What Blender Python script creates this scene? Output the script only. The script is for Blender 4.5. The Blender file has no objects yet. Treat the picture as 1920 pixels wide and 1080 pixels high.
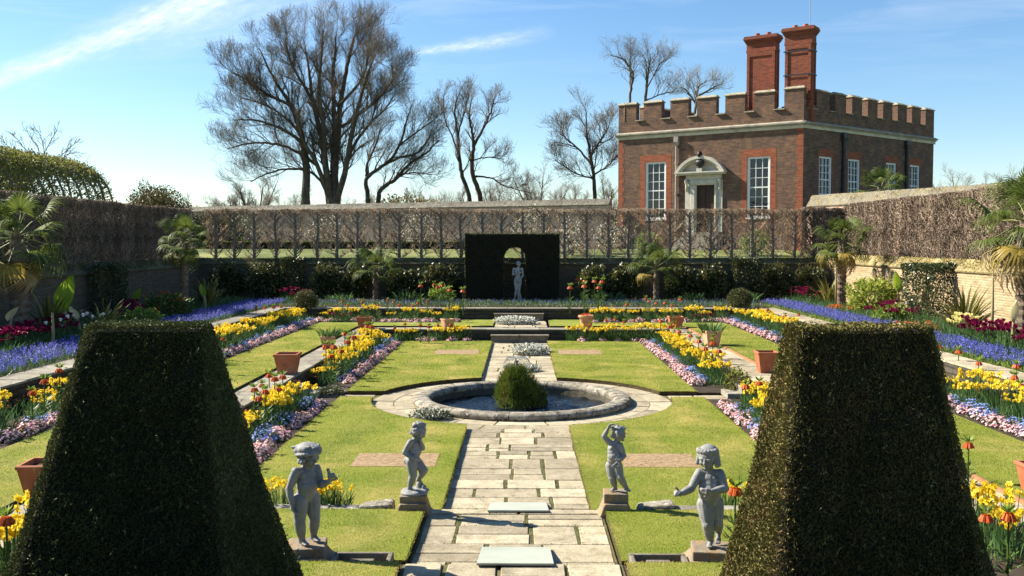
import bpy, bmesh, math, random
import numpy as np
from mathutils import Vector, Matrix, Euler
R = math.radians
rnd = random.Random(7)
SC = bpy.context.scene
COL = SC.collection
PI = math.pi

# ---------------------------------------------------------------- camera
cam_d = bpy.data.cameras.new('camera'); cam = bpy.data.objects.new('camera', cam_d); COL.objects.link(cam)
cam_d.sensor_width = 36; cam_d.lens = 36 * 1800 / 1920; cam_d.clip_start = .1; cam_d.clip_end = 6000
EYE = Vector((0, 0, 3.4))
cam.location = EYE
cam.rotation_euler = (R(90) - math.atan(86 / 1800), 0, math.atan(18 / 1800))
SC.camera = cam
CR = cam.rotation_euler.to_matrix()

# ---------------------------------------------------------------- sky and sun
SUN_EL = 37.0
SUN_DIR = Vector((-.934 * math.cos(R(SUN_EL)), .357 * math.cos(R(SUN_EL)), math.sin(R(SUN_EL))))
W = bpy.data.worlds.new('World'); SC.world = W; W.use_nodes = True
SKY_STRENGTH = 0.066
SC.view_settings.view_transform = 'Standard'; SC.view_settings.look = 'None'
SC.view_settings.exposure = 1.4; SC.view_settings.gamma = 1; SC.view_settings.use_curve_mapping = False
sd = bpy.data.lights.new('sun', 'SUN'); sd.energy = 5.0; sd.angle = R(.5); sd.color = (1, .925, .79)
so = bpy.data.objects.new('sun', sd); COL.objects.link(so)
so.rotation_euler = SUN_DIR.to_track_quat('Z', 'Y').to_euler(); so.location = (0, 0, 30)


class NT:
    """small node-graph helper"""
    def __init__(s, nt): s.nt = nt; s.n = nt.nodes; s.l = nt.links
    def new(s, t, **k):
        n = s.n.new(t)
        for a, b in k.items(): setattr(n, a, b)
        return n
    def put(s, sock, v):
        if isinstance(v, bpy.types.NodeSocket): s.l.new(v, sock)
        elif v is not None:
            if sock.type == 'RGBA' and len(v) == 3: v = (*v, 1)
            sock.default_value = v
    def m(s, op, a, b=None, c=None, clamp=False):
        n = s.new('ShaderNodeMath', operation=op, use_clamp=clamp)
        for i, v in enumerate((a, b, c)):
            if v is not None: s.put(n.inputs[i], v)
        return n.outputs[0]
    def mix(s, f, a, b, mode='MIX'):
        n = s.new('ShaderNodeMix', data_type='RGBA', blend_type=mode)
        s.put(n.inputs[0], f); s.put(n.inputs[6], a); s.put(n.inputs[7], b)
        return n.outputs[2]
    def noise(s, vec, scale, detail=4, rough=.6, dist=0):
        n = s.new('ShaderNodeTexNoise'); s.put(n.inputs['Vector'], vec)
        n.inputs['Scale'].default_value = scale; n.inputs['Detail'].default_value = detail
        n.inputs['Roughness'].default_value = rough; n.inputs['Distortion'].default_value = dist
        return n.outputs['Fac']
    def ramp(s, f, stops):
        n = s.new('ShaderNodeValToRGB'); s.put(n.inputs[0], f)
        e = n.color_ramp.elements
        while len(e) < len(stops): e.new(.5)
        for i, (p, c) in enumerate(stops):
            e[i].position = p; e[i].color = (*c, 1) if len(c) == 3 else c
        return n.outputs[0]
    def mapr(s, v, a, b, c=0., d=1.):
        n = s.new('ShaderNodeMapRange'); n.clamp = True
        s.put(n.inputs[0], v)
        for i, x in enumerate((a, b, c, d)): n.inputs[i + 1].default_value = x
        return n.outputs[0]


def build_world():
    g = NT(W.node_tree); g.n.clear()
    sky = g.new('ShaderNodeTexSky', sky_type='NISHITA'); sky.sun_disc = False
    sky.sun_elevation = R(SUN_EL); sky.sun_rotation = math.atan2(SUN_DIR.x, SUN_DIR.y)
    sky.altitude = 0; sky.air_density = 1.0; sky.dust_density = .15; sky.ozone_density = 3.0
    tc = g.new('ShaderNodeTexCoord'); sep = g.new('ShaderNodeSeparateXYZ'); g.l.new(tc.outputs['Generated'], sep.inputs[0])
    x, y, z = sep.outputs
    ys = g.m('MAXIMUM', y, .02)
    u = g.m('DIVIDE', x, ys); v = g.m('DIVIDE', z, ys)
    front = g.m('GREATER_THAN', y, .05)
    def streak(p0, p1, w0, w1, stretch, seed, dens, lo, hi):
        # a wisp of cirrus along p0 -> p1 on the sky (u = x/y, v = z/y)
        du, dv = p1[0] - p0[0], p1[1] - p0[1]; L = math.hypot(du, dv); c, s_ = du / L, dv / L
        a = g.m('ADD', g.m('MULTIPLY', g.m('SUBTRACT', u, p0[0]), c), g.m('MULTIPLY', g.m('SUBTRACT', v, p0[1]), s_))
        b = g.m('SUBTRACT', g.m('MULTIPLY', g.m('SUBTRACT', v, p0[1]), c), g.m('MULTIPLY', g.m('SUBTRACT', u, p0[0]), s_))
        cmb = g.new('ShaderNodeCombineXYZ'); g.put(cmb.inputs[0], g.m('MULTIPLY', a, stretch)); g.put(cmb.inputs[1], g.m('MULTIPLY', b, stretch * 3.2)); cmb.inputs[2].default_value = seed
        wob = g.noise(cmb.outputs[0], 2.2, 3, .5)
        b2 = g.m('ADD', b, g.m('MULTIPLY', g.m('SUBTRACT', wob, .5), w1 * 1.5))
        t = g.mapr(a, 0, L); wd = g.m('ADD', g.m('MULTIPLY', t, w1 - w0), w0)
        q = g.m('DIVIDE', b2, wd); q = g.m('MULTIPLY', q, q)
        body = g.m('EXPONENT', g.m('MULTIPLY', q, -1.0))
        ends = g.m('MULTIPLY', g.mapr(a, lo[0] * L, lo[1] * L), g.mapr(a, hi[0] * L, hi[1] * L))
        n2 = g.mapr(g.noise(cmb.outputs[0], 6, 6, .65, .4), .3, .68, .25, 1)
        return g.m('MULTIPLY', g.m('MULTIPLY', g.m('MULTIPLY', body, ends), n2), dens)
    s1 = streak((-.60, .145), (-.30, .262), .006, .018, 9, 1.3, .8, (-.3, .1), (1.5, .85))
    s1b = streak((-.44, .215), (-.16, .262), .020, .03, 7, 5.3, .40, (-.1, .3), (1.2, .6))
    s2 = streak((-.121, .1935), (.036, .2165), .0035, .0075, 14, 3.1, .6, (-.05, .2), (1.02, .55))
    cm = g.new('ShaderNodeCombineXYZ'); g.put(cm.inputs[0], g.m('MULTIPLY', g.m('ADD', u, g.m('MULTIPLY', v, -1.5)), 3)); g.put(cm.inputs[1], g.m('MULTIPLY', v, 26))
    veil = g.m('MULTIPLY', g.mapr(g.noise(cm.outputs[0], 1.3, 6, .6, .6), .5, .85), g.mapr(v, .14, .25, 0, .32))
    tot = g.m('ADD', g.m('ADD', s1, s1b), g.m('ADD', s2, veil), clamp=True)
    tot = g.m('MULTIPLY', tot, front)
    bg = g.new('ShaderNodeBackground'); bg.inputs[1].default_value = SKY_STRENGTH
    hsv = g.new('ShaderNodeHueSaturation'); hsv.inputs['Saturation'].default_value = 1.16; hsv.inputs['Hue'].default_value = .5
    g.l.new(sky.outputs[0], hsv.inputs['Color'])
    g.put(bg.inputs[0], g.mix(tot, hsv.outputs[0], (6.6, 7.0, 7.4)))
    out = g.new('ShaderNodeOutputWorld'); g.l.new(bg.outputs[0], out.inputs[0])
build_world()


def ray(px, py):
    return (CR @ Vector(((px - 960) / 1800, -(py - 540) / 1800, -1))).normalized()
def at(px, py, z):            # point of the place at height z seen at this pixel
    d = ray(px, py); return EYE + d * ((z - EYE.z) / d.z)
def atY(px, py, Y):           # the same at distance Y
    d = ray(px, py); return EYE + d * (Y / d.y)

# ---------------------------------------------------------------- object helpers
def tag(o, label=None, cat=None, group=None, kind=None):
    if label: o['label'] = label
    if cat: o['category'] = cat
    if group: o['group'] = group
    if kind: o['kind'] = kind
    return o
def empty(name, loc=(0, 0, 0), rz=0, label=None, cat=None, group=None):
    o = bpy.data.objects.new(name, None); COL.objects.link(o); o.location = loc; o.rotation_euler = (0, 0, rz)
    o.empty_display_size = .1
    return tag(o, label, cat, group)
def link(name, me, parent=None):
    o = bpy.data.objects.new(name, me); COL.objects.link(o)
    if parent: o.parent = parent
    return o
def dup(root, loc=None, rz=None, label=None, group=None, scale=None, parent=None):
    c = root.copy(); COL.objects.link(c)
    if parent is not None: c.parent = parent
    if loc is not None: c.location = loc
    if rz is not None: c.rotation_euler = (root.rotation_euler.x, root.rotation_euler.y, rz)
    if scale is not None: c.scale = (scale,) * 3 if not hasattr(scale, '__len__') else scale
    if label: c['label'] = label
    if group: c['group'] = group
    for ch in root.children: dup(ch, parent=c)
    return c

def metric_uv(me):
    n = len(me.polygons)
    if not n: return
    uv = me.uv_layers.new(name='UVMap')
    co = np.empty(len(me.vertices) * 3); me.vertices.foreach_get('co', co); co = co.reshape(-1, 3)
    li = np.empty(len(me.loops), int); me.loops.foreach_get('vertex_index', li)
    nr = np.empty(n * 3); me.polygons.foreach_get('normal', nr); nr = nr.reshape(-1, 3)
    lt = np.empty(n, int); me.polygons.foreach_get('loop_total', lt)
    nl = np.repeat(nr, lt, axis=0); p = co[li]
    h = np.hypot(nl[:, 0], nl[:, 1]); h[h < 1e-6] = 1
    tx, ty = -nl[:, 1] / h, nl[:, 0] / h
    flat = np.abs(nl[:, 2]) > .75
    U = np.where(flat, p[:, 0], p[:, 0] * tx + p[:, 1] * ty); V = np.where(flat, p[:, 1], p[:, 2])
    uv.data.foreach_set('uv', np.stack([U, V], 1).ravel())

class MB:
    """collects shapes and links them as ONE mesh object"""
    def __init__(s): s.v = []; s.f = []; s.mi = []; s.M = Matrix.Identity(4); s.mat = 0
    def add(s, vs, fs):
        o = len(s.v); s.v += [s.M @ Vector(p) for p in vs]
        s.f += [tuple(i + o for i in f) for f in fs]; s.mi += [s.mat] * len(fs)
    def box(s, x0, x1, y0, y1, z0, z1):
        s.hexa([(x0, y0, z0), (x1, y0, z0), (x1, y1, z0), (x0, y1, z0), (x0, y0, z1), (x1, y0, z1), (x1, y1, z1), (x0, y1, z1)])
    def hexa(s, p):
        s.add(p, [(0, 3, 2, 1), (4, 5, 6, 7), (0, 1, 5, 4), (1, 2, 6, 5), (2, 3, 7, 6), (3, 0, 4, 7)])
    def cbox(s, c, size, rz=0, taper=1., rx=0, ry=0):
        m = Matrix.Translation(c) @ Euler((rx, ry, rz)).to_matrix().to_4x4(); x, y, z = [k / 2 for k in size]; t = taper
        s.hexa([m @ Vector(p) for p in [(-x * t, -y * t, -z), (x * t, -y * t, -z), (x * t, y * t, -z), (-x * t, y * t, -z), (-x, -y, z), (x, -y, z), (x, y, z), (-x, y, z)]])
    def prism(s, pts, z0, z1, side_mat=None, inset=0):
        n = len(pts); k = s.mat
        s.add([(p[0], p[1], z1) for p in pts], [tuple(range(n))])
        if side_mat is not None: s.mat = side_mat
        s.add([(p[0], p[1], z0) for p in pts] + [(p[0], p[1], z1) for p in pts], [(i, (i + 1) % n, n + (i + 1) % n, n + i) for i in range(n)])
        s.mat = k
    def tube(s, pts, rad, n=6, cap=True):
        pts = [Vector(p) for p in pts]; k = len(pts)
        if not hasattr(rad, '__len__'): rad = [rad] * k
        vs = []; ref = None
        for i, p in enumerate(pts):
            d = (pts[min(i + 1, k - 1)] - pts[max(i - 1, 0)])
            d = d.normalized() if d.length > 1e-9 else Vector((0, 0, 1))
            if ref is None: ref = d.orthogonal().normalized()
            a = (ref - d * ref.dot(d)); a = a.normalized() if a.length > 1e-6 else d.orthogonal().normalized(); ref = a
            b = d.cross(a)
            for j in range(n):
                t = 2 * PI * j / n; vs.append(p + (a * math.cos(t) + b * math.sin(t)) * rad[i])
        fs = [(i * n + j, i * n + (j + 1) % n, (i + 1) * n + (j + 1) % n, (i + 1) * n + j) for i in range(k - 1) for j in range(n)]
        if cap and n > 2: fs += [tuple(range(n - 1, -1, -1)), tuple((k - 1) * n + j for j in range(n))]
        s.add(vs, fs)
    def lathe(s, prof, n=24, c=(0, 0, 0), a0=0., a1=2 * PI, sx=1, sy=1):
        full = abs(a1 - a0 - 2 * PI) < 1e-6; m = n if full else n + 1; k = len(prof)
        vs = [(c[0] + r * math.cos(a0 + (a1 - a0) * j / n) * sx, c[1] + r * math.sin(a0 + (a1 - a0) * j / n) * sy, c[2] + z) for (r, z) in prof for j in range(m)]
        fs = [(i * m + j, i * m + (j + 1) % m, (i + 1) * m + (j + 1) % m, (i + 1) * m + j) for i in range(k - 1) for j in range(n)]
        s.add(vs, fs)
    def ball(s, c, r, n=10, m=7):
        r = (r, r, r) if not hasattr(r, '__len__') else r
        vs = [(0, 0, 1)] + [(math.sin(PI * i / m) * math.cos(2 * PI * j / n), math.sin(PI * i / m) * math.sin(2 * PI * j / n), math.cos(PI * i / m)) for i in range(1, m) for j in range(n)] + [(0, 0, -1)]
        fs = [(0, 1 + j, 1 + (j + 1) % n) for j in range(n)]
        fs += [(1 + (i - 1) * n + j, 1 + i * n + j, 1 + i * n + (j + 1) % n, 1 + (i - 1) * n + (j + 1) % n) for i in range(1, m - 1) for j in range(n)]
        e = len(vs) - 1; fs += [(1 + (m - 2) * n + (j + 1) % n, 1 + (m - 2) * n + j, e) for j in range(n)]
        s.add([(c[0] + p[0] * r[0], c[1] + p[1] * r[1], c[2] + p[2] * r[2]) for p in vs], fs)
    def build(s, name, mats, parent=None, smooth=False, bevel=0, uv=True):
        me = bpy.data.meshes.new(name); me.from_pydata([tuple(p) for p in s.v], [], s.f)
        for m in (mats if isinstance(mats, (list, tuple)) else [mats]): me.materials.append(m)
        me.polygons.foreach_set('material_index', s.mi)
        if smooth: me.polygons.foreach_set('use_smooth', [True] * len(me.polygons))
        me.update()
        if uv: metric_uv(me)
        o = link(name, me, parent)
        if bevel:
            b = o.modifiers.new('bevel', 'BEVEL'); b.width = bevel; b.segments = 2; b.limit_method = 'ANGLE'; b.angle_limit = R(40)
        return o

def np_mesh(name, verts, faces, mats, mi=None, smooth=False):
    """mesh data from arrays; all faces have the same number of corners"""
    verts = np.asarray(verts, np.float32).reshape(-1, 3); faces = np.asarray(faces, np.int32); n, k = faces.shape
    me = bpy.data.meshes.new(name); me.vertices.add(len(verts)); me.vertices.foreach_set('co', verts.ravel())
    me.loops.add(n * k); me.loops.foreach_set('vertex_index', faces.ravel())
    me.polygons.add(n); me.polygons.foreach_set('loop_start', np.arange(0, n * k, k, dtype=np.int32))
    try: me.polygons.foreach_set('loop_total', np.full(n, k, np.int32))
    except Exception: pass
    for m in (mats if isinstance(mats, (list, tuple)) else [mats]): me.materials.append(m)
    if mi is not None: me.polygons.foreach_set('material_index', np.asarray(mi, np.int32))
    if smooth: me.polygons.foreach_set('use_smooth', np.ones(n, bool))
    me.update(calc_edges=True); me.validate()
    return me

NR = np.random.default_rng(11)
def unit(a): return a / np.maximum(np.linalg.norm(a, axis=-1, keepdims=True), 1e-9)
def leaf_quads(P, D, L, Wd, fold=.0, rng=NR, side=None):
    """a diamond leaf from each point P along direction D"""
    P = np.asarray(P, float); D = unit(np.asarray(D, float)); n = len(P)
    L = np.broadcast_to(L, n)[:, None]; Wd = np.broadcast_to(Wd, n)[:, None]
    if side is None: side = rng.normal(size=(n, 3))
    S = unit(np.cross(D, side)); N = np.cross(S, D)
    mid = P + D * L * .5 + N * fold * L
    V = np.stack([P, mid + S * Wd / 2, P + D * L, mid - S * Wd / 2], 1)
    return V.reshape(-1, 3), np.arange(n * 4).reshape(n, 4)
def cat(parts):
    vs, fs, ms, o = [], [], [], 0
    for i, (v, f, *m) in enumerate(parts):
        vs.append(v); fs.append(f + o); ms.append(np.full(len(f), m[0] if m else 0)); o += len(v)
    return np.concatenate(vs), np.concatenate(fs), np.concatenate(ms)

def np_tubes(lines, n=3):
    """many tapered tubes: each line is (points (k,3), radii (k,))"""
    vs, fs, o = [], [], 0
    ang = np.arange(n) * 2 * PI / n; ca, sa = np.cos(ang)[None, :, None], np.sin(ang)[None, :, None]
    jj = np.arange(n); j2 = (jj + 1) % n
    for p, r in lines:
        p = np.asarray(p, float); k = len(p)
        d = np.gradient(p, axis=0) if k > 2 else np.repeat((p[1] - p[0])[None], 2, 0)
        d = unit(d); ref = np.array([.31, .52, .79]) if abs(d[0] @ np.array([.31, .52, .79])) < .9 else np.array([1., 0, 0])
        a = unit(np.cross(d, ref)); b = np.cross(d, a)
        v = p[:, None] + (a[:, None] * ca + b[:, None] * sa) * np.asarray(r)[:, None, None]
        vs.append(v.reshape(-1, 3))
        i = (np.arange(k - 1) * n)[:, None]
        fs.append(np.stack([i + jj, i + j2, i + n + j2, i + n + jj], -1).reshape(-1, 4) + o); o += k * n
    return np.concatenate(vs), np.concatenate(fs)
# ---------------------------------------------------------------- materials
def mat(name, c1, c2=None, scale=4., rough=.8, bump=0., bscale=30., island=0., spec=.25, coord='Object', trans=0., obj=0., c3=None, s3=1., f3=(.5, .7), detail=5, cut=(.35, .65), dist=.01):
    """procedural surface: two-colour noise, optional third patch colour, per-leaf / per-object variation, bump, translucency"""
    m = bpy.data.materials.new(name); m.use_nodes = True; g = NT(m.node_tree)
    b = g.n['Principled BSDF']; out = g.n['Material Output']
    tc = g.new('ShaderNodeTexCoord'); vec = tc.outputs[coord]
    col = tuple(c1)
    if c2: col = g.mix(g.mapr(g.noise(vec, scale, detail), *cut), c1, c2)
    if c3: col = g.mix(g.mapr(g.noise(vec, s3, 5, .6), *f3), col, c3)
    if island:
        ge = g.new('ShaderNodeNewGeometry'); k = g.mapr(ge.outputs['Random Per Island'], 0, 1, 1 - island, 1 + island)
        h = g.new('ShaderNodeHueSaturation'); g.put(h.inputs['Color'], col); g.put(h.inputs['Value'], k); col = h.outputs[0]
    if obj:
        oi = g.new('ShaderNodeObjectInfo'); k = g.mapr(oi.outputs['Random'], 0, 1, 1 - obj, 1 + obj)
        h = g.new('ShaderNodeHueSaturation'); g.put(h.inputs['Color'], col); g.put(h.inputs['Value'], k); col = h.outputs[0]
    g.put(b.inputs['Base Color'], col); b.inputs['Roughness'].default_value = rough; b.inputs['Specular IOR Level'].default_value = spec
    if bump:
        bp = g.new('ShaderNodeBump'); bp.inputs['Strength'].default_value = bump; bp.inputs['Distance'].default_value = dist
        g.put(bp.inputs['Height'], g.noise(vec, bscale, 6, .65)); g.l.new(bp.outputs[0], b.inputs['Normal'])
    if trans:
        t = g.new('ShaderNodeBsdfTranslucent'); g.put(t.inputs[0], col)
        mx = g.new('ShaderNodeMixShader'); mx.inputs[0].default_value = trans
        g.l.new(b.outputs[0], mx.inputs[1]); g.l.new(t.outputs[0], mx.inputs[2]); g.l.new(mx.outputs[0], out.inputs[0])
    return m

def brick(name, c1, c2, mortar, bw=.225, bh=.075, ms=.010, stain=(.05, .045, .04), st=.5, bump=.5, offs=.5, c3=None, lich=None):
    m = bpy.data.materials.new(name); m.use_nodes = True; g = NT(m.node_tree); b = g.n['Principled BSDF']
    tc = g.new('ShaderNodeTexCoord'); uv = tc.outputs['UV']
    # uneven courses: the grid is nudged a little by noise
    nz = g.new('ShaderNodeTexNoise'); g.put(nz.inputs['Vector'], uv); nz.inputs['Scale'].default_value = 3.0
    va = g.new('ShaderNodeVectorMath', operation='MULTIPLY_ADD'); g.put(va.inputs[0], nz.outputs['Color']); va.inputs[1].default_value = (.03, .012, 0); g.put(va.inputs[2], uv)
    br = g.new('ShaderNodeTexBrick', offset=offs); g.put(br.inputs['Vector'], va.outputs[0]); br.inputs['Scale'].default_value = 1
    br.inputs['Brick Width'].default_value = bw; br.inputs['Row Height'].default_value = bh; br.inputs['Mortar Size'].default_value = ms; br.inputs['Mortar Smooth'].default_value = .3
    br.inputs['Bias'].default_value = -.1
    g.put(br.inputs['Color1'], c1); g.put(br.inputs['Color2'], c2); g.put(br.inputs['Mortar'], mortar)
    col = br.outputs['Color']
    if c3: col = g.mix(g.mapr(g.noise(uv, 1.7, 6, .7), .45, .62, 0, .8), col, c3)
    # streaks and patches of weathering along the courses
    mp = g.new('ShaderNodeMapping'); mp.inputs['Scale'].default_value = (.7, 2.6, 1); g.put(mp.inputs[0], uv)
    col = g.mix(g.mapr(g.noise(mp.outputs[0], 1.1, 7, .7), .42, .75, 0, st), col, stain)
    mp2 = g.new('ShaderNodeMapping'); mp2.inputs['Scale'].default_value = (3, 14, 1); g.put(mp2.inputs[0], uv)
    col = g.mix(g.mapr(g.noise(mp2.outputs[0], 1.4, 3, .6), .3, .7, 0, .5), col, g.mix(.5, col, mortar))
    mp3 = g.new('ShaderNodeMapping'); mp3.inputs['Scale'].default_value = (1.6, 9, 1); g.put(mp3.inputs[0], uv)
    hs = g.new('ShaderNodeHueSaturation'); g.put(hs.inputs['Color'], col); g.put(hs.inputs['Value'], g.mapr(g.noise(mp3.outputs[0], 1.3, 5, .75), .3, .7, .55, 1.4)); col = hs.outputs[0]
    if lich: col = g.mix(g.mapr(g.noise(uv, 2.4, 7, .7), .5, .64), col, lich)
    g.put(b.inputs['Base Color'], col); b.inputs['Roughness'].default_value = .9; b.inputs['Specular IOR Level'].default_value = .15
    bp = g.new('ShaderNodeBump'); bp.inputs['Strength'].default_value = bump; bp.inputs['Distance'].default_value = .012
    h = g.m('ADD', g.m('MULTIPLY', br.outputs['Fac'], -1), g.m('MULTIPLY', g.noise(uv, 25, 5, .7), .8)); g.put(bp.inputs['Height'], h); g.l.new(bp.outputs[0], b.inputs['Normal'])
    return m

def lawn_mat(name, stripes='x', w=.62):
    m = bpy.data.materials.new(name); m.use_nodes = True; g = NT(m.node_tree); b = g.n['Principled BSDF']
    ge = g.new('ShaderNodeNewGeometry'); pos = ge.outputs['Position']
    sp = g.new('ShaderNodeSeparateXYZ'); g.l.new(pos, sp.inputs[0])
    c = g.mix(g.mapr(g.noise(pos, 1.1, 6, .7), .36, .66), (.138, .182, .020), (.27, .282, .05))
    c = g.mix(g.mapr(g.noise(pos, .8, 6, .72, .5), .47, .70, 0, .85), c, (.47, .38, .12))       # dry straw-coloured patches
    c = g.mix(g.mapr(g.noise(pos, 14, 4, .7), .3, .7, 0, .5), c, (.15, .175, .016))
    if stripes:
        k = sp.outputs[0] if stripes == 'x' else sp.outputs[1]
        wv = g.m('SINE', g.m('MULTIPLY', g.m('ADD', k, g.m('MULTIPLY', g.noise(pos, .5, 3), .25)), PI / w))
        c = g.mix(g.mapr(wv, -.3, .3, 0, .6), c, (.19, .235, .02))                                # mowing direction
    g.put(b.inputs['Base Color'], c); b.inputs['Roughness'].default_value = .85; b.inputs['Specular IOR Level'].default_value = .2
    bp = g.new('ShaderNodeBump'); bp.inputs['Strength'].default_value = .9; bp.inputs['Distance'].default_value = .03
    g.put(bp.inputs['Height'], g.noise(pos, 55, 5, .75)); g.l.new(bp.outputs[0], b.inputs['Normal'])
    return m

def stone_mat(name, c1, c2, lich, lf=(.55, .7), isl=.16, bump=.5, pale=None):
    m = bpy.data.materials.new(name); m.use_nodes = True; g = NT(m.node_tree); b = g.n['Principled BSDF']
    ge = g.new('ShaderNodeNewGeometry'); pos = ge.outputs['Position']
    c = g.mix(g.mapr(g.noise(pos, 2.6, 7, .68), .36, .64), c1, c2)
    c = g.mix(g.mapr(g.noise(pos, 5.5, 8, .72, .3), *lf), c, lich)
    if pale: c = g.mix(g.mapr(g.noise(pos, 9, 7, .7), .55, .66), c, pale)
    c = g.mix(g.mapr(g.noise(pos, 1.3, 6, .75, .5), .50, .68, 0, .6), c, (.13, .11, .07))
    c = g.mix(g.mapr(g.noise(pos, 45, 3, .6), .35, .6, .35, 0), c, (.07, .06, .045))
    h = g.new('ShaderNodeHueSaturation'); g.put(h.inputs['Color'], c); g.put(h.inputs['Value'], g.mapr(ge.outputs['Random Per Island'], 0, 1, 1 - isl, 1 + isl))
    g.put(b.inputs['Base Color'], h.outputs[0]); b.inputs['Roughness'].default_value = .88; b.inputs['Specular IOR Level'].default_value = .2
    bp = g.new('ShaderNodeBump'); bp.inputs['Strength'].default_value = bump; bp.inputs['Distance'].default_value = .015
    g.put(bp.inputs['Height'], g.m('ADD', g.noise(pos, 18, 8, .7), g.m('MULTIPLY', g.noise(pos, 5, 3), .8))); g.l.new(bp.outputs[0], b.inputs['Normal'])
    return m

MT = {}
MT['lawn'] = lawn_mat('lawn_grass', 'x', .62)
MT['lawn_rear'] = lawn_mat('terrace_grass', 'y', .5)
MT['meadow'] = mat('outer_grass', (.06, .085, .016), (.115, .135, .03), 1.2, .9, .5, 40, c3=(.24, .24, .08), s3=.25)
MT['blade'] = mat('grass_blades', (.185, .235, .024), (.345, .345, .06), 1.1, .7, island=.22, trans=.45, c3=(.58, .46, .15), s3=.8, f3=(.45, .68))
MT['soil'] = mat('soil', (.030, .021, .014), (.055, .040, .026), 6, .95, .8, 40)
MT['soil_edge'] = mat('cut_turf_edge', (.035, .026, .013), (.075, .055, .022), 9, .95, .8, 40)
MT['sand'] = mat('bare_gravel', (.20, .132, .066), (.36, .255, .145), 18, .95, 1.0, 60, c3=(.09, .06, .03), s3=13, f3=(.58, .66))
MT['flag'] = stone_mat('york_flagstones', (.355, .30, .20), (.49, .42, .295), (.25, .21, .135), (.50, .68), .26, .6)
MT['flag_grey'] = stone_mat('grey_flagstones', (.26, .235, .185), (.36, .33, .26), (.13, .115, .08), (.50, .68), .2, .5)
MT['moss'] = mat('mossy_joints', (.065, .07, .022), (.14, .12, .055), 5, .95, .8, 60)
MT['darkstone'] = stone_mat('damp_stone', (.075, .065, .05), (.12, .105, .08), (.045, .05, .022), (.5, .66), .2, .8)
MT['step'] = stone_mat('weathered_step', (.17, .145, .11), (.24, .21, .165), (.09, .08, .055), (.5, .68), .1, .6)
MT['coping'] = stone_mat('mottled_coping', (.27, .235, .175), (.44, .40, .32), (.075, .065, .045), (.45, .60), .14, 1.3, pale=(.68, .66, .60))
MT['pedestal'] = stone_mat('lichened_pedestal', (.20, .165, .125), (.32, .26, .19), (.42, .23, .055), (.50, .66), .1, .8)
MT['kerbstone'] = stone_mat('grey_kerb', (.22, .20, .16), (.36, .33, .28), (.10, .095, .075), (.5, .66), .15, .8, pale=(.5, .48, .43))
MT['lead'] = mat('grey_lead', (.26, .262, .255), (.34, .34, .33), 9, .6, .25, 60, spec=.3, c3=(.43, .43, .42), s3=5, f3=(.55, .75))
MT['lead_dark'] = mat('weathered_lead', (.24, .245, .23), (.33, .33, .31), 6, .6, .2, 50, spec=.4)
MT['board'] = mat('painted_board', (.30, .325, .27), (.37, .395, .33), 1.8, .65, .1, 30)
MT['terracotta'] = mat('terracotta', (.34, .105, .045), (.42, .15, .075), 5, .75, .25, 40, obj=.12, c3=(.45, .24, .15), s3=3, f3=(.55, .8))
MT['terracotta_pale'] = mat('pale_terracotta', (.46, .24, .13), (.56, .35, .22), 5, .8, .25, 40, c3=(.4, .17, .08), s3=4, f3=(.55, .75))
MT['brick_dark'] = brick('old_dark_brick', (.165, .062, .042), (.07, .042, .034), (.18, .135, .10), st=.5, ms=.015, c3=(.27, .15, .085), stain=(.034, .042, .036))
MT['brick_red'] = brick('rubbed_red_brick', (.34, .088, .038), (.23, .06, .03), (.30, .14, .085), ms=.010, st=.45, stain=(.20, .08, .045))
MT['brick_chim'] = brick('chimney_brick', (.29, .065, .032), (.17, .042, .025), (.27, .13, .085), st=.45, ms=.010, stain=(.10, .045, .03))
MT['brick_wall_lit'] = brick('garden_wall_brick', (.34, .22, .125), (.22, .125, .07), (.47, .37, .23), st=.6, ms=.016, c3=(.40, .31, .19), stain=(.20, .155, .07), bump=.8)  # paler copy of the wall brick, sunlight put into its colours
MT['brick_wall'] = brick('shaded_wall_brick', (.13, .085, .06), (.085, .06, .045), (.15, .125, .095), st=.5, ms=.014, c3=(.10, .10, .06), stain=(.05, .05, .025), bump=.8)  # darker copy for the left and back walls, shade put into the brick colours
MT['wall_red'] = brick('red_garden_wall', (.46, .235, .155), (.38, .18, .115), (.56, .46, .36), st=.3, ms=.012, c3=(.58, .46, .36), stain=(.24, .15, .10))
MT['retain'] = brick('stone_retaining_wall', (.10, .085, .062), (.062, .055, .042), (.035, .03, .022), bw=.5, bh=.13, ms=.016, st=.5, stain=(.04, .042, .02))
MT['wallcap'] = stone_mat('lichened_wall_coping', (.16, .145, .115), (.26, .24, .19), (.10, .09, .065), (.45, .62), .12, .9, pale=(.45, .42, .35))
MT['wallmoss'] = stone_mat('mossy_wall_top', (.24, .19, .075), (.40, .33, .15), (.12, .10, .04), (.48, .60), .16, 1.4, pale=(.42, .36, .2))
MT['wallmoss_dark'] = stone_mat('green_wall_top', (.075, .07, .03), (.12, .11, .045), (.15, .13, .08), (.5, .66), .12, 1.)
MT['mosscap'] = stone_mat('yellow_lichen_coping', (.15, .135, .10), (.25, .225, .175), (.30, .235, .06), (.53, .62), .12, .9, pale=(.10, .09, .07))
MT['whitestone'] = mat('portland_stone', (.46, .43, .35), (.58, .54, .45), 4, .75, .2, 30, c3=(.42, .38, .29), s3=2.2, f3=(.5, .75))
MT['band'] = mat('stone_band', (.52, .45, .31), (.62, .55, .40), 3, .8, .2, 30, c3=(.3, .25, .17), s3=1.4, f3=(.5, .75))
MT['band_grey'] = mat('grey_cornice', (.22, .195, .155), (.33, .30, .245), 4, .85, .3, 30, c3=(.42, .36, .25), s3=1.2, f3=(.5, .7))
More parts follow.
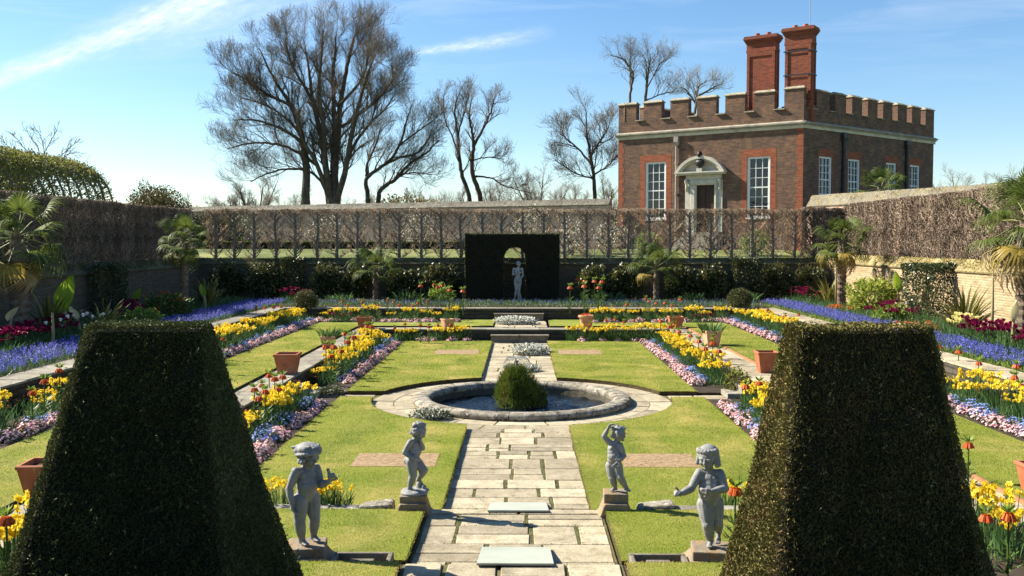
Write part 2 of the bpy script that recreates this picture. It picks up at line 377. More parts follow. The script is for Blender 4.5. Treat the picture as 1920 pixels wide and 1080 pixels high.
MT['cap'] = mat('merlon_coping', (.25, .215, .15), (.38, .33, .235), 5, .9, .4, 30, c3=(.13, .12, .09), s3=3)
MT['moss_tuft'] = mat('yellow_moss', (.22, .17, .045), (.38, .30, .10), 3, .8, island=.4, trans=.2)
MT['moss_tuft_dark'] = mat('dark_moss', (.09, .08, .025), (.16, .14, .05), 3, .8, island=.4, trans=.2)
MT['white'] = mat('white_paint', (.74, .74, .71), (.80, .80, .77), 3, .5)
MT['door'] = mat('dark_oak', (.045, .026, .017), (.07, .04, .025), 8, .6)
MT['iron'] = mat('black_lead_pipe', (.03, .032, .036), (.05, .052, .058), 6, .5)
MT['greypipe'] = mat('grey_lead_pipe', (.26, .23, .2), (.36, .32, .28), 6, .6)
MT['rail'] = mat('grey_railing', (.34, .35, .36), None, 1, .5)
MT['bust'] = mat('dark_bust', (.02, .02, .021), (.035, .034, .034), 9, .45)
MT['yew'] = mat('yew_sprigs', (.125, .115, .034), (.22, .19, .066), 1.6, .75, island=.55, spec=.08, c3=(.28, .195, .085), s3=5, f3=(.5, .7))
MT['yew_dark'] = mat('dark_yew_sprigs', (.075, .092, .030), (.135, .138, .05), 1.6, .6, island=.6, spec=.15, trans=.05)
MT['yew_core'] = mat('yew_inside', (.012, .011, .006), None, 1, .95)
MT['bark'] = mat('grey_brown_bark', (.075, .058, .042), (.15, .118, .088), 3, .9, .5, 20, spec=.15)
MT['bark_dark'] = mat('dark_bark', (.055, .042, .03), (.10, .078, .056), 3, .9, .5, 20, spec=.15)
MT['twig'] = mat('bare_twigs', (.105, .084, .06), (.18, .148, .108), 1.2, .85, island=.25, spec=.15)
MT['twig_far'] = mat('far_twigs', (.19, .165, .14), (.26, .23, .19), .6, .9, island=.25, spec=.1)
MT['budtwig'] = mat('budding_twigs', (.14, .11, .055), (.2, .17, .08), 1.2, .85, island=.3, trans=.3)
MT['hedgetwig'] = mat('pleached_twigs', (.17, .125, .09), (.34, .255, .185), 1.3, .8, island=.5, spec=.25, obj=.22, c3=(.10, .08, .05), s3=2.2, f3=(.5, .66))
MT['hedgebark'] = mat('pleached_bark', (.14, .11, .085), (.25, .205, .165), 4, .85, .4, 25)
MT['palmtrunk'] = mat('fibrous_palm_trunk', (.10, .075, .05), (.20, .155, .11), 10, .95, 1., 30)
MT['palm'] = mat('palm_leaflets', (.065, .10, .02), (.13, .16, .035), 2, .55, island=.35, spec=.2, trans=.35)
MT['palm_gold'] = mat('yellowing_palm_leaflets', (.30, .23, .04), (.42, .30, .07), 3, .5, island=.3, trans=.4)
MT['palm_dry'] = mat('dry_palm_leaflets', (.30, .22, .10), (.40, .31, .17), 3, .7, island=.25, trans=.25)
MT['petiole'] = mat('palm_stalk', (.16, .17, .05), None, 1, .5)
MT['flax'] = mat('flax_blades', (.11, .115, .028), (.28, .25, .07), 1.5, .5, island=.45, spec=.25, trans=.3)
MT['banana'] = mat('banana_leaf', (.17, .27, .02), (.27, .38, .035), 2, .4, trans=.5)
MT['banana_dry'] = mat('dry_banana_leaf', (.55, .50, .26), (.65, .58, .33), 3, .6, trans=.3)
MT['stem'] = mat('banana_stem', (.20, .17, .08), (.30, .25, .13), 4, .8, .3, 20)
MT['strap'] = mat('daffodil_leaves', (.055, .12, .04), (.10, .18, .055), 2, .45, island=.35, trans=.3)
MT['yellow'] = mat('yellow_petals', (.84, .62, .03), (.90, .72, .08), 3, .5, island=.18, trans=.35)
MT['paleyellow'] = mat('pale_yellow_petals', (.80, .74, .30), (.88, .82, .4), 3, .5, island=.15, trans=.35)
MT['orange'] = mat('orange_bells', (.62, .13, .02), (.5, .08, .02), 6, .5, island=.3, trans=.3)
MT['brightorange'] = mat('bright_orange_petals', (.85, .17, .02), (.8, .1, .02), 5, .5, island=.2, trans=.3)
MT['lightleaf'] = mat('fresh_green_leaves', (.14, .22, .03), (.24, .32, .06), 3, .5, island=.35, trans=.4)
MT['midleaf'] = mat('mid_green_leaves', (.05, .10, .02), (.10, .16, .035), 3, .5, island=.4, trans=.3)
MT['shrubleaf'] = mat('glossy_shrub_leaves', (.035, .055, .015), (.11, .11, .035), 1.6, .4, island=.55, spec=.5, trans=.22, c3=(.30, .25, .08), s3=1.4, f3=(.54, .72))
MT['ivy'] = mat('ivy_leaves', (.035, .055, .02), (.075, .09, .035), 4, .4, island=.5, spec=.5, trans=.15)
MT['goldleaf'] = mat('variegated_leaves', (.40, .42, .07), (.20, .26, .05), 5, .45, island=.35, trans=.4)
MT['box'] = mat('box_leaves', (.06, .07, .02), (.12, .12, .04), 4, .5, island=.45, trans=.15)
MT['boxhedge'] = mat('clipped_box', (.13, .18, .025), (.2, .25, .04), 2, .6, island=.35, trans=.25)
MT['blue'] = mat('bluebell_flowers', (.11, .115, .47), (.19, .19, .62), 3, .55, island=.3, trans=.3)
MT['fmn'] = mat('forget_me_not_flowers', (.22, .32, .72), (.32, .42, .78), 3, .55, island=.25, trans=.3)
MT['pink'] = mat('daisy_petals', (.80, .36, .40), (.88, .72, .70), 7, .55, island=.3, trans=.3, c3=(.55, .08, .17), s3=9, f3=(.55, .68))
MT['magenta'] = mat('magenta_petals', (.24, .010, .055), (.15, .006, .045), 4, .45, island=.35, trans=.35)
MT['whitepetal'] = mat('white_petals', (.80, .80, .74), (.86, .86, .8), 4, .5, island=.12, trans=.3)
MT['greygreen'] = mat('grey_green_leaves', (.10, .12, .05), (.17, .18, .09), 4, .6, island=.35, trans=.2)
MT['mossmound'] = mat('wet_moss', (.06, .10, .012), (.16, .20, .028), 5, .6, island=.5, trans=.25, c3=(.18, .13, .03), s3=4, f3=(.55, .7))
MT['tunnel'] = mat('young_hornbeam_leaves', (.15, .17, .035), (.26, .25, .07), 1.2, .6, island=.45, trans=.35)
MT['bronze'] = mat('bronze_magnolia_leaves', (.055, .06, .018), (.13, .10, .035), 1.5, .45, island=.5, trans=.2)
MT['blossom'] = mat('magnolia_blossom', (.78, .70, .62), (.84, .78, .72), 2, .6, island=.15, trans=.3)

def water_mat():
    m = bpy.data.materials.new('pond_water'); m.use_nodes = True; g = NT(m.node_tree); b = g.n['Principled BSDF']
    b.inputs['Base Color'].default_value = (.006, .011, .018, 1); b.inputs['Roughness'].default_value = .05; b.inputs['IOR'].default_value = 1.33
    ge = g.new('ShaderNodeNewGeometry'); pos = ge.outputs['Position']
    bp = g.new('ShaderNodeBump'); bp.inputs['Strength'].default_value = .6; bp.inputs['Distance'].default_value = .03
    g.put(bp.inputs['Height'], g.noise(pos, 22, 4, .6, .6)); g.l.new(bp.outputs[0], b.inputs['Normal'])
    return m
MT['water'] = water_mat()
def glass_mat():
    m = bpy.data.materials.new('window_glass'); m.use_nodes = True; g = NT(m.node_tree); b = g.n['Principled BSDF']
    b.inputs['Base Color'].default_value = (.012, .016, .022, 1); b.inputs['Roughness'].default_value = .04; b.inputs['Specular IOR Level'].default_value = .6
    ge = g.new('ShaderNodeNewGeometry')
    bp = g.new('ShaderNodeBump'); bp.inputs['Strength'].default_value = .12; bp.inputs['Distance'].default_value = .05
    g.put(bp.inputs['Height'], g.noise(ge.outputs['Position'], 3.5, 2)); g.l.new(bp.outputs[0], b.inputs['Normal'])
    return m
MT['glass'] = glass_mat()
def spray_mat():
    m = bpy.data.materials.new('falling_water'); m.use_nodes = True; g = NT(m.node_tree); b = g.n['Principled BSDF']
    b.inputs['Base Color'].default_value = (.9, .95, 1, 1); b.inputs['Roughness'].default_value = .03; b.inputs['IOR'].default_value = 1.33
    b.inputs['Transmission Weight'].default_value = .95
    return m
MT['spray'] = spray_mat()

def lead_mat(name, c1, c2, dark):
    """dull grey lead, darker where the surface folds in, with pale rain streaks"""
    m = bpy.data.materials.new(name); m.use_nodes = True; g = NT(m.node_tree); b = g.n['Principled BSDF']
    ge = g.new('ShaderNodeNewGeometry'); tc = g.new('ShaderNodeTexCoord'); ob = tc.outputs['Object']
    mp = g.new('ShaderNodeMapping'); mp.inputs['Scale'].default_value = (14, 14, 2.2); g.put(mp.inputs[0], ob)
    c = g.mix(g.mapr(g.noise(ob, 11, 6, .7), .35, .65), c1, c2)
    c = g.mix(g.mapr(g.noise(mp.outputs[0], 1.0, 5, .65), .5, .75, 0, .6), c, (.36, .355, .335))
    c = g.mix(g.mapr(g.noise(ob, 6, 7, .75, .4), .54, .70, 0, .55), c, dark)
    c = g.mix(g.mapr(ge.outputs['Pointiness'], .40, .495, .85, 0), c, dark)  # colour darkens where the surface turns inward
    g.put(b.inputs['Base Color'], c); b.inputs['Roughness'].default_value = .68; b.inputs['Specular IOR Level'].default_value = .3
    bp = g.new('ShaderNodeBump'); bp.inputs['Strength'].default_value = .35; bp.inputs['Distance'].default_value = .006
    g.put(bp.inputs['Height'], g.noise(ob, 70, 5, .7)); g.l.new(bp.outputs[0], b.inputs['Normal']); return m
MT['lead'] = lead_mat('grey_lead', (.185, .185, .175), (.265, .262, .25), (.065, .064, .055)); MT['lead_dark'] = lead_mat('weathered_lead', (.27, .275, .25), (.36, .36, .33), (.12, .12, .10))
MT['rust'] = mat('rust_petals', (.36, .09, .02), (.50, .19, .03), 5, .6, island=.3, trans=.3)
MT['dryleaf'] = mat('dry_hedge_leaves', (.26, .19, .13), (.42, .33, .24), 2, .7, island=.5, trans=.15)
MT['rowtwig'] = mat('clipped_row_twigs', (.26, .19, .125), (.46, .35, .24), 1.3, .8, island=.45, spec=.2, obj=.2, trans=.12, c3=(.16, .12, .08), s3=2.2, f3=(.52, .68))
# ================================================================ THE SETTING
PL, PRX = -1.0, .87                      # the middle path's edges
PCY = 20.4                               # pond centre
Z1, Z2 = .43, .90                        # tops of the two low terraces

def smooth(t): t = max(0, min(1, t)); return t * t * (3 - 2 * t)
def gh(x, y):                            # height of the land round the sunken garden
    near = 1.8 + .6 * smooth((y - 2) / 8)
    return near + .58 * smooth((y - 43.5) / 11)

def build_ground():
    xs = [-3000, -800, -250, -90, -45, -25, -14.75, 14.15, 25, 45, 90, 250, 800, 3000]
    ys = [-600, -60, 3, 6, 10, 20, 30, 43.0, 45, 47, 49, 51, 53, 55, 60, 80, 140, 400, 1200, 4500]
    vs = [(x, y, gh(x, y)) for y in ys for x in xs]; nx = len(xs); fs = []
    for j in range(len(ys) - 1):
        for i in range(nx - 1):
            if xs[i] >= -14.75 and xs[i + 1] <= 14.15 and 3 <= ys[j] and ys[j + 1] <= 43.0: continue
            fs.append((j * nx + i, j * nx + i + 1, (j + 1) * nx + i + 1, (j + 1) * nx + i))
    b = MB(); b.add(vs, fs); tag(b.build('ground', MT['meadow'], uv=False), kind='structure')
    b = MB()                             # earth under the sunken garden
    b.box(-14.3, 13.7, 3.0, 42.5, -.9, -.32)
    b.box(-5.0, 5.0, 3.0, 9.2, -.31, .26)
    b.box(-14.6, 14.0, 2.6, 3.0, -.8, 1.79)
    tag(b.build('earth', MT['soil']), kind='structure')
build_ground()

# ---------------- paving
JOINTS = []
def slabs(b, x0, x1, y0, y1, z, rmin=.42, rmax=.74, wmin=.36, wmax=.88, gapx=.046, gapy=.014, split=.4):
    """rows of uneven flagstones, tops near z"""
    y = y0
    while y < y1 - .02:
        d = rnd.uniform(rmin, rmax)
        if y1 - (y + d) < .25: d = y1 - y
        x = x0
        while x < x1 - .02:
            w = rnd.uniform(wmin, wmax)
            if x1 - (x + w) < .3: w = x1 - x
            cells = [(y, y + d)]
            if rnd.random() < split and d > .45: k = y + d * rnd.uniform(.4, .6); cells = [(y, k), (k, y + d)]
            for (a, c) in cells:
                g1, g2 = gapx * rnd.uniform(.5, 1.3) / 2, gapy * rnd.uniform(.7, 1.6) / 2
                h = z + rnd.uniform(-.004, .005); j = lambda s=.008: rnd.uniform(-s, s)
                X0, X1, Y0, Y1 = x + (g1 if x > x0 else 0), x + w - (g1 if x + w < x1 else 0), a + g2, c - g2
                p = [(X0 + j(), Y0 + j(.004)), (X1 + j(), Y0 + j(.004)), (X1 + j(), Y1 + j(.004)), (X0 + j(), Y1 + j(.004))]
                e = .008
                if y < 24 and gapx > .03:
                    if x > x0: JOINTS.append((x, a, x, c, z, 1.))
                    JOINTS.append((X0, a, X1, a, z, .35))
                b.add([(q[0], q[1], z - .04) for q in p] + [(q[0], q[1], h - e) for q in p] +
                      [(q[0] + (e if i in (0, 3) else -e), q[1] + (e if i < 2 else -e), h) for i, q in enumerate(p)],
                      [(i, (i + 1) % 4, 4 + (i + 1) % 4, 4 + i) for i in range(4)] + [(4 + i, 4 + (i + 1) % 4, 8 + (i + 1) % 4, 8 + i) for i in range(4)] + [(8, 9, 10, 11)])
            x += w
        y += d

def ring_slabs(b, r0, r1, z, c, n, a0=0, a1=2 * PI):
    a = a0
    while a < a1 - .02:
        w = rnd.uniform(.7, 1.4) * (a1 - a0) / n
        if a1 - (a + w) < .06: w = a1 - a
        m = max(2, int(w / .07)); g = .008; h = z + rnd.uniform(-.004, .005)
        top = [(c[0] + r * math.cos(t), c[1] + r * math.sin(t), h) for r, ts in ((r0 + .008, 1), (r1 - .008, 0)) for t in [a + g + (w - 2 * g) * i / m for i in range(m + 1)]]
        low = [(p[0], p[1], z - .04) for p in top]; k = m + 1; N = 2 * k
        fs = [(i, i + 1, k + i + 1, k + i)[::-1] for i in range(m)]
        loop = list(range(k)) + list(range(2 * k - 1, k - 1, -1))
        fs += [(loop[i], loop[(i + 1) % N], N + loop[(i + 1) % N], N + loop[i])[::-1] for i in range(N)]
        b.add(top + low, fs); a += w

b = MB(); b.mat = 1
b.box(PL - .1, PRX + .1, 11.45, 17.9, -.3, -.009); b.box(PL - .1, PRX + .1, 22.9, 32.45, -.3, -.009)
b.mat = 0
slabs(b, PL, PRX, 11.58, 17.36, 0); slabs(b, PL, PRX, 23.45, 32.40, 0)
tag(b.build('path', [MT['flag'], MT['moss']], uv=False), kind='structure')
b = MB(); b.mat = 1
b.lathe([(3.25, -.3), (3.25, -.018), (2.0, -.018), (2.0, -.3)], 60, (0, PCY, 0))
for s in (-1, 1): b.box(*sorted((s * 3.15, s * 5.05)), 20.45, 21.35, -.3, -.019)
b.mat = 0
ring_slabs(b, 2.26, 2.72, -.008, (0, PCY), 19); ring_slabs(b, 2.72, 3.2, -.008, (0, PCY), 21)
for s in (-1, 1): slabs(b, *sorted((s * 3.25, s * 5.0)), 20.5, 21.3, -.012, .35, .45, .4, .7)
tag(b.build('pond_pavement', [MT['flag'], MT['moss']], uv=False), kind='structure')
b = MB(); b.mat = 1; b.box(-1.15, .98, 9.0, 11.45, -.3, .131); b.mat = 0
slabs(b, -1.12, .95, 9.2, 11.36, .14, .42, .7); slabs(b, -1.12, .95, 11.38, 11.57, .145, .19, .2, .9, 1.2)
b.mat = 1; b.box(-1.15, .98, 5, 9.18, -.3, .27); b.mat = 0; slabs(b, -1.12, .95, 5.0, 9.16, .29)
tag(b.build('upper_path', [MT['flag'], MT['moss']], uv=False), kind='structure')

# ---------------- lawns
def lawn(name, pts, z0, z1, m='lawn'):
    b = MB(); b.prism(pts, z0, z1, side_mat=1)
    o = b.build(name, [MT[m], MT['soil_edge']], uv=False); tag(o, kind='structure'); return o
def arc(r, a0, a1, n=16): return [(r * math.cos(a0 + (a1 - a0) * i / n), PCY + r * math.sin(a0 + (a1 - a0) * i / n)) for i in range(n + 1)]
LX = 3.9; RR = 3.2
LAWN_POLYS = []
for s in (-1, 1):
    px = -PL if s < 0 else PRX
    a_in = math.acos(px / RR)
    up = [(px, 32.2)] + [(x, y) for x, y in arc(RR, a_in, math.asin((21.3 - PCY) / RR))] + [(LX, 21.3), (LX, 32.0), (LX - .35, 32.2)]
    lo = [(px, 11.62)] + [(x, y) for x, y in arc(RR, -a_in, math.asin((20.5 - PCY) / RR))] + [(LX, 20.5), (LX, 11.62)]
    for P in (up, lo):
        P = [(s * x, y) for x, y in P]
        if (sum(P[i - 1][0] * P[i][1] - P[i][0] * P[i - 1][1] for i in range(len(P)))) < 0: P = P[::-1]
        lawn('lawn', P, -.05, .08); LAWN_POLYS.append((P, .08))
for x0, x1 in ((-3.85, -1.16), (1.0, 3.85)):
    P = [(x0, 9.45), (x1, 9.45), (x1, 11.28), (x0, 11.28)]; lawn('lawn', P, -.05, .225); LAWN_POLYS.append((P, .225))
    P = [(x0, 5), (x1, 5), (x1, 9.0), (x0, 9.0)]; lawn('lawn', P, .0, .36); LAWN_POLYS.append(([(x0, 7.6), (x1, 7.6), (x1, 9.0), (x0, 9.0)], .36))
for s in (-1, 1):
    P = [(s * 5.72, 5), (s * 7.35, 5), (s * 7.35, 34.85), (s * 2.25, 34.85), (s * 2.25, 35.1), (s * 1.0, 36.1), (s * 1.0, 33.42), (s * 5.6, 33.42), (s * 5.72, 33.2)]
    P[4] = (s * 2.25, 36.1)
    if s > 0: pass
    else: P = P[::-1]
    lawn('terrace_lawn', P, .2, .48, 'lawn_rear'); LAWN_POLYS.append(([(min(s * 5.74, s * 7.33), 9), (max(s * 5.74, s * 7.33), 9), (max(s * 5.74, s * 7.33), 34), (min(s * 5.74, s * 7.33), 34)], .48))
# gravel patches let into the grass
for (x0, x1, y0, y1) in ((-2.62, -1.29, 28.3, 29.5), (1.1, 2.4, 28.3, 29.5), (-2.55, -1.28, 14.05, 14.95), (1.52, 2.65, 14.05, 14.95)):
    b = MB(); b.box(x0, x1, y0, y1, .07, .0845); tag(b.build('gravel_patch', MT['sand'], uv=False), kind='structure')

# ---------------- beds (bare soil; the flowers come later)
def bed(x0, x1, y0, y1, z0, z): b = MB(); b.box(x0, x1, y0, y1, z0, z); tag(b.build('flower_bed', MT['soil'], uv=False), kind='structure')
for s in (-1, 1):
    bed(*sorted((s * 3.86, s * 5.04)), 11.3, 20.46, -.3, .045); bed(*sorted((s * 3.86, s * 5.04)), 21.34, 32.68, -.3, .045)
    bed(*sorted((s * 1.2, s * 3.86)), 32.21, 32.68, -.3, .044)
    bed(*sorted((s * 7.3, s * 8.99)), 5, 36.28, .1, .465); bed(*sorted((s * 2.2, s * 7.3)), 34.87, 36.28, .1, .464)
bed(-14.29, -9.62, 3, 42.48, .3, .88); bed(9.62, 13.69, 3, 42.48, .3, .88); bed(-9.62, 9.62, 36.72, 42.48, .3, .879)
for s in (-1, 1): bed(*sorted((s * 3.86, s * 5.04)), 5, 11.29, -.3, .2); bed(*sorted((s * 4.2, s * 5.035)), 5, 10.3, -.3, .36)

# ---------------- low retaining walls with walkable coping
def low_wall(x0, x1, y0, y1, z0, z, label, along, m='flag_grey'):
    root = MB(); root.box(x0, x1, y0, y1, z0, z - .05)
    o = root.build('retaining_wall', MT['retain']); tag(o, label, 'low wall', 'low stone terrace walls')
    c = MB()
    if along == 'y': slabs(c, x0 - .02, x1 + .02, y0, y1, z, .6, 1.0, 2, 3, split=.1)
    else:
        w = x0
        while w < x1 - .05:
            d = rnd.uniform(.7, 1.1); d = x1 - w if x1 - (w + d) < .4 else d
            slabs(c, w + .004, w + d - .004, y0 - .02, y1 + .02, z, 2, 3, 3, 4, split=0); w += d
    c.build('coping', MT[m], o, uv=False)
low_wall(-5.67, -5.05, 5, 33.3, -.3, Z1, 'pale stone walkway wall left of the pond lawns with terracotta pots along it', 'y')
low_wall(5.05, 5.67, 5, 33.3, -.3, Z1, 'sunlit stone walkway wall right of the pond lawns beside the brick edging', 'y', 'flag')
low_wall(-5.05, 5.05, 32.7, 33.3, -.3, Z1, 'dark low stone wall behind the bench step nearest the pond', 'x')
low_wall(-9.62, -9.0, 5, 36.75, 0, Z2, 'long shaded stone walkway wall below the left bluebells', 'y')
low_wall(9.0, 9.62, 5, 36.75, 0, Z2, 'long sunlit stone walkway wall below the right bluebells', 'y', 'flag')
low_wall(-9.0, 9.0, 36.3, 36.75, 0, Z2, 'dark low stone wall in front of the statue in the yew niche', 'x')
b = MB()
for s in (1,): b.box(5.672, 5.735, 5, 33.3, .1, .475)
tag(b.build('brick_edging', mat('edging_brick', (.38, .17, .08), (.28, .12, .06), 8, .9, .4, 30)), 'thin orange brick edging between right walkway and grass strip', 'edging')
b = MB(); slabs(b, -.95, .9, 33.33, 36.0, Z1 + .01); b.mat = 1; b.box(-.97, .92, 33.31, 36.05, .1, Z1 - .012)
tag(b.build('terrace_pavement', [MT['flag'], MT['moss']], uv=False), kind='structure')
def block_step(x0, x1, y0, y1, z0, z, label):
    b = MB(); b.box(x0, (x0 + x1) / 2 - .004, y0, y1, z0, z - .05); b.box((x0 + x1) / 2 + .004, x1, y0, y1, z0, z - .05)
    o = b.build('stone_step', MT['step'], bevel=.012); tag(o, label, 'step')
    c = MB(); c.box(x0 - .03, (x0 + x1) / 2 - .003, y0 - .04, y1, z - .048, z); c.box((x0 + x1) / 2 + .003, x1 + .03, y0 - .04, y1, z - .048, z)
    c.build('tread', MT['step'], o, bevel=.012)
block_step(-1.02, .9, 32.32, 32.68, -.05, .26, 'long dark stone step at the end of the middle path, nearer the pond')
block_step(-1.02, .82, 36.02, 36.28, .4, .72, 'long dark stone step on the upper terrace behind the first white flower mound')
for s in (-1, 1):
    b = MB()
    for k in range(2): b.box(*sorted((s * (4.72 - k * .3), s * 5.03)), 20.5, 21.2, -.02 + .155 * k - .1 * (k > 0), .15 + .15 * (1 - k) * 0 + (.15 if k == 0 and 0 else 0) - (.15 - .15) + (.0 if k else .14))
    o = b.build('stone_step', MT['kerbstone'], bevel=.01); tag(o, 'small stone step block ending the cross path ' + ('left of the pond' if s < 0 else 'right of the pond'), 'step')

# stone edge and blocks between the near lawns and the pond level
for s, x0, x1 in ((-1, -4.0, -1.95), (1, 1.75, 4.0)):
    b = MB(); x = x0
    while x < x1 - .05:
        w = min(rnd.uniform(.6, 1.0), x1 - x); b.box(x + .005, x + w - .005, 11.34, 11.56, -.1, .2 + rnd.uniform(-.006, .006)); x += w
    tag(b.build('stone_kerb', MT['kerbstone'], uv=False, bevel=.01), 'thin pale stone edge above the near lawn on the ' + ('left' if s < 0 else 'right'), 'kerb')
    xa, xb = (-1.98, -1.52) if s < 0 else (1.36, 1.86)
    b = MB(); b.hexa([(xa, 11.28, -.05), (xb, 11.26, -.05), (xb, 11.62, -.05), (xa, 11.6, -.05), (xa + .03, 11.3, .25), (xb - .02, 11.29, .28), (xb - .03, 11.58, .28), (xa + .05, 11.56, .24)])
    tag(b.build('stone_block', MT['coping'], uv=False, bevel=.03), 'rough mottled stone block beside the ' + ('left' if s < 0 else 'right') + ' rear pedestal', 'stone')

# ---------------- the pond
b = MB(); nseg = 15
prof = [(2.27, -.06), (2.29, .0), (2.33, .04), (2.33, .09), (2.28, .125), (2.18, .14), (2.04, .135), (1.97, .12), (1.94, .08), (1.94, .02), (1.96, -.02), (1.97, -.5)]
for i in range(nseg): b.lathe(prof[::-1], 7, (0, PCY, 0), 2 * PI * i / nseg + .0025, 2 * PI * (i + 1) / nseg - .0025)
pond = b.build('pond_basin', MT['coping'], smooth=True, uv=False); tag(pond, 'round pond with thick mottled stone rim in the middle of the garden', 'pond')
b = MB(); b.lathe([(2.0, -.5), (1.955, -.5), (1.955, .03)], 60, (0, PCY, 0)); b.build('lining', MT['darkstone'], pond, uv=False)
def water():
    rng = np.random.default_rng(4); k = 64; na = 220; rr = np.linspace(0, 1.968, k + 1)[1:]; a = np.arange(na) * 2 * PI / na
    X, Y = np.outer(rr, np.cos(a)), np.outer(rr, np.sin(a)); Z = np.zeros_like(X)
    for i in range(46):
        w = rng.uniform(9, 34); t = rng.uniform(0, 2 * PI); Z += np.sin(w * (X * math.cos(t) + Y * math.sin(t)) + rng.random() * 6.28) * .045 / w
    for i in range(30):                                                     # rings from falling drops
        cx, cy = rng.uniform(-1.1, 1.1, 2); d = np.hypot(X - cx, Y - cy); Z += np.sin(d * 38 - rng.random() * 6) * np.exp(-d * 3.5) * .006
    V = np.concatenate([[[0, 0, 0]], np.stack([X, Y, Z], -1).reshape(-1, 3)]) + [0, PCY, -.14]; F = []
    idx = lambda i, j: 1 + i * na + j % na
    F = [(idx(i, j), idx(i, j + 1), idx(i + 1, j + 1), idx(i + 1, j))[::-1] for i in range(k - 1) for j in range(na)]
    tag(link('water', np_mesh('water', V, F, MT['water'], smooth=True)), kind='structure')
water()

# ---------------- outer garden walls
def outer_wall(p0, p1, z0, z, th, brickm, capm, label, slope=.34, inward=1):
    """wall from p0 to p1, its garden face on that line; the coping leans towards the garden"""
    p0, p1 = Vector((*p0, 0)), Vector((*p1, 0)); t = (p1 - p0).normalized(); L = (p1 - p0).length
    n = Vector((t.y, -t.x, 0)) * inward
    M_ = Matrix(((t.x, -n.x, 0, p0.x), (t.y, -n.y, 0, p0.y), (0, 0, 1, 0), (0, 0, 0, 1)))
    b = MB(); b.M = M_
    def bx(y0, y1, za, zb): b.hexa([(0, y0, za), (L, y0, za), (L, y1, za), (0, y1, za), (0, y0, zb), (L, y0, zb), (L, y1, zb), (0, y1, zb)] if inward > 0 else [(0, y1, za), (L, y1, za), (L, y0, za), (0, y0, za), (0, y1, zb), (L, y1, zb), (L, y0, zb), (0, y0, zb)])
    bx(0, th, z0, z - slope)
    o = b.build('garden_wall', MT[brickm]); tag(o, label, 'wall')
    b = MB(); b.M = M_; x = 0
    while x < L - .05:
        w = rnd.uniform(.7, 1.3); w = L - x if L - (x + w) < .5 else w
        a, e = x + .003, x + w - .003; dz = rnd.uniform(-.012, .012); k = -.05
        nn = 6
        prof = [(k, z - slope + .002), (k - .02, z - slope + .05), (th * .25, z - slope * .45 + dz), (th * .55, z + dz), (th * .9, z - .02 + dz), (th + .04, z - slope + .002)]
        vs = [(a, y, zz) for y, zz in prof] + [(e, y, zz) for y, zz in prof]
        b.add(vs, [(i, (i + 1) % nn, nn + (i + 1) % nn, nn + i) for i in range(nn)] + [tuple(range(nn))[::-1], tuple(range(nn, 2 * nn))]); x += w
    b.build('coping', MT[capm], o, uv=False)
    if capm.startswith('wallmoss') or capm == 'mosscap':          # cushions of moss on the coping
        rng = np.random.default_rng(int(L * 10)); n = int(L * (420 if capm != 'mosscap' else 160)); u = rng.uniform(0, L, n); k = rng.random(n)
        keep = (np.sin(u * 2.1 + 3 * k) + np.sin(u * 5.3) + rng.normal(size=n) * .8) > -.4; u, k = u[keep], k[keep]; n = len(u)
        yy = -.04 + k * th * .62; zz = z - slope * (1 - np.clip(k, 0, 1)) + .012
        Q = np.stack([u, yy, zz], 1); Q = Q @ np.array(M_.to_3x3()).T + np.array(M_.translation); v, f = leaf_quads(Q, rng.normal(size=(n, 3)) * .7 + [0, 0, .6], rng.uniform(.03, .08, n), .03, .15, rng)
        link('moss', np_mesh('moss', v, f, MT['moss_tuft' if capm != 'wallmoss_dark' else 'moss_tuft_dark']), o)
    return o
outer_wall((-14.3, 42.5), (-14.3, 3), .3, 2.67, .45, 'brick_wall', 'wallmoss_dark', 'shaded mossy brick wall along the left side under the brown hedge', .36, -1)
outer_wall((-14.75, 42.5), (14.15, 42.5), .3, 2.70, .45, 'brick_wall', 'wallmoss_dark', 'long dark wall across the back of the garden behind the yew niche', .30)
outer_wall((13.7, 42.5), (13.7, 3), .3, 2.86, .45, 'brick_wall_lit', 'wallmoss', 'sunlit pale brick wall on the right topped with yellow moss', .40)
# fix: bring a few blocks of paler stone on the back wall's top
# walls outside the garden, running up to the brick building
outer_wall((-42, 79), (5.3, 58.6), 2.5, 6.05, .5, 'wall_red', 'wallcap', 'far red brick wall with grey coping left of the brick building', .42)
outer_wall((15.2, 51.4), (25.5, 26.5), 2.3, 5.88, .5, 'wall_red', 'mosscap', 'red brick wall with mossy stone coping right of the brick building', .62)

# ================================================================ THE BRICK BUILDING
zt = 11.86
bR = at(1508, 161, zt); bL = at(1160, 193.5, zt); bF = at(1752, 203, zt)
def frame_of(a, c):
    t = Vector((c.x - a.x, c.y - a.y, 0)); L = t.length; t.normalize(); n = Vector((t.y, -t.x, 0))
    return Matrix(((t.x, -n.x, 0, a.x), (t.y, -n.y, 0, a.y), (0, 0, 1, 0), (0, 0, 0, 1))), L, n
MF, LF, NF = frame_of(bL, bR); MS, LS, NS = frame_of(bR, bF)
def on(Mw, n, px, py):                # wall coordinates (along, up) of what is seen at this pixel
    d = ray(px, py); o = Mw.translation; t = (o - EYE).dot(n) / d.dot(n); p = Mw.inverted() @ (EYE + d * t); return p.x, p.z
def oF(px, py): return on(MF, NF, px, py)
def oS(px, py): return on(MS, NS, px, py)
ZB = 2.8; zc0 = 9.60; zc1 = 10.0; zs = 10.72
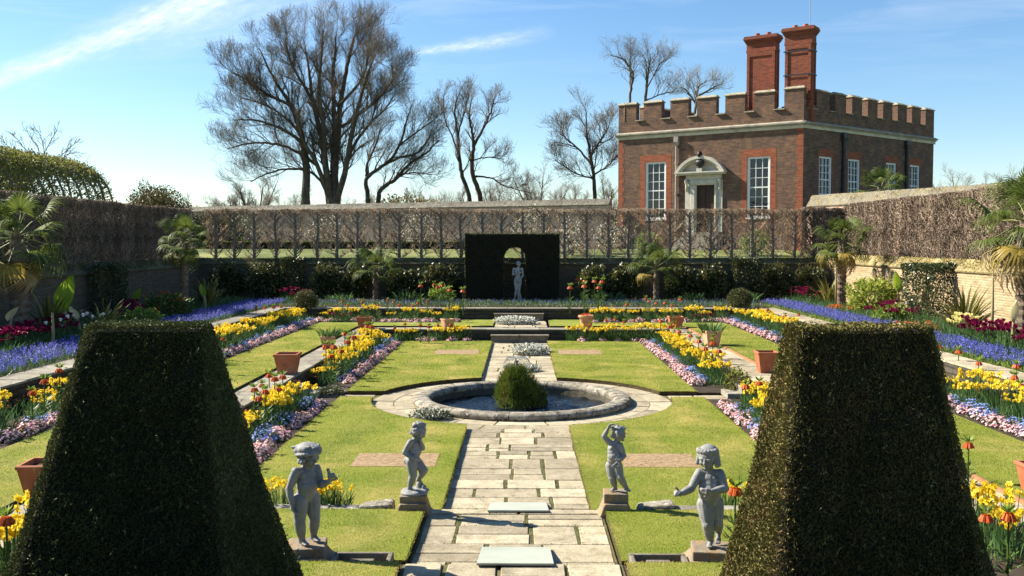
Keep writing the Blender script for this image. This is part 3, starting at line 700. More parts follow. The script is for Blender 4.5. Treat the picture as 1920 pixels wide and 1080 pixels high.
def wall_holes(b, L, z0, z1, holes, depth=.16):
    xs = sorted({0, L, *[h[0] for h in holes], *[h[1] for h in holes]}); zs_ = sorted({z0, z1, *[h[2] for h in holes], *[h[3] for h in holes]})
    for i in range(len(xs) - 1):
        for j in range(len(zs_) - 1):
            cx, cz = (xs[i] + xs[i + 1]) / 2, (zs_[j] + zs_[j + 1]) / 2
            if any(h[0] < cx < h[1] and h[2] < cz < h[3] for h in holes): continue
            b.add([(xs[i], 0, zs_[j]), (xs[i + 1], 0, zs_[j]), (xs[i + 1], 0, zs_[j + 1]), (xs[i], 0, zs_[j + 1])], [(0, 1, 2, 3)])
    for (a, c, e, f) in holes:
        b.add([(a, 0, e), (c, 0, e), (c, 0, f), (a, 0, f), (a, depth, e), (c, depth, e), (c, depth, f), (a, depth, f)], [(0, 4, 5, 1), (1, 5, 6, 2), (2, 6, 7, 3), (3, 7, 4, 0)])
def rect(fn, x0, y0, x1, y1):
    a = fn(x0, y0); c = fn(x1, y1); return [a[0], c[0], c[1], a[1]]
wins_f = []
for (xa, xb, yt, yb) in ((1210, 1249, 305.5, 411), (1401, 1444.5, 292, 407.5)):
    xm = (xa + xb) / 2; s0 = oF(xa, yt)[0]; s1 = oF(xb, yt)[0]; wins_f.append((s0, s1, oF(xm, yb)[1], oF(xm, yt)[1]))
zwt = sum(w[3] for w in wins_f) / 2; zwb = sum(w[2] for w in wins_f) / 2
wins_f = [(w[0], w[1], zwb, zwt) for w in wins_f]
ds0, ds1 = oF(1306.5, 347)[0], oF(1340.5, 347)[0]; zdt = oF(1323, 347)[1]; zdb = zdt - 2.72
wins_s = []
for (xa, xb, yt, yb) in ((1536, 1560.5, 291.5, 349.5), (1590.5, 1613, 298, 357), (1661.5, 1681, 306.5, 362), (1706, 1725, 312, 366)):
    wins_s.append((oS(xa, yt)[0], oS(xb, yt)[0], oS(xa, yb)[1], oS((xa + xb) / 2, yt)[1]))
zt_s = sum(w[3] for w in wins_s) / 4; wins_s = [(w[0], w[1], zt_s - 2.15, zt_s) for w in wins_s]
house = empty('brick_building', (bR.x, bR.y, ZB), 0, 'dark brick castellated pavilion with white windows and stone door', 'building')
house_inv = Matrix.Translation((-bR.x, -bR.y, -ZB))
def hb(M_): b = MB(); b.M = house_inv @ M_; return b
b = hb(MF); wall_holes(b, LF, ZB - .3, zc0, wins_f + [(ds0, ds1, zdb, zdt)], .18)
b.M = house_inv @ MS; wall_holes(b, LS, ZB - .3, zc0, wins_s, .18)
bB = bL + (bF - bR)
MB_, LB, _ = frame_of(bB, bL); MK, LK, _ = frame_of(bF, bB)
for m_, l_ in ((MB_, LB), (MK, LK)): b.M = house_inv @ m_; wall_holes(b, l_, ZB - .3, zs, [])
b.build('wall', MT['brick_dark'], house)
b = hb(Matrix.Identity(4)); k = [p + Vector((0, 0, 0)) for p in (bL, bR, bF, bB)]
b.add([(p.x, p.y, 9.9) for p in k], [(0, 1, 2, 3)]); b.build('roof', MT['iron'], house, uv=False)
# parapet, cornice, band
PT = .42
for (M_, L_, e0, e1) in ((MF, LF, .10, 0), (MS, LS, .0, .12)):
    b = hb(M_); b.box(0, L_, .002 if M_ is MF else .003, PT, zc1, zs); b.build('parapet', MT['brick_dark'], house)
    b = hb(M_); b.box(-e0, L_ + (.055 if M_ is MF else e1), -.06, .1, zc0, zc0 + .17); b.build('stone_band', MT['band'], house)
    b = hb(M_); b.box(-e0 - .05, L_ + (.10 if M_ is MF else e1 + .05), -.12, .1, zc0 + .172, zc0 + .25); b.box(-e0 - .1, L_ + (.15 if M_ is MF else e1 + .1), -.19, .1, zc0 + .252, zc0 + .33)
    b.hexa([(-e0, -.17, zc0 + .332), (L_ + e1, -.17, zc0 + .332), (L_ + e1, .1, zc0 + .332), (-e0, .1, zc0 + .332), (-e0, -.0, zc1 + .02), (L_ + e1, -.0, zc1 + .02), (L_ + e1, .1, zc1 + .02), (-e0, .1, zc1 + .02)])
    b.build('cornice', MT['band_grey'], house, uv=False)
def merlon(M_, s0, s1, z0, z1, y0=.0, y1=PT, capz=.17):
    b = hb(M_); b.box(s0, s1, y0 + .004, y1, z0 + .001, z1 - capz); o = b.build('merlon', MT['brick_dark'], house)
    c = hb(M_); g = .05; ym = (y0 + y1) / 2; e = .06
    c.add([(s0 - g, y0 - g, z1 - capz), (s1 + g, y0 - g, z1 - capz), (s1 + g, y1 + g, z1 - capz), (s0 - g, y1 + g, z1 - capz),
           (s0 - g, y0 - g, z1 - capz + .04), (s1 + g, y0 - g, z1 - capz + .04), (s1 + g, y1 + g, z1 - capz + .04), (s0 - g, y1 + g, z1 - capz + .04),
           (s0 + e, ym - .04, z1), (s1 - e, ym - .04, z1), (s1 - e, ym + .04, z1), (s0 + e, ym + .04, z1)],
          [(0, 3, 2, 1), (0, 1, 5, 4), (1, 2, 6, 5), (2, 3, 7, 6), (3, 0, 4, 7), (4, 5, 9, 8), (5, 6, 10, 9), (6, 7, 11, 10), (7, 4, 8, 11), (8, 9, 10, 11)])
    c.build('merlon_cap', MT['cap'], o, uv=False)
def crenel_sill(M_, s0, s1):
    b = hb(M_); b.hexa([(s0 - .03, -.10, zs - .05), (s1 + .03, -.10, zs - .05), (s1 + .03, PT + .05, zs - .05), (s0 - .03, PT + .05, zs - .05), (s0 - .03, -.10, zs), (s1 + .03, -.10, zs), (s1 + .03, PT, zs + .10), (s0 - .03, PT, zs + .10)])
    b.build('crenel_sill', MT['cap'], house, uv=False)
fe = [(1160.5, 1193), (1207, 1240.5), (1257, 1291), (1307, 1343), (1360, 1397), (1414, 1452.5), (1471, 1508)]
ss = [(oF(a, 190 - (a - 1160) * .09)[0], oF(c, 190 - (c - 1160) * .09)[0]) for a, c in fe]
ss[0] = (0.003, ss[0][1]); ss[-1] = (ss[-1][0], LF - .003)
for a, c in ss: merlon(MF, a, c, zs, zt if c < LF - .1 else zt + .06)
for i in range(6): crenel_sill(MF, ss[i][1], ss[i + 1][0])
p_ = (LS - PT - .35) / 8; prev = PT + .02
for i in range(8):
    a = PT + .35 + p_ * i + (p_ * .36 if i else .42); c = PT + .35 + p_ * (i + 1)
    if i == 7: c = LS - .003
    crenel_sill(MS, prev, a); merlon(MS, a, c, zs, zt); prev = c
for m_, l_ in ((MB_, LB), (MK, LK)):
    n_ = int(l_ / 1.6)
    for i in range(n_): merlon(m_, l_ * i / n_ + .5, l_ * (i + 1) / n_ - .1, zs, zt)
# red brick quoins and surrounds
def surround(M_, w, side, top, below=.0):
    b = hb(M_); a, c, e, f = w
    b.box(a - side, a - .002, -.006, .05, e - below, f + top); b.box(c + .002, c + side, -.006, .05, e - below, f + top); b.box(a - .001, c + .001, -.006, .05, f + .002, f + top)
    b.build('brick_surround', MT['brick_red'], house)
for w in wins_f: surround(MF, w, .34, .42, .3)
for w in wins_s: surround(MS, w, .12, .42)
def quoins(M_, s, sgn):
    b = hb(M_); z = ZB - .3; i = 0
    while z < zc0 - .02:
        h = min(.30, zc0 - z - .002); w = .40 if i % 2 else .30; a, c = sorted((s, s + sgn * w)); b.box(a, c, -.007, .04, z, z + h); z += h; i += 1
    b.build('quoins', MT['brick_red'], house)
quoins(MF, .0, 1); quoins(MF, LF - .0, -1)
# windows
def window(M_, w, cols, rows, meet):
    a, c, e, f = w; b = hb(M_); t = .10; y0, y1 = .05, .17
    b.box(a, a + t, y0, y1, e, f); b.box(c - t, c, y0, y1, e, f); b.box(a + t, c - t, y0, y1, f - t, f); b.box(a + t, c - t, y0, y1, e, e + t * .9)
    A, C, E_, F = a + t, c - t, e + t * .9, f - t
    b.box(A, A + .045, y0 + .03, y1, E_, F); b.box(C - .045, C, y0 + .03, y1, E_, F)
    for i in range(1, cols): x = A + (C - A) * i / cols; b.box(x - .015, x + .015, y0 + .045, y1, E_, F)
    for j in range(1, rows):
        z = E_ + (F - E_) * j / rows; h = .032 if j == meet else .015
        b.box(A, C, y0 + .04, y1 - .001, z - h, z + h)
    o = b.build('window', MT['white'], house, uv=False)
    g = hb(M_); g.box(A, C, .155, .168, E_, F); g.build('pane', MT['glass'], o, uv=False)
    s_ = hb(M_); s_.box(a - .06, c + .06, -.05, .05, e - .09, e - .002); s_.build('sill', MT['whitestone'], o, uv=False)
for w in wins_f: window(MF, w, 3, 6, 3)
for w in wins_s: window(MS, w, 3, 5, 2)
# door, its stone case and the bust over it
b = hb(MF); b.box(ds0, ds1, .12, .178, zdb, zdt); dm = (ds0 + ds1) / 2
for sx in (-1, 1):
    for z0, z1 in ((zdb + .15, zdb + .9), (zdb + 1.0, zdb + 1.7), (zdb + 1.8, zdt - .1)): b.box(*sorted((dm + sx * .07, dm + sx * ((ds1 - ds0) / 2 - .08))), .09, .121, z0, z1)
b.build('door', MT['door'], house, uv=False)
s_l, s_r = oF(1285.5, 360)[0], oF(1355.5, 360)[0]; zen = oF(1320, 328)[1]; zped = oF(1320, 324)[1]
b = hb(MF)
for (x0, x1) in ((s_l + .28, ds0), (ds1, s_r - .28)):
    b.box(x0, x1, -.10, .10, zdb, zdt + .001); b.box(x0 + .08, x1 - .08, -.14, .0, zdb, zdt)
b.box(s_l + .28, s_r - .28, -.10, .10, zdt + .002, zdt + .34); b.box(s_l + .33, s_r - .33, -.14, -.05, zdt + .06, zdt + .28)
for x0 in (s_l, s_r - .26): b.box(x0, x0 + .26, -.07, .05, zdb, zdt + .3)
b.box(s_l + .05, s_r - .05, -.12, .02, zdt + .342, zen); b.build('door_case', MT['whitestone'], house, uv=False, bevel=.015)
for x0 in (s_l + .02, s_r - .24):
    b = hb(MF); xx = x0 + .11
    b.tube([(xx, -.10, zdt - .35), (xx, -.17, zdt - .2), (xx, -.14, zdt + .0), (xx, -.24, zdt + .2), (xx, -.3, zdt + .34)], [.05, .09, .06, .10, .09], 8)
    b.build('console', MT['whitestone'], house, smooth=True, uv=False)
b = hb(MF); pl, pr = oF(1272.5, 324)[0], oF(1362, 324)[0]
b.box(pl, pr, -.42, .02, zen + .002, zen + .10); b.box(pl - .05, pr + .05, -.5, .02, zen + .102, zen + .18)
zb_ = zen + .182; hw = (pr - pl) / 2 + .02; rise = oF(1318, 293)[1] - zb_; rad = (hw * hw + rise * rise) / (2 * rise); cz = zb_ + rise - rad; a_max = math.asin(hw / rad); mid = (pl + pr) / 2
def arcband(r0, r1, y0, y1, gap=.0):
    n = 12
    for sgn in (-1, 1):
        ts = [gap + (a_max - gap) * i / n for i in range(n + 1)]
        for i in range(n):
            q = []
            for y in (y0, y1):
                for (t, r) in ((ts[i], r0), (ts[i + 1], r0), (ts[i + 1], r1), (ts[i], r1)): q.append((mid + sgn * r * math.sin(t), y, max(cz + r * math.cos(t), zb_)))
            b.add(q, [(0, 1, 2, 3), (7, 6, 5, 4), (0, 4, 5, 1), (1, 5, 6, 2), (2, 6, 7, 3), (3, 7, 4, 0)] if sgn < 0 else [(3, 2, 1, 0), (4, 5, 6, 7), (1, 5, 4, 0), (2, 6, 5, 1), (3, 7, 6, 2), (0, 4, 7, 3)])
arcband(rad - .16, rad, -.45, .02); arcband(rad - .26, rad - .162, -.33, .02)
n = 16; q = [(mid + (rad - .25) * math.sin(t), .005, max(cz + (rad - .25) * math.cos(t), zb_)) for t in [-a_max + 2 * a_max * i / n for i in range(n + 1)]]
b.add([(x, -.02, z) for x, y, z in q] + [(mid, -.02, zb_)], [(i + 1, i, n + 1) for i in range(n)])
b.build('pediment', MT['whitestone'], house, uv=False)
b = hb(MF); zz = zb_
b.cbox((mid, -.34, zz + .09), (.34, .24, .18)); bo = b.build('bust_base', MT['whitestone'], house, uv=False)
b = hb(MF); zz += .18
b.lathe([(.0, .0), (.08, 0), (.07, .08), (.17, .14), (.22, .26), (.25, .36), (.2, .45), (.09, .52), (.08, .62), (.0, .62)], 12, (mid, -.34, zz), sx=1.25, sy=.65)
b.ball((mid - .01, -.37, zz + .79), (.145, .16, .19), 12, 9); b.ball((mid - .02, -.30, zz + .84), (.15, .14, .16), 10, 7); b.ball((mid - .02, -.52, zz + .78), (.025, .04, .03), 6, 5)
b.build('bust', MT['bust'], house, smooth=True, uv=False)
# drainpipes
def pipe(M_, s, m, w=.07, head=(.17, .45)):
    b = hb(M_); b.tube([(s, -.10, ZB), (s, -.10, zc0 - .5)], w, 8)
    for z in (4.2, 6.2, 8.0): b.tube([(s, -.10, z), (s, -.10, z + .09)], w * 1.45, 8)
    hw_, hh = head; b.hexa([(s - hw_ * .5, -.16, zc0 - hh - .12), (s + hw_ * .5, -.16, zc0 - hh - .12), (s + hw_ * .5, -.0, zc0 - hh - .12), (s - hw_ * .5, -.0, zc0 - hh - .12), (s - hw_, -.26, zc0 - hh + .12), (s + hw_, -.26, zc0 - hh + .12), (s + hw_, -.0, zc0 - hh + .12), (s - hw_, -.0, zc0 - hh + .12)])
    b.box(s - hw_ * .8, s + hw_ * .8, -.22, -.0, zc0 - hh + .121, zc0 - .01)
    b.build('drainpipe', m, house, uv=False)
pipe(MF, oF(1269.5, 300)[0], MT['greypipe']); pipe(MS, oS(1579.5, 300)[0], MT['iron'], .10, (.26, .4)); pipe(MS, oS(1698, 300)[0], MT['iron'], .10, (.26, .4))
# chimneys
def chimney(px, Y, front, side, ztop, iron):
    c = atY(px, 120, Y); M_ = MF.copy(); M_.translation = Vector((c.x, c.y, 0)); b = hb(M_)
    def ringbox(g, z0, z1): b.box(-front - g, g, -g, side + g, z0, z1)
    ringbox(0, 9.8, ztop - 1.05); ringbox(.12, 9.81, 10.9)
    for sx in (-front, -.16): b.box(sx, sx + .16, -.045, .0, 11.2, ztop - 1.05)      # raised edges of the sunk panel
    b.box(-front + .161, -.161, -.045, 0, ztop - 1.3, ztop - 1.05)
    for y in (0, side - .14): b.box(-.001, .045, y, y + .14, 11.2, ztop - 1.05)
    for i, (g, h) in enumerate(((.05, .12), (.03, .38), (.07, .07), (.11, .07), (.15, .08), (.19, .09), (.16, .1))):
        z0 = ztop - 1.05 + sum(k[1] for k in ((.05, .12), (.03, .38), (.07, .07), (.11, .07), (.15, .08), (.19, .09))[:i]) + .001 * i; ringbox(g, z0, z0 + h)
    o = b.build('chimney', MT['brick_chim'], house)
    for k in range(2):
        p = hb(M_); p.lathe([(.13, ztop - .12), (.14, ztop + .06), (.11, ztop + .06), (.1, ztop - .1)], 12, (-front * (.3 + .4 * k), side / 2, 0)); p.build('chimney_pot', MT['terracotta'], o, uv=False)
    if iron:
        for z in iron: p = hb(M_); p.box(-front - .07, .07, -.075, -.05, z, z + .07); p.box(.05, .075, -.07, side + .07, z, z + .07); p.build('iron_band', MT['iron'], o, uv=False)
        p = hb(M_); p.tube([(-.22, side / 2, ztop - .1), (-.22, side / 2, ztop + 3.6)], .022, 6); p.build('lightning_rod', MT['rail'], o, uv=False)
chimney(1453, 55.6, 1.66, .62, 15.42, None); chimney(1521, 53.0, 1.45, .72, 15.30, (12.55, 13.85))
# stone steps up to the door
b = hb(Matrix.Identity(4)); b.M = MF
nst = 7; zg = gh(0, 50)
for i in range(nst): b.box(dm - 1.1, dm + 1.1, -.45 - .34 * (nst - i), -.45 - .34 * (nst - 1 - i) + (.0 if i < nst - 1 else .38), zg - .2, zg + (zdb - zg) * (i + 1) / nst - .01)
tag(b.build('stone_steps', MT['flag_grey'], uv=False, bevel=.01), 'pale stone steps up to the dark building door', 'steps')
# railings in front of the building
def railing(x0, x1, y, z, h, label):
    b = MB(); n = int((x1 - x0) / .14)
    b.box(x0, x1, y - .02, y + .02, z + h, z + h + .035); b.box(x0, x1, y - .015, y + .015, z + .12, z + .15)
    for i in range(n + 1):
        x = x0 + (x1 - x0) * i / n; b.tube([(x, y, z), (x, y, z + h + (.0))], .009, 4)
        if i % 12 == 0: b.box(x - .025, x + .025, y - .025, y + .025, z - .1, z + h + .1)
    tag(b.build('railing', MT['rail'], uv=False), label, 'railing')
railing(1.9, 6.3, 47.5, 2.55, 1.15, 'grey iron railing behind the hedge trees left of the doorway')
railing(9.6, 12.9, 47.5, 2.55, 1.15, 'grey iron railing behind the hedge trees right of the doorway')
b = MB(); b.box(1.5, 13.5, 44.6, 46.6, 2.2, 2.62); tag(b.build('gravel_walk', MT['flag'], uv=False), kind='structure')
# ================================================================ PLANTS
def tri_scatter(V, F, n, rng=NR):
    """n random points with normals over the faces F of V"""
    T = []
    for f in F:
        for i in range(1, len(f) - 1): T.append((f[0], f[i], f[i + 1]))
    V = np.asarray([tuple(v) for v in V], float); T = np.asarray(T); A, B, C_ = V[T[:, 0]], V[T[:, 1]], V[T[:, 2]]
    cr = np.cross(B - A, C_ - A); ar = np.linalg.norm(cr, axis=1); k = rng.choice(len(T), n, p=ar / ar.sum())
    r1, r2 = rng.random(n), rng.random(n); fl = r1 + r2 > 1; r1[fl], r2[fl] = 1 - r1[fl], 1 - r2[fl]
    return A[k] + (B - A)[k] * r1[:, None] + (C_ - A)[k] * r2[:, None], unit(cr[k]), ar.sum() / 2
def lumpy(P, amp, freq, seed=0):
    s = np.zeros(len(P))
    r = np.random.default_rng(seed)
    for k in range(6):
        d = r.normal(size=3) * freq * (1 + .5 * k); s += np.sin(P @ d + r.random() * 6.28) / (1 + .4 * k)
    return s * amp / 3
def clipped(name_core, V, F, n, L, Wd, mat_leaf, mat_core, parent, bump=.02, spread=.6, seed=1, origin=(0, 0, 0), leafname='foliage', deep=.03):
    """a clipped surface of small sprigs over a dark core"""
    rng = np.random.default_rng(seed)
    P, N, A = tri_scatter(V, F, n, rng)
    P = P + N * (lumpy(P, bump, 5, seed) + rng.normal(size=n) * .006 - rng.random(n) ** 3 * deep)[:, None]
    D = rng.normal(size=(n, 3)); D = unit(unit(D - N * (D * N).sum(1, keepdims=True)) + N * spread * rng.uniform(.1, 1.3, n)[:, None])
    v, f = leaf_quads(P - D * (L * .5), D, L * rng.uniform(.6, 1.3, n), Wd * rng.uniform(.7, 1.3, n), .06, rng, np.cross(N + rng.normal(size=(n, 3)) * .2, D))
    o = link(leafname, np_mesh(leafname, v - np.array(origin), f, MT[mat_leaf]), parent)
    return o

# ---------------- the two big clipped yews in front
def topiary(q, label, seed, leaf):
    cx, cy, wx, wy, bx, by, rz, zt_ = q; zb = .27; c, s = math.cos(rz), math.sin(rz)
    root = empty('yew_topiary', (cx, cy, zb), 0, label, 'topiary', None)
    lev = 9; V, F = [], []
    m = 6
    for i in range(lev + 1):
        t = i / lev; z = zt_ + (zb - zt_) * t; d = zt_ - z; fl = .06 * math.sin(PI * min(1, d / 2.4))
        a, b_ = wx + bx * d - fl * .6, wy + by * d - fl * .5; r = .05
        if i == 0: a -= .015; b_ -= .015
        loop = []
        for (sx, sy) in ((-1, -1), (1, -1), (1, 1), (-1, 1)):
            for k in range(3):
                ang = {(-1, -1): PI, (1, -1): 1.5 * PI, (1, 1): 0, (-1, 1): .5 * PI}[(sx, sy)] + k * PI / 4
                loop.append((sx * (a - r) + r * math.cos(ang), sy * (b_ - r) + r * math.sin(ang)))
        V += [(cx + c * x - s * y, cy + s * x + c * y, z) for x, y in loop]
    n = 12
    for i in range(lev): F += [(i * n + j, (i + 1) * n + j, (i + 1) * n + (j + 1) % n, i * n + (j + 1) % n) for j in range(n)]
    F.append(tuple(range(n)))
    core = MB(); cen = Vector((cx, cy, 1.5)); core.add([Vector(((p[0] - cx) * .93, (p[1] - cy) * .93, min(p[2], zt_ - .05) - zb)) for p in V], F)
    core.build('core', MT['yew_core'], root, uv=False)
    P, N, A = tri_scatter(V, F, 10)
    clipped('core', V, F, int(A * 19000), .026, .0085, leaf, None, root, .020, .42, seed, (cx, cy, zb), deep=.028)
    rng = np.random.default_rng(seed + 50); P, N, A = tri_scatter(V, F, 900, rng); D = unit(N * .8 + rng.normal(size=P.shape) * .45 + [0, 0, .35]); ps = []     # stray shoots past the shears
    for k in range(5):
        Q = P + D * (.012 + .011 * k); v, f = leaf_quads(Q - np.array([cx, cy, zb]), unit(D + rng.normal(size=P.shape) * .8), .022, .007, .05, rng); ps.append((v, f))
    v, f, _ = cat(ps); link('shoots', np_mesh('shoots', v, f, MT[leaf]), root)
    tr = MB(); tr.tube([(0, 0, -.1), (0, 0, .8)], .09, 8); tr.build('trunk', MT['bark'], root, uv=False)
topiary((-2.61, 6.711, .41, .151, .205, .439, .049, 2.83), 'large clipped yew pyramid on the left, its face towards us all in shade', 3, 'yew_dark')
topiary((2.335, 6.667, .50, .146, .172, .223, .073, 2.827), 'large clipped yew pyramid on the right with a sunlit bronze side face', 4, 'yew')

# ---------------- yew niche behind the statue
def niche():
    x0, x1, z0, z1, y0, y1 = -2.40, 1.60, .88, 3.74, 40.75, 42.0; a0, a1 = -.78, .20; zs_ = 2.72; am = (a0 + a1) / 2; ar = (a1 - a0) / 2
    root = empty('yew_niche', ((x0 + x1) / 2, 41.3, z0), 0, 'dark clipped yew block with an arched niche framing a standing statue', 'hedge')
    V, F = [], []
    def quad(*p): o = len(V); V.extend(p); F.append((o, o + 1, o + 2, o + 3))
    n = 10; ar_pts = [(am - ar * math.cos(PI * i / n), zs_ + ar * 1.02 * math.sin(PI * i / n)) for i in range(n + 1)]
    for y, fl in ((y0, 0), (y1, 1)):
        def qd(p): p = [(x, y, z) for x, z in p]; quad(*(p if not fl else p[::-1]))
        qd([(x0, z0), (a0, z0), (a0, zs_), (x0, zs_)]); qd([(a1, z0), (x1, z0), (x1, zs_), (a1, zs_)])
        qd([(x0, zs_), (a0, zs_), (a0, z1), (x0, z1)]); qd([(a1, zs_), (x1, zs_), (x1, z1), (a1, z1)])
        for i in range(n): qd([ar_pts[i], ar_pts[i + 1], (ar_pts[i + 1][0], z1), (ar_pts[i][0], z1)])
    quad((x0, y1, z0), (x0, y0, z0), (x0, y0, z1), (x0, y1, z1)); quad((x1, y0, z0), (x1, y1, z0), (x1, y1, z1), (x1, y0, z1)); quad((x0, y0, z1), (x1, y0, z1), (x1, y1, z1), (x0, y1, z1))
    quad((a0, y0, z0), (a0, y1, z0), (a0, y1, zs_), (a0, y0, zs_)); quad((a1, y1, z0), (a1, y0, z0), (a1, y0, zs_), (a1, y1, zs_))
    for i in range(n): p, q = ar_pts[i], ar_pts[i + 1]; quad((p[0], y0, p[1]), (p[0], y1, p[1]), (q[0], y1, q[1]), (q[0], y0, q[1]))
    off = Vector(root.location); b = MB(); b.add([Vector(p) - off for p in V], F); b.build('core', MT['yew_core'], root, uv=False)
    clipped('core', V, F, 60000, .055, .02, 'yew_dark', None, root, .045, .9, 8, tuple(off), deep=.03)
niche()

# ---------------- leafy masses
def cloud_pts(n, c, r, rng, shell=.55, flat=None, lump=.25):
    d = unit(rng.normal(size=(n, 3))); k = (shell + (1 - shell) * rng.random(n)) * (1 + lump * lumpy(d, 1., 3.2, int(rng.integers(1e6))))
    P = d * k[:, None] * np.asarray(r)
    return P + np.asarray(c), d
def bush(name, c, r, n, L, Wd, m, label, cat, group=None, seed=0, stems=True, boxy=False, lump=.25, extra=None):
    rng = np.random.default_rng(seed + 100); root = empty(name, (c[0], c[1], c[2] - r[2]), rng.uniform(0, .3), label, cat, group)
    if boxy:
        P = rng.uniform(-1, 1, (n, 3)); ax = rng.integers(0, 3, n); sg = rng.choice([-1, 1], n); P[np.arange(n), ax] = sg * (1 - .25 * rng.random(n) ** 2); Dn = P.copy(); P = P * r * (1 + .5 * lumpy(P * 1., lump, 2.2, seed)[:, None]) + np.array([0, 0, r[2]])
    else:
        P, Dn = cloud_pts(n, (0, 0, r[2]), r, rng, .5, None, lump)
    D = unit(Dn * .7 + rng.normal(size=(n, 3)) * .7 + np.array([0, 0, .2]))
    v, f = leaf_quads(P, D, L * rng.uniform(.6, 1.3, n), Wd * rng.uniform(.7, 1.3, n), .1, rng)
    mi = None; ms = MT[m]
    if extra: ms = [MT[m], MT[extra[0]]]; mi = (rng.random(n) < extra[1]).astype(int)
    link('foliage', np_mesh('foliage', v, f, ms, mi), root)
    if stems:
        ln = []
        for i in range(7):
            e = np.array([rng.uniform(-.6, .6) * r[0], rng.uniform(-.6, .6) * r[1], r[2] * rng.uniform(1., 1.6)])
            ln.append(([(e[0] * .15, e[1] * .15, -.15), (e[0] * .5, e[1] * .5, e[2] * .5), e], [.03, .02, .008]))
        v, f = np_tubes(ln, 5); link('stem', np_mesh('stem', v, f, MT['bark']), root)
    return root

for i, (x0, x1, s_) in enumerate(((398, 450, 'leftmost, in the shaded corner'), (455, 528, 'second from the left corner'), (582, 640, 'right of the left ivy column'), (640, 692, 'just left of the left small palm'), (722, 790, 'just right of the left small palm'), (790, 862, 'beside the yew niche on its left'), (1086, 1140, 'behind the imperials right of the niche'), (1140, 1200, 'left of the right small palm'), (1248, 1305, 'right of the right small palm'), (1305, 1362, 'left of the right ivy column'), (1415, 1480, 'right of the right ivy column'), (1480, 1552, 'rightmost, next to the sunlit wall'))):
    a, c_ = at(x0, 560, .9), at(x1, 560, .9); Y = 42.0; xa, xb = (x0 - 978) * Y / 1800, (x1 - 978) * Y / 1800
    h = rnd.uniform(.70, .82)
    bush('wall_shrub', ((xa + xb) / 2, Y, .9 + h), ((xb - xa) / 2 + .1, .42, h), 1500, .15, .085, 'shrubleaf', 'dark leafy shrub trained on the back wall, ' + s_, 'shrub', 'shrubs trained along the back wall', i, lump=.35)
for i, (c, r, lb) in enumerate((((-10.1, 42.2, 1.78), (.46, .33, .9), 'ivy column climbing the back wall on the left'), ((9.75, 42.2, 1.78), (.5, .35, .9), 'ivy column climbing the back wall on the right, lit on its left edge'),
                                ((13.35, 31.6, 1.75), (.42, 1.1, .9), 'dense ivy block on the sunlit wall on the right'), ((-13.95, 32.4, 1.75), (.42, 1.1, .88), 'dark ivy block on the shaded left wall'))):
    bush('ivy', c, r, 4200 if i < 2 else 7000, .085, .06, 'ivy', lb, 'ivy', None, 30 + i, boxy=True, lump=.12, extra=('shrubleaf', .35))
bush('box_ball', (-8.25, 36.55, 1.13), (.46, .46, .46), 6000, .055, .03, 'box', 'rounded dark box bush at the left rear bed corner', 'bush', None, 41, stems=False, lump=.05)
bush('box_ball', (8.35, 36.8, 1.2), (.48, .48, .46), 6000, .055, .03, 'box', 'rounded box bush at the right rear bed corner beside daffodils', 'bush', None, 42, stems=False, lump=.05)
bush('variegated_shrub', (12.35, 33.8, 1.5), (.95, .7, .62), 1500, .2, .07, 'goldleaf', 'yellow-green variegated shrub by the sunlit wall', 'shrub', None, 43)
bush('leafy_shrub', (11.4, 29.6, 1.15), (.55, .5, .3), 1400, .12, .05, 'lightleaf', 'low fresh green shrub behind the right bluebells', 'shrub', None, 44)
bush('leafy_shrub', (-11.6, 31.3, 1.25), (.8, .6, .5), 1500, .14, .06, 'midleaf', 'green shrub with red flowers by the shaded left wall', 'shrub', None, 45, extra=('orange', .07))
bush('leafy_shrub', (-11.2, 28.2, 1.12), (.6, .5, .32), 1100, .12, .05, 'lightleaf', 'low bright green plant behind the left bluebells', 'shrub', None, 46)
bush('leafy_shrub', (-3.35, 39.7, 1.2), (.55, .4, .4), 700, .14, .05, 'lightleaf', 'bright green plant beside the left edge of the yew niche', 'shrub', None, 47)

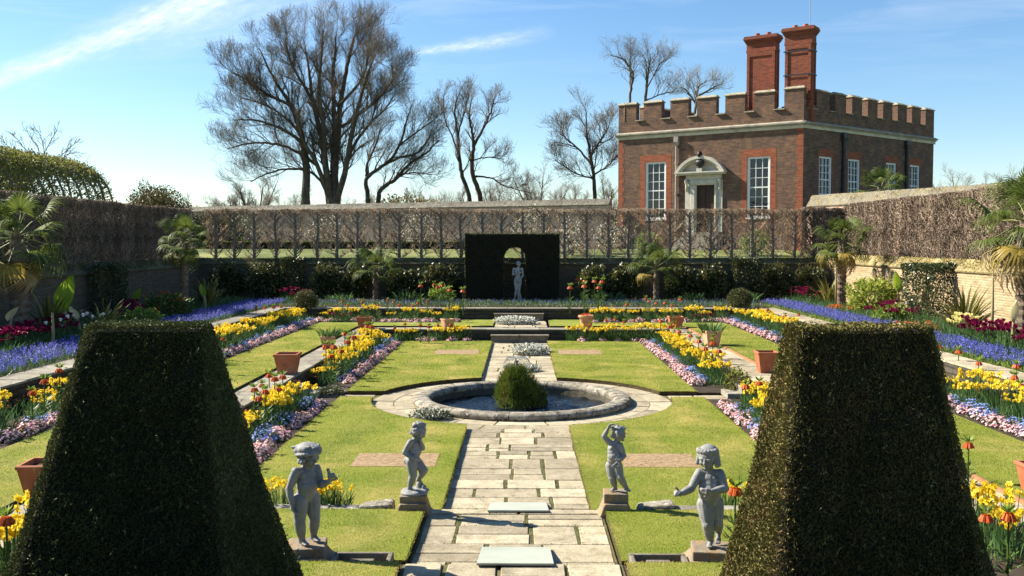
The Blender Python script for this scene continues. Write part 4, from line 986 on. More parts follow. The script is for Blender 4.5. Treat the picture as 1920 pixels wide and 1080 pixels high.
# ---------------- bare trees
def catmull(pts, n):
    pts = [np.asarray(p, float) for p in pts]; P = [2 * pts[0] - pts[1]] + pts + [2 * pts[-1] - pts[-2]]; out = []
    seg = len(pts) - 1; per = max(2, n // seg)
    for i in range(1, len(P) - 2):
        for k in range(per):
            t = k / per; a, b, c, d = P[i - 1], P[i], P[i + 1], P[i + 2]
            out.append(.5 * (2 * b + (c - a) * t + (2 * a - 5 * b + 4 * c - d) * t * t + (3 * b - a - 3 * c + d) * t ** 3))
    out.append(pts[-1]); return np.array(out)
def rot_about(v, k, a): return v * math.cos(a) + np.cross(k, v) * math.sin(a) + k * (k @ v) * (1 - math.cos(a))
def sprout(lines, pts, r0, r1, lens, nums, lev, rng, up=.25, a0=.25, ang=(25, 55), jit=.10):
    """side branches along the polyline pts, then theirs, and so on"""
    if lev >= len(lens): return
    k = len(pts)
    for i in range(nums[lev]):
        t = a0 + (1 - a0) * (i + rng.random()) / nums[lev]; x = t * (k - 1); j = min(int(x), k - 2); p = pts[j] + (pts[j + 1] - pts[j]) * (x - j)
        d = unit(pts[j + 1] - pts[j]); ax = unit(np.cross(d, rng.normal(size=3))); d2 = rot_about(d, ax, math.radians(rng.uniform(*ang))); d2[2] += up * rng.uniform(.3, 1.2); d2 = unit(d2)
        L = lens[lev] * rng.uniform(.6, 1.25) * (1.15 - .55 * t); rr = min((r0 + (r1 - r0) * t) * .55, .035 * L + .008); n = 5 if lev == 0 else (4 if lev == 1 else 3)
        q = [p]; dd = d2
        for s in range(n): dd = unit(dd + rng.normal(size=3) * jit * 1.6 + np.array([0, 0, up * .25])); q.append(q[-1] + dd * L / n)
        q = np.array(q); re = max(rr * .35, .007); lines.append((q, np.linspace(rr, re, len(q)), lev + 1))
        sprout(lines, q, rr, re, lens, nums, lev + 1, rng, up, .2, ang, jit)
def tree(name, label, limbs, Y, base_r, lens, nums, seed, zg=2.6, barkm='bark', twigm='twig', cat_='tree', group=None, up=.25, depth=.16, z2=None, tipr=.03, ang=(25, 55)):
    """limbs: lists of photo points the main limbs pass through, at distance Y (each limb leans nearer or farther)"""
    rng = np.random.default_rng(seed); wood, twigs = [], []
    b0 = atY(*limbs[0][0], Y); root = empty(name, (b0.x, Y, zg), 0, label, cat_, group); off = np.array(root.location)
    for li, lm in enumerate(limbs):
        sc = base_r[li] if hasattr(base_r, '__len__') else base_r
        dy = rng.uniform(-1, 1) * depth; P = []; L0 = None
        for i, (px, py) in enumerate(lm):
            h = math.hypot(px - lm[0][0], py - lm[0][1]) * Y / 1800; P.append(np.array(atY(px, py, Y + dy * h)))
        if li == 0 or lm[0][1] > 360:
            g = P[0].copy(); g[2] = zg - .3; P = [g] + P
        pts = catmull(P, 6 * (len(P) - 1)); pts[1:-1] += rng.normal(size=pts[1:-1].shape) * .02 * Y / 75
        r = np.linspace(1, 0, len(pts)) ** .8 * (sc - tipr) + tipr; r[0] *= 1.35
        wood.append((pts - off, r))
        sprout(twigs, pts - off, sc, tipr, lens, nums, 0, rng, up, .28 if len(lm) > 3 else .2, ang)
    big = [(p, r) for p, r, l in twigs if l == 1]; fine = [(p, r) for p, r, l in twigs if l > 1]
    v, f = np_tubes(wood, 8); link('trunk', np_mesh('trunk', v, f, MT[barkm], smooth=True), root)
    va, fa = np_tubes(big, 5); vb, fb = np_tubes(fine, 3); v, f, _ = cat([(va, fa), (vb, fb)])
    link('crown', np_mesh('crown', v, f, MT[twigm]), root)
    return root
def z2(*p): return [(380 + (x + (640 - x) * .06 * (y < 950)) / 2.6667, (y + (1020 - y) * .085) / 2.6667) for x, y in p]
def z3(*p): return [(1100 + x / 2.6667, (y + max(0, 500 - y) * .10) / 2.6667) for x, y in p]
big = [z2((640, 1020), (618, 850), (590, 650), (545, 460), (525, 300), (500, 130)), z2((645, 1020), (612, 800), (602, 600), (578, 400), (590, 220), (600, 70)),
       z2((660, 1020), (665, 800), (680, 620), (692, 480), (722, 300), (760, 130), (785, 70)), z2((675, 1010), (715, 850), (750, 650), (790, 480), (830, 330), (880, 200)),
       z2((655, 1020), (652, 780), (660, 540), (650, 350), (662, 200), (670, 80)), z2((630, 1000), (560, 790), (480, 680), (380, 610), (250, 565), (120, 560)),
       z2((690, 930), (755, 720), (850, 580), (930, 500), (980, 420)), z2((560, 800), (430, 720), (330, 690), (200, 690), (90, 720)),
       z2((516, 1030), (510, 830), (495, 700), (470, 590), (420, 470), (330, 320), (260, 170)), z2((455, 550), (420, 480), (300, 420), (190, 340), (110, 300)),
       z2((620, 980), (540, 850), (400, 830), (290, 860), (210, 900)), z2((700, 600), (800, 520), (900, 440), (970, 330), (960, 250)),
       z2((480, 640), (390, 540), (270, 470), (160, 440)), z2((600, 560), (500, 380), (430, 250), (400, 110)), z2((690, 480), (810, 330), (840, 180), (850, 80))]
tree('bare_tree', 'tallest bare tree, wide crown of many upright limbs behind the left hedge', big, 75, [.36, .29, .38, .31, .26, .22, .15, .14, .37, .17, .14, .14, .12, .15, .13], (2.6, 1.6, .95, .6), (15, 8, 6, 3), 21, depth=.28, ang=(20, 50), up=.32)
tree('bare_tree', 'low spreading bare tree with leaning trunks right of the tallest tree', [z2((827, 1000), (830, 890), (890, 830), (955, 780), (1010, 690), (1045, 560), (1075, 480)), z2((830, 870), (836, 800), (880, 700), (905, 600)),
     z2((880, 1000), (920, 930), (990, 880), (1060, 800), (1150, 740), (1215, 670)), z2((900, 820), (1000, 770), (1100, 740), (1180, 640)), z2((940, 920), (1000, 870), (1080, 850), (1180, 860)), z2((1000, 700), (1110, 620), (1190, 560))],
     70, [.18, .10, .20, .11, .08, .07], (2.0, 1.2, .8, .5), (11, 7, 5, 2), 22, barkm='bark_dark', depth=.3)
tree('bare_tree', 'slender bare tree, left one of the two thin trunks', [z2((1336, 1005), (1335, 850), (1322, 720), (1312, 600), (1300, 500), (1330, 400)), z2((1330, 800), (1290, 660), (1250, 560), (1240, 430)), z2((1316, 640), (1350, 520), (1375, 420))],
     82, [.22, .08, .08], (1.6, 1.0, .65, .4), (12, 6, 4, 2), 23, barkm='bark_dark', depth=.2, ang=(18, 45))
tree('bare_tree', 'slender bare tree, right one of the two thin trunks, with a long low side branch', [z2((1390, 1000), (1394, 850), (1400, 700), (1395, 640), (1378, 540), (1390, 450)), z2((1400, 700), (1450, 610), (1490, 520), (1505, 460)), z2((1410, 870), (1500, 880), (1560, 920), (1640, 960)), z2((1400, 780), (1470, 765), (1560, 775))],
     80, [.24, .13, .08, .06], (1.7, 1.1, .65, .4), (12, 6, 4, 2), 24, barkm='bark_dark', depth=.2, ang=(18, 48))
tree('bare_tree', 'mid-sized bare tree just left of the brick building', [[(1115, 366), (1112, 322), (1106, 288), (1100, 245), (1098, 205)], [(1110, 310), (1085, 280), (1062, 260), (1053, 248)], [(1106, 295), (1128, 260), (1142, 238)], [(1112, 335), (1080, 325), (1040, 300)], [(1111, 330), (1140, 310), (1158, 290)]],
     72, [.18, .08, .10, .07, .07], (1.8, 1.1, .65, .4), (12, 7, 5, 2), 25, barkm='bark_dark', depth=.3)
tree('bare_tree', 'bare tree rising over the left corner of the brick building', [z3((215, 560), (225, 420), (232, 360), (190, 280), (120, 250)), z3((290, 560), (300, 420), (310, 330), (320, 260)), z3((228, 400), (215, 300), (225, 230)), z3((295, 450), (350, 330), (390, 270)), z3((300, 500), (370, 470), (440, 450))],
     98, [.16, .18, .08, .08, .07], (2.2, 1.3, .8, .5), (10, 6, 4, 2), 26, depth=.3)
tree('bare_tree', 'faint bare tree behind the brick building battlements', [z3((540, 620), (550, 500), (560, 430), (600, 390)), z3((548, 520), (500, 450), (470, 430)), z3((555, 480), (620, 440), (650, 420))],
     105, [.2, .12, .12], (2.6, 1.4, .7), (9, 7, 6), 27, twigm='twig_far', depth=.3)
# far thickets
def far_tree(px, ytop, Y, w, seed, label, leaf=None, n=(11, 7, 6), zg=2.9):
    rng = np.random.default_rng(seed); x = (px - 978) * Y / 1800; h = 3.4 + (454 - ytop) * Y / 1800 - zg
    root = empty('far_tree', (x, Y, zg), 0, label, 'tree', 'trees far behind the garden'); wood, tw = [], []
    for i in range(5):
        a = rng.uniform(0, 2 * PI); e = np.array([math.cos(a) * w * rng.uniform(.2, .6), math.sin(a) * w * .5, h * rng.uniform(.6, .85)])
        p = catmull([(0, 0, 0), e * np.array([.2, .2, .35]), e], 8); wood.append((p, np.linspace(.16, .04, len(p)))); sprout(tw, p, .14, .04, (h * .22, h * .13, h * .07), n, 0, rng, .3, .25)
    v, f = np_tubes(wood, 5); link('trunk', np_mesh('trunk', v, f, MT['bark']), root)
    v, f = np_tubes([(p, r * 1.3) for p, r, l in tw], 3); link('crown', np_mesh('crown', v, f, MT['twig_far' if not leaf else leaf]), root)
far_tree(425, 345, 120, 5, 51, 'small far bare tree left of the tallest tree'); far_tree(1010, 305, 95, 5, 52, 'far bushy bare tree between the thin trunks and the mid-sized tree')
far_tree(1795, 300, 110, 6, 53, 'far greyish bare tree right of the brick building'); far_tree(1900, 302, 105, 5, 54, 'far budding tree at the right edge over the wall', 'budtwig')
far_tree(480, 300, 85, 4, 55, 'bare thicket left of the tallest trunk', None); far_tree(770, 350, 95, 4.5, 56, 'budding green-tinged tree low behind the spreading tree', 'budtwig'); far_tree(930, 335, 100, 4, 57, 'far bare thicket right of the thin trunks'); far_tree(1145, 325, 90, 4, 58, 'budding thicket at the left corner of the brick building', 'budtwig')
far_tree(855, 330, 100, 4, 59, 'far bare thicket behind the thin trunks')
for i, (px, yt, lb) in enumerate(((395, 362, 'low far bare tree at the left end of the far wall'), (455, 352, 'low far bare tree left of the tallest trunks'), (545, 335, 'far bare tree seen between the tallest trunks'), (690, 345, 'far bare tree between the tallest and the spreading tree'), (815, 352, 'low far bare tree right of the spreading trunks'), (965, 318, 'far bare tree right of the long side branch'), (1060, 335, 'low far bare tree under the mid-sized tree'), (1015, 345, 'low far bare tree above the far wall near the building'))):
    far_tree(px, yt, 115 + 4 * i, 6, 160 + i, lb, None, (12, 8, 7))
bush('far_shrub', (-23.5, 62, 4.7), (2.4, 2, 2.4), 14000, .15, .075, 'bronze', 'dark evergreen magnolia above the left hedge corner', 'shrub', None, 61)
bush('far_shrub', (-25.5, 66, 5.0), (1.7, 1.6, 2.7), 9000, .15, .075, 'bronze', 'taller crown of the dark evergreen beside the leaf tunnel', 'shrub', None, 62)
bush('far_shrub', (-19.6, 62, 3.9), (1.9, 1.5, 1.5), 8000, .14, .075, 'bronze', 'low right end of the dark evergreen thicket', 'shrub', None, 63)
bush('far_shrub', (-9.5, 80, 6.0), (3.2, 2, 1.4), 1400, .3, .14, 'budtwig', 'pale green budding shrub behind the far wall', 'shrub', None, 64)

# ---------------- pleached hedge trees
def hedge_proto(seed, dense):
    rng = np.random.default_rng(seed); H = 2.42
    root = empty('pleached_tree', (0, 0, 0), 0, '', 'tree'); ln = []
    tr = catmull([(0, 0, -.1), (rng.uniform(-.03, .03), 0, .8), (rng.uniform(-.04, .04), 0, 1.6), (0, 0, H - .12)], 12)
    v, f = np_tubes([(tr, np.linspace(.085, .05, len(tr)))], 7); link('trunk', np_mesh('trunk', v, f, MT['hedgebark'], smooth=True), root)
    def add(p, d, L, r, n=4, up=.1):
        q = [np.array(p)]; d = unit(np.array(d, float))
        for s in range(n): d = unit(d + rng.normal(size=3) * np.array([.16, .12, .16]) + np.array([0, 0, up])); q.append(q[-1] + d * L / n)
        q = np.array(q); q[:, 2] = np.minimum(q[:, 2], H + rng.normal() * .015); q[:, 1] = np.clip(q[:, 1], -.2, .2); q[:, 0] = np.clip(q[:, 0], -.62, .62); ln.append((q, np.linspace(r, r * .4, n + 1))); return q
    nb = 26 if not dense else 26
    for i in range(nb):
        z = (.22 + (H - .45) * (i / nb) ** 1.05); s = 1 if i % 2 else -1
        q = add((0, 0, z), (s * rng.uniform(.6, 1), rng.uniform(-.25, .25), rng.uniform(.3, 1.0)), rng.uniform(.5, .8), rng.uniform(.022, .034))
        for k in range(7 if not dense else 11):
            t = rng.uniform(.25, 1) * 4; j = min(int(t), 3); p = q[j] + (q[j + 1] - q[j]) * (t - j)
            q2 = add(p, (rng.uniform(-.7, .7), rng.uniform(-.6, .6), rng.uniform(.1, 1)), rng.uniform(.15, .45), .0105, 3)
            for k2 in range(2): add(q2[rng.integers(1, 4)], (rng.uniform(-1, 1), rng.uniform(-1, 1), rng.uniform(0, 1)), rng.uniform(.08, .2), .0085, 2)
    for i in range(150 if not dense else 320):                       # the dense clipped top
        p = (rng.uniform(-.52, .52), rng.uniform(-.17, .17), H - rng.uniform(.02, .38 if i % 3 else .2)); add(p, (rng.uniform(-.6, .6), rng.uniform(-.6, .6), rng.uniform(.2, 1)), rng.uniform(.08, .25), .0105, 2)
    if dense:
        for i in range(900): p = (rng.uniform(-.55, .55), rng.uniform(-.2, .2), rng.uniform(-.05, H - .1)); add(p, (rng.uniform(-.6, .6), rng.uniform(-.7, .7), rng.uniform(.1, 1)), rng.uniform(.1, .32), .0105, 2)
    v, f = np_tubes(ln, 3)
    nl = 170 if not dense else 2900                                       # buds and dry leaves
    P = np.stack([rng.uniform(-.55, .55, nl), rng.uniform(-.2, .2, nl), H - rng.random(nl) ** (1.6 if not dense else 1.0) * (.9 if not dense else 2.3)], 1)
    lv, lf = leaf_quads(P, rng.normal(size=(nl, 3)), (.045 if not dense else .06), (.024 if not dense else .036), .1, rng)
    v, f, mi = cat([(v, f, 0), (lv, lf, 1)]); link('crown', np_mesh('crown', v, f, [MT['hedgetwig' if dense else 'rowtwig'], MT['hedgetwig' if dense else 'dryleaf']], mi), root); return root
protos = {0: [hedge_proto(71 + i, 0) for i in range(4)], 1: [hedge_proto(81 + i, 1) for i in range(3)]}
used = set()
def hedge_tree(x, y, rz, dense, label, group, top=4.88):
    i = rnd.randrange(len(protos[dense])); p = protos[dense][i]; z = gh(x, y) - .02
    sc = (1, 1, (top - z) / 2.42 * rnd.uniform(.988, 1.01))
    if (dense, i) not in used: used.add((dense, i)); p.location = (x, y, z); p.rotation_euler = (0, 0, rz); p.scale = sc; p['label'] = label; p['group'] = group; return
    dup(p, (x, y, z), rz, label, group, sc)
for i in range(3): hedge_tree(13.2 + .62 * i, 43.7, 0, 1, 'dense twiggy tree at the right end of the row above the back wall', 'pleached trees closing the right corner', 4.95)
for i in range(29): hedge_tree(-14.0 + i * .94 + rnd.uniform(-.06, .06), 43.6 + rnd.uniform(-.05, .05), rnd.choice((0, PI)), 0, 'bare pleached tree in the see-through clipped row above the back wall', 'pleached trees above the back wall')
for i in range(20): hedge_tree(-15.25, 43.2 - i * .94, PI / 2 * rnd.choice((-1, 1)), 1, 'bare twiggy tree of the dense shaded hedge above the left wall', 'pleached trees above the left wall')
for i in range(20): hedge_tree(14.7, 43.2 - i * .94, PI / 2 * rnd.choice((-1, 1)), 1, 'bare twiggy tree of the dense sunlit hedge above the right wall', 'pleached trees above the right wall', 5.08)
for d in protos:
    for i, p in enumerate(protos[d]):
        if (d, i) not in used:
            for c in list(p.children): bpy.data.objects.remove(c)
            bpy.data.objects.remove(p)

# ---------------- leaf tunnel, thin tree over it, box hedge, blossom beyond the row
def tunnel():
    rng = np.random.default_rng(5); root = empty('leaf_tunnel', (-19.4, 33, 2.4), 0, 'arched tunnel of trained hornbeam with fresh leaves above the left hedge', 'arbour')
    ln = []; r = 1.95; zs_ = 2.5; y0, y1 = -9, 8.0
    def arch(t, rr=r): return np.array([rr * math.cos(t), 0, zs_ + rr * .95 * math.sin(t)])
    for i in range(24):
        y = y0 + (y1 - y0) * i / 23; p = [np.array([r, y, 0]), np.array([r, y, zs_ * .6])] + [arch(a) + np.array([0, y, 0]) for a in np.linspace(0, PI, 14)] + [np.array([-r, y, zs_ * .6]), np.array([-r, y, 0])]
        ln.append((np.array(p) + rng.normal(size=(18, 3)) * .03, np.full(18, .045)))
    for a in np.linspace(.1, PI - .1, 9): ln.append((np.array([arch(a) + np.array([0, y, 0]) for y in np.linspace(y0, y1, 8)]), np.full(8, .02)))
    for i in range(2600):
        a = rng.uniform(-.9, PI + .2); y = rng.uniform(y0, y1); p = arch(max(0, min(PI, a))); p[1] = y
        if a < 0: p[2] = zs_ * (1 + a / .95)
        q = p + rng.normal(size=3) * .22; ln.append((np.array([p, (p + q) / 2 + rng.normal(size=3) * .04, q]), np.array([.014, .010, .006])))
    v, f = np_tubes(ln, 4); link('frame', np_mesh('frame', v, f, MT['hedgebark']), root)
    n = 70000; a = rng.uniform(-.95, PI, n); y = y0 + (y1 - y0) * rng.random(n)
    keep = rng.random(n) < np.where(a > .55, 1, .34 + .35 * (y < 3)); a, y = a[keep], y[keep]; n = len(a)
    ac = np.clip(a, 0, PI); P = np.stack([r * np.cos(ac), y, zs_ + r * .95 * np.sin(ac) + np.where(a < 0, a * 2.4, 0)], 1) + rng.normal(size=(n, 3)) * .09
    v, f = leaf_quads(P, rng.normal(size=(n, 3)), rng.uniform(.07, .14, n), .07, .1, rng); link('foliage', np_mesh('foliage', v, f, MT['tunnel']), root)
tunnel()
tree('sapling', 'thin bare upright shoots above the leaf tunnel', [[(75, 300), (60, 262), (42, 235)], [(75, 300), (95, 265), (108, 240)], [(60, 300), (40, 270), (22, 250)], [(100, 305), (128, 280), (145, 265)], [(40, 300), (15, 275), (5, 262)], [(110, 305), (125, 290), (150, 285)], [(85, 300), (78, 260), (66, 240)]],
     45, [.022] * 7, (.55, .25), (10, 5), 28, twigm='budtwig', depth=.25, tipr=.008)
def hedge_box(x0, x1, y0, y1, z0, z1, m, label, n, seed):
    V = [(x0, y0, z0), (x1, y0, z0), (x1, y1, z0), (x0, y1, z0), (x0, y0, z1), (x1, y0, z1), (x1, y1, z1), (x0, y1, z1)]; F = [(4, 5, 6, 7), (0, 1, 5, 4), (1, 2, 6, 5), (2, 3, 7, 6), (3, 0, 4, 7)]
    c = ((x0 + x1) / 2, (y0 + y1) / 2, z0); root = empty('box_hedge', c, 0, label, 'hedge')
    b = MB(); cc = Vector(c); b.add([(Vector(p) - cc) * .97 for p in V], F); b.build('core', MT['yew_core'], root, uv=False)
    clipped('core', V, F, n, .07, .04, m, None, root, .03, .7, seed, c)
hedge_box(-19.5, -1.5, 58.5, 59.3, 2.9, 3.42, 'boxhedge', 'low bright clipped box hedge on the lawn beyond the tree row', 16000, 9)
for i, (x, y, r, lb, m, ex) in enumerate(((2.6, 49.5, (.9, .7, .95), 'magnolia in white blossom left of the doorway', 'greygreen', ('blossom', .45)), (4.6, 50.5, (.8, .6, .8), 'magnolia in white blossom under the left window', 'greygreen', ('blossom', .38)), (.4, 52, (1.0, .8, 1.2), 'blossoming shrub right behind the yew niche', 'greygreen', ('blossom', .4)),
                                         (-6.5, 60.5, (1.1, .9, 1.3), 'pale blossoming shrub in front of the far wall, left of the niche', 'greygreen', ('blossom', .4)), (-12.5, 61.5, (1.2, .9, 1.1), 'pale blossoming shrub in front of the far wall, mid left', 'greygreen', ('blossom', .3)), (-17.5, 61, (1.1, .9, 1.2), 'leafy shrub in front of the far wall at the left end', 'midleaf', ('blossom', .2)), (12.0, 49.4, (.9, .6, .6), 'pale green shrub at the foot of the building near its right corner', 'lightleaf', None), (6.6, 50.8, (.6, .5, .55), 'low green shrub left of the doorway steps', 'lightleaf', None))):
    bush('flowering_shrub', (x, y, gh(x, y) + r[2]), r, 1300, .12, .07, m, lb, 'shrub', None, 140 + i, extra=ex, lump=.4)

# ---------------- palms
def frond_mesh(seed, m, droop):
    rng = np.random.default_rng(seed); V, F, MI = [], [], []; o = 0
    Lp = .75; nl = 26
    stalk = np.array([(0, 0, 0), (Lp * .5, 0, .03), (Lp, 0, 0)]); v, f = np_tubes([(stalk, [.018, .013, .011])], 5); parts = [(v, f, 0)]
    vs, fs = [], []
    for i in range(nl):
        a = math.radians(-115 + 230 * i / (nl - 1)); L = .62 * (1 - .18 * abs(a) / 2) * rng.uniform(.9, 1.05); d = np.array([math.cos(a), math.sin(a), 0]); s = np.array([-math.sin(a), math.cos(a), 0])
        cup = .10 * math.cos(a); w = .036
        p0 = stalk[-1]; p1 = p0 + d * L * .5 + np.array([0, 0, cup]); dr = droop * rng.uniform(.6, 1.7); p2 = p0 + d * L * .8 + np.array([0, 0, cup - dr * .35 * L]); p3 = p0 + d * L * (1 - .15 * dr) + np.array([0, 0, cup - dr * L])
        k = len(vs); vs += [p0 - s * .006, p0 + s * .006, p1 + s * w * .6 + (0, 0, .012), p1 - s * w * .6 + (0, 0, .012), p2 + s * w * .38, p2 - s * w * .38, p3 + s * .004, p3 - s * .004]
        fs += [(k, k + 1, k + 2, k + 3), (k + 3, k + 2, k + 4, k + 5), (k + 5, k + 4, k + 6, k + 7)]
    parts.append((np.array(vs), np.array(fs), 1)); v, f, mi = cat(parts); return np_mesh('frond', v, f, [MT['petiole'], MT[m]], mi)
FR = {'g': [frond_mesh(1, 'palm', .25), frond_mesh(2, 'palm', .5)], 'y': [frond_mesh(3, 'palm_gold', .6)], 'd': [frond_mesh(4, 'palm_dry', .8)]}
def palm(x, y, zb, zc, tr, sc, n, label, seed, gold=.15, dry=.15, fall=150):
    rng = random.Random(seed); root = empty('fan_palm', (x, y, zb), rng.uniform(0, 6), label, 'palm'); H = zc - zb
    b = MB(); k = max(8, int(H / .10)); rz = root.rotation_euler.z
    b.tube([(0, 0, -.2 + (H + .15) * i / k) for i in range(k + 1)], [tr * (1.0 + (.12 if i % 2 else -.05) + rng.uniform(-.06, .06)) * (1.05 if i < k - 3 else .9) for i in range(k + 1)], 12)
    P = [(tr * math.cos(a), tr * math.sin(a), z) for a, z in ((rng.uniform(0, 6.28), rng.uniform(.0, H)) for _ in range(220))]
    for p in P:
        d = Vector((p[0], p[1], 0)).normalized(); t = Vector((-d.y, d.x, 0)); q = Vector(p); e = q + d * .05 + Vector((0, 0, rng.uniform(.02, .10))); b.add([q - t * .03, q + t * .03, e + t * .008, e - t * .008], [(0, 1, 2, 3)])
    b.build('trunk', MT['palmtrunk'], root, uv=False)
    for i in range(n):
        t = i / n; el = math.radians(78 - fall * t ** .85 + rng.uniform(-8, 8)); az = i * 2.39996 + rng.uniform(-.3, .3)
        u = rng.random(); kind = 'g'
        if t > 1 - dry: kind = 'd'
        elif t > 1 - dry - gold or (t > .3 and u < gold * .4): kind = 'y'
        o = link('frond', rng.choice(FR[kind]), root); o.location = (0, 0, H - .05 - .12 * t); s = sc * rng.uniform(.85, 1.1) * (.8 if el > 1 else 1); o.scale = (s, s, s); o.rotation_euler = (rng.uniform(-.3, .3), -el, az)
palm(-12.75, 24.2, .88, 3.62, .21, 1.1, 24, 'tall fan palm with yellowing fronds at the left edge', 1, .16, .08)
palm(-12.0, 34, .88, 3.62, .13, .84, 26, 'slim fan palm with bright green top by the left wall', 2, .0, .04)
palm(-6.25, 41.0, .88, 2.30, .11, .95, 14, 'short drooping fan palm by the back wall, left of the niche', 3, .06, .0, 108)
palm(5.75, 41.0, .88, 2.42, .12, 1.0, 16, 'short spreading fan palm by the back wall, right of the niche', 4, .06, .0, 108)
palm(12.3, 37, .88, 3.55, .16, 1.0, 20, 'fan palm in front of the right corner of the back wall', 5, .12, .14)
palm(12.45, 23.8, .88, 4.0, .21, 1.3, 25, 'tallest fan palm, at the right edge, with long drooping fronds', 6, .10, .22)
palm(18.4, 49.5, 2.7, 6.25, .2, 1.1, 22, 'fan palm beyond the outer wall in front of the building side', 7, 0, .03)

# ---------------- New Zealand flax and bananas
def flax(x, y, z, L, n, label, seed, m='flax'):
    rng = np.random.default_rng(seed); root = empty('flax_plant', (x, y, z), 0, label, 'flax'); vs, fs = [], []
    for i in range(n):
        az = rng.uniform(0, 2 * PI); le = L * rng.uniform(.6, 1.1); el = math.radians(rng.uniform(38, 84)); c = np.array([math.cos(az), math.sin(az), 0]); s = np.array([-math.sin(az), math.cos(az), 0]); w = .035 * rng.uniform(.8, 1.4); p = c * .12 * rng.random() + np.array([0, 0, -.03]); k = len(vs)
        ns = 5
        for j in range(ns + 1):
            t = j / ns; ww = w * (1 - t ** 3) + .002; vs += [p - s * ww, p + s * ww]; e = el - t * rng.uniform(.15, .5) * (1.6 - el / 1.6); el = e; p = p + (c * math.cos(e) + np.array([0, 0, math.sin(e)])) * le / ns
        fs += [(k + 2 * j, k + 2 * j + 1, k + 2 * j + 3, k + 2 * j + 2) for j in range(ns)]
    link('blades', np_mesh('blades', np.array(vs), np.array(fs), MT[m]), root)
flax(-12.3, 24.8, .88, 1.35, 85, 'tall sword-leaved flax beside the palm at the left edge', 1); flax(-11.5, 26.3, .88, 1.05, 70, 'spiky flax clump just right of the tall left flax', 2)
flax(-11.9, 36.3, .88, 1.35, 75, 'spiky flax beside the slim palm by the left wall', 3); flax(12.3, 38.6, .88, 1.35, 80, 'spiky flax left of the palm in the right rear corner', 4)
flax(12.25, 26.6, .88, 1.5, 110, 'large golden-green flax under the tallest palm', 5)
def banana(px, y0, y1, X, label, leaf=.0, lean=.0, lm='banana', w=.035):
    """trimmed banana stem: y0 its top and y1 its foot in the photo; leaf = length of the one leaf left on it"""
    Y = X * 1800 / (px - 978); zt_ = 3.4 - (y0 - 454) * Y / 1800; root = empty('banana_plant', (X, Y, .86), 0, label, 'banana plant')
    H = zt_ - .86; b = MB(); b.tube([(0, 0, -.05), (.01, 0, H * .5), (lean * .2, 0, H * .85 if leaf else H)], [w * 1.25, w, w * .8], 8); b.build('stem', MT['stem'], root, smooth=True, uv=False)
    if leaf:
        vs, fs = [], []; n = 7; rng = random.Random(px); z0 = H * .8
        for j in range(n + 1):
            t = j / n; ww = leaf * .26 * math.sin(PI * min(.97, .08 + t * .92)) ** .8 + .004; cx = lean * (t ** 1.5); z = z0 + leaf * t - abs(lean) * .15 * t * t; vs += [(cx - ww, -.06 * math.sin(t * 3) - .04, z), (cx - ww * .1, .05, z + .015), (cx + ww * .8, -.02 + .05 * t, z)]
        for j in range(n): fs += [(3 * j, 3 * j + 1, 3 * j + 4, 3 * j + 3), (3 * j + 1, 3 * j + 2, 3 * j + 5, 3 * j + 4)]
        link('leaf', np_mesh('leaf', np.array(vs), np.array(fs), MT[lm], smooth=True), root)
banana(112, 575, 640, -11.9, 'banana plant with one big green leaf left of the dark topiary', 1.0, .25, w=.06); banana(92, 587, 648, -11.0, 'bare straight banana stem behind the left tulips')
banana(10, 590, 625, -12.4, 'banana stem with a wilted leaf at the left edge', .35, .2, 'banana_dry'); banana(250, 562, 590, -12.9, 'thin banana stem with one small green leaf by the left wall', .5, .15)
banana(381, 548, 580, -11.4, 'pale banana stem with a yellowing leaf by the left flax', .45, -.12, w=.06); banana(141, 590, 625, -11.6, 'banana stem with a dry cream leaf beside the big green one', .35, -.2, 'banana_dry', w=.05)
banana(1683, 535, 580, 13.0, 'banana plant with one glowing yellow-green leaf by the sunlit wall', .72, -.12, w=.05); banana(1858, 520, 616, 11.6, 'tall bare banana stem in front of the large flax')
banana(1897, 588, 626, 11.3, 'banana stem with a pale curled leaf at the right edge', .5, .08, 'banana_dry'); banana(1566, 490, 556, 12.0, 'straight banana stem beside the right corner palm')
# ================================================================ POTS, POND MOUND, BOARDS, FLOWERS
def inframe(x, y, z, mx=110, my=120):
    d = CR.transposed() @ (Vector((x, y, z)) - EYE)
    if d.z >= -.1: return False
    px, py = 960 - 1800 * d.x / d.z, 540 + 1800 * d.y / d.z
    return -mx < px < 1920 + mx and -my < py < 1080 + my

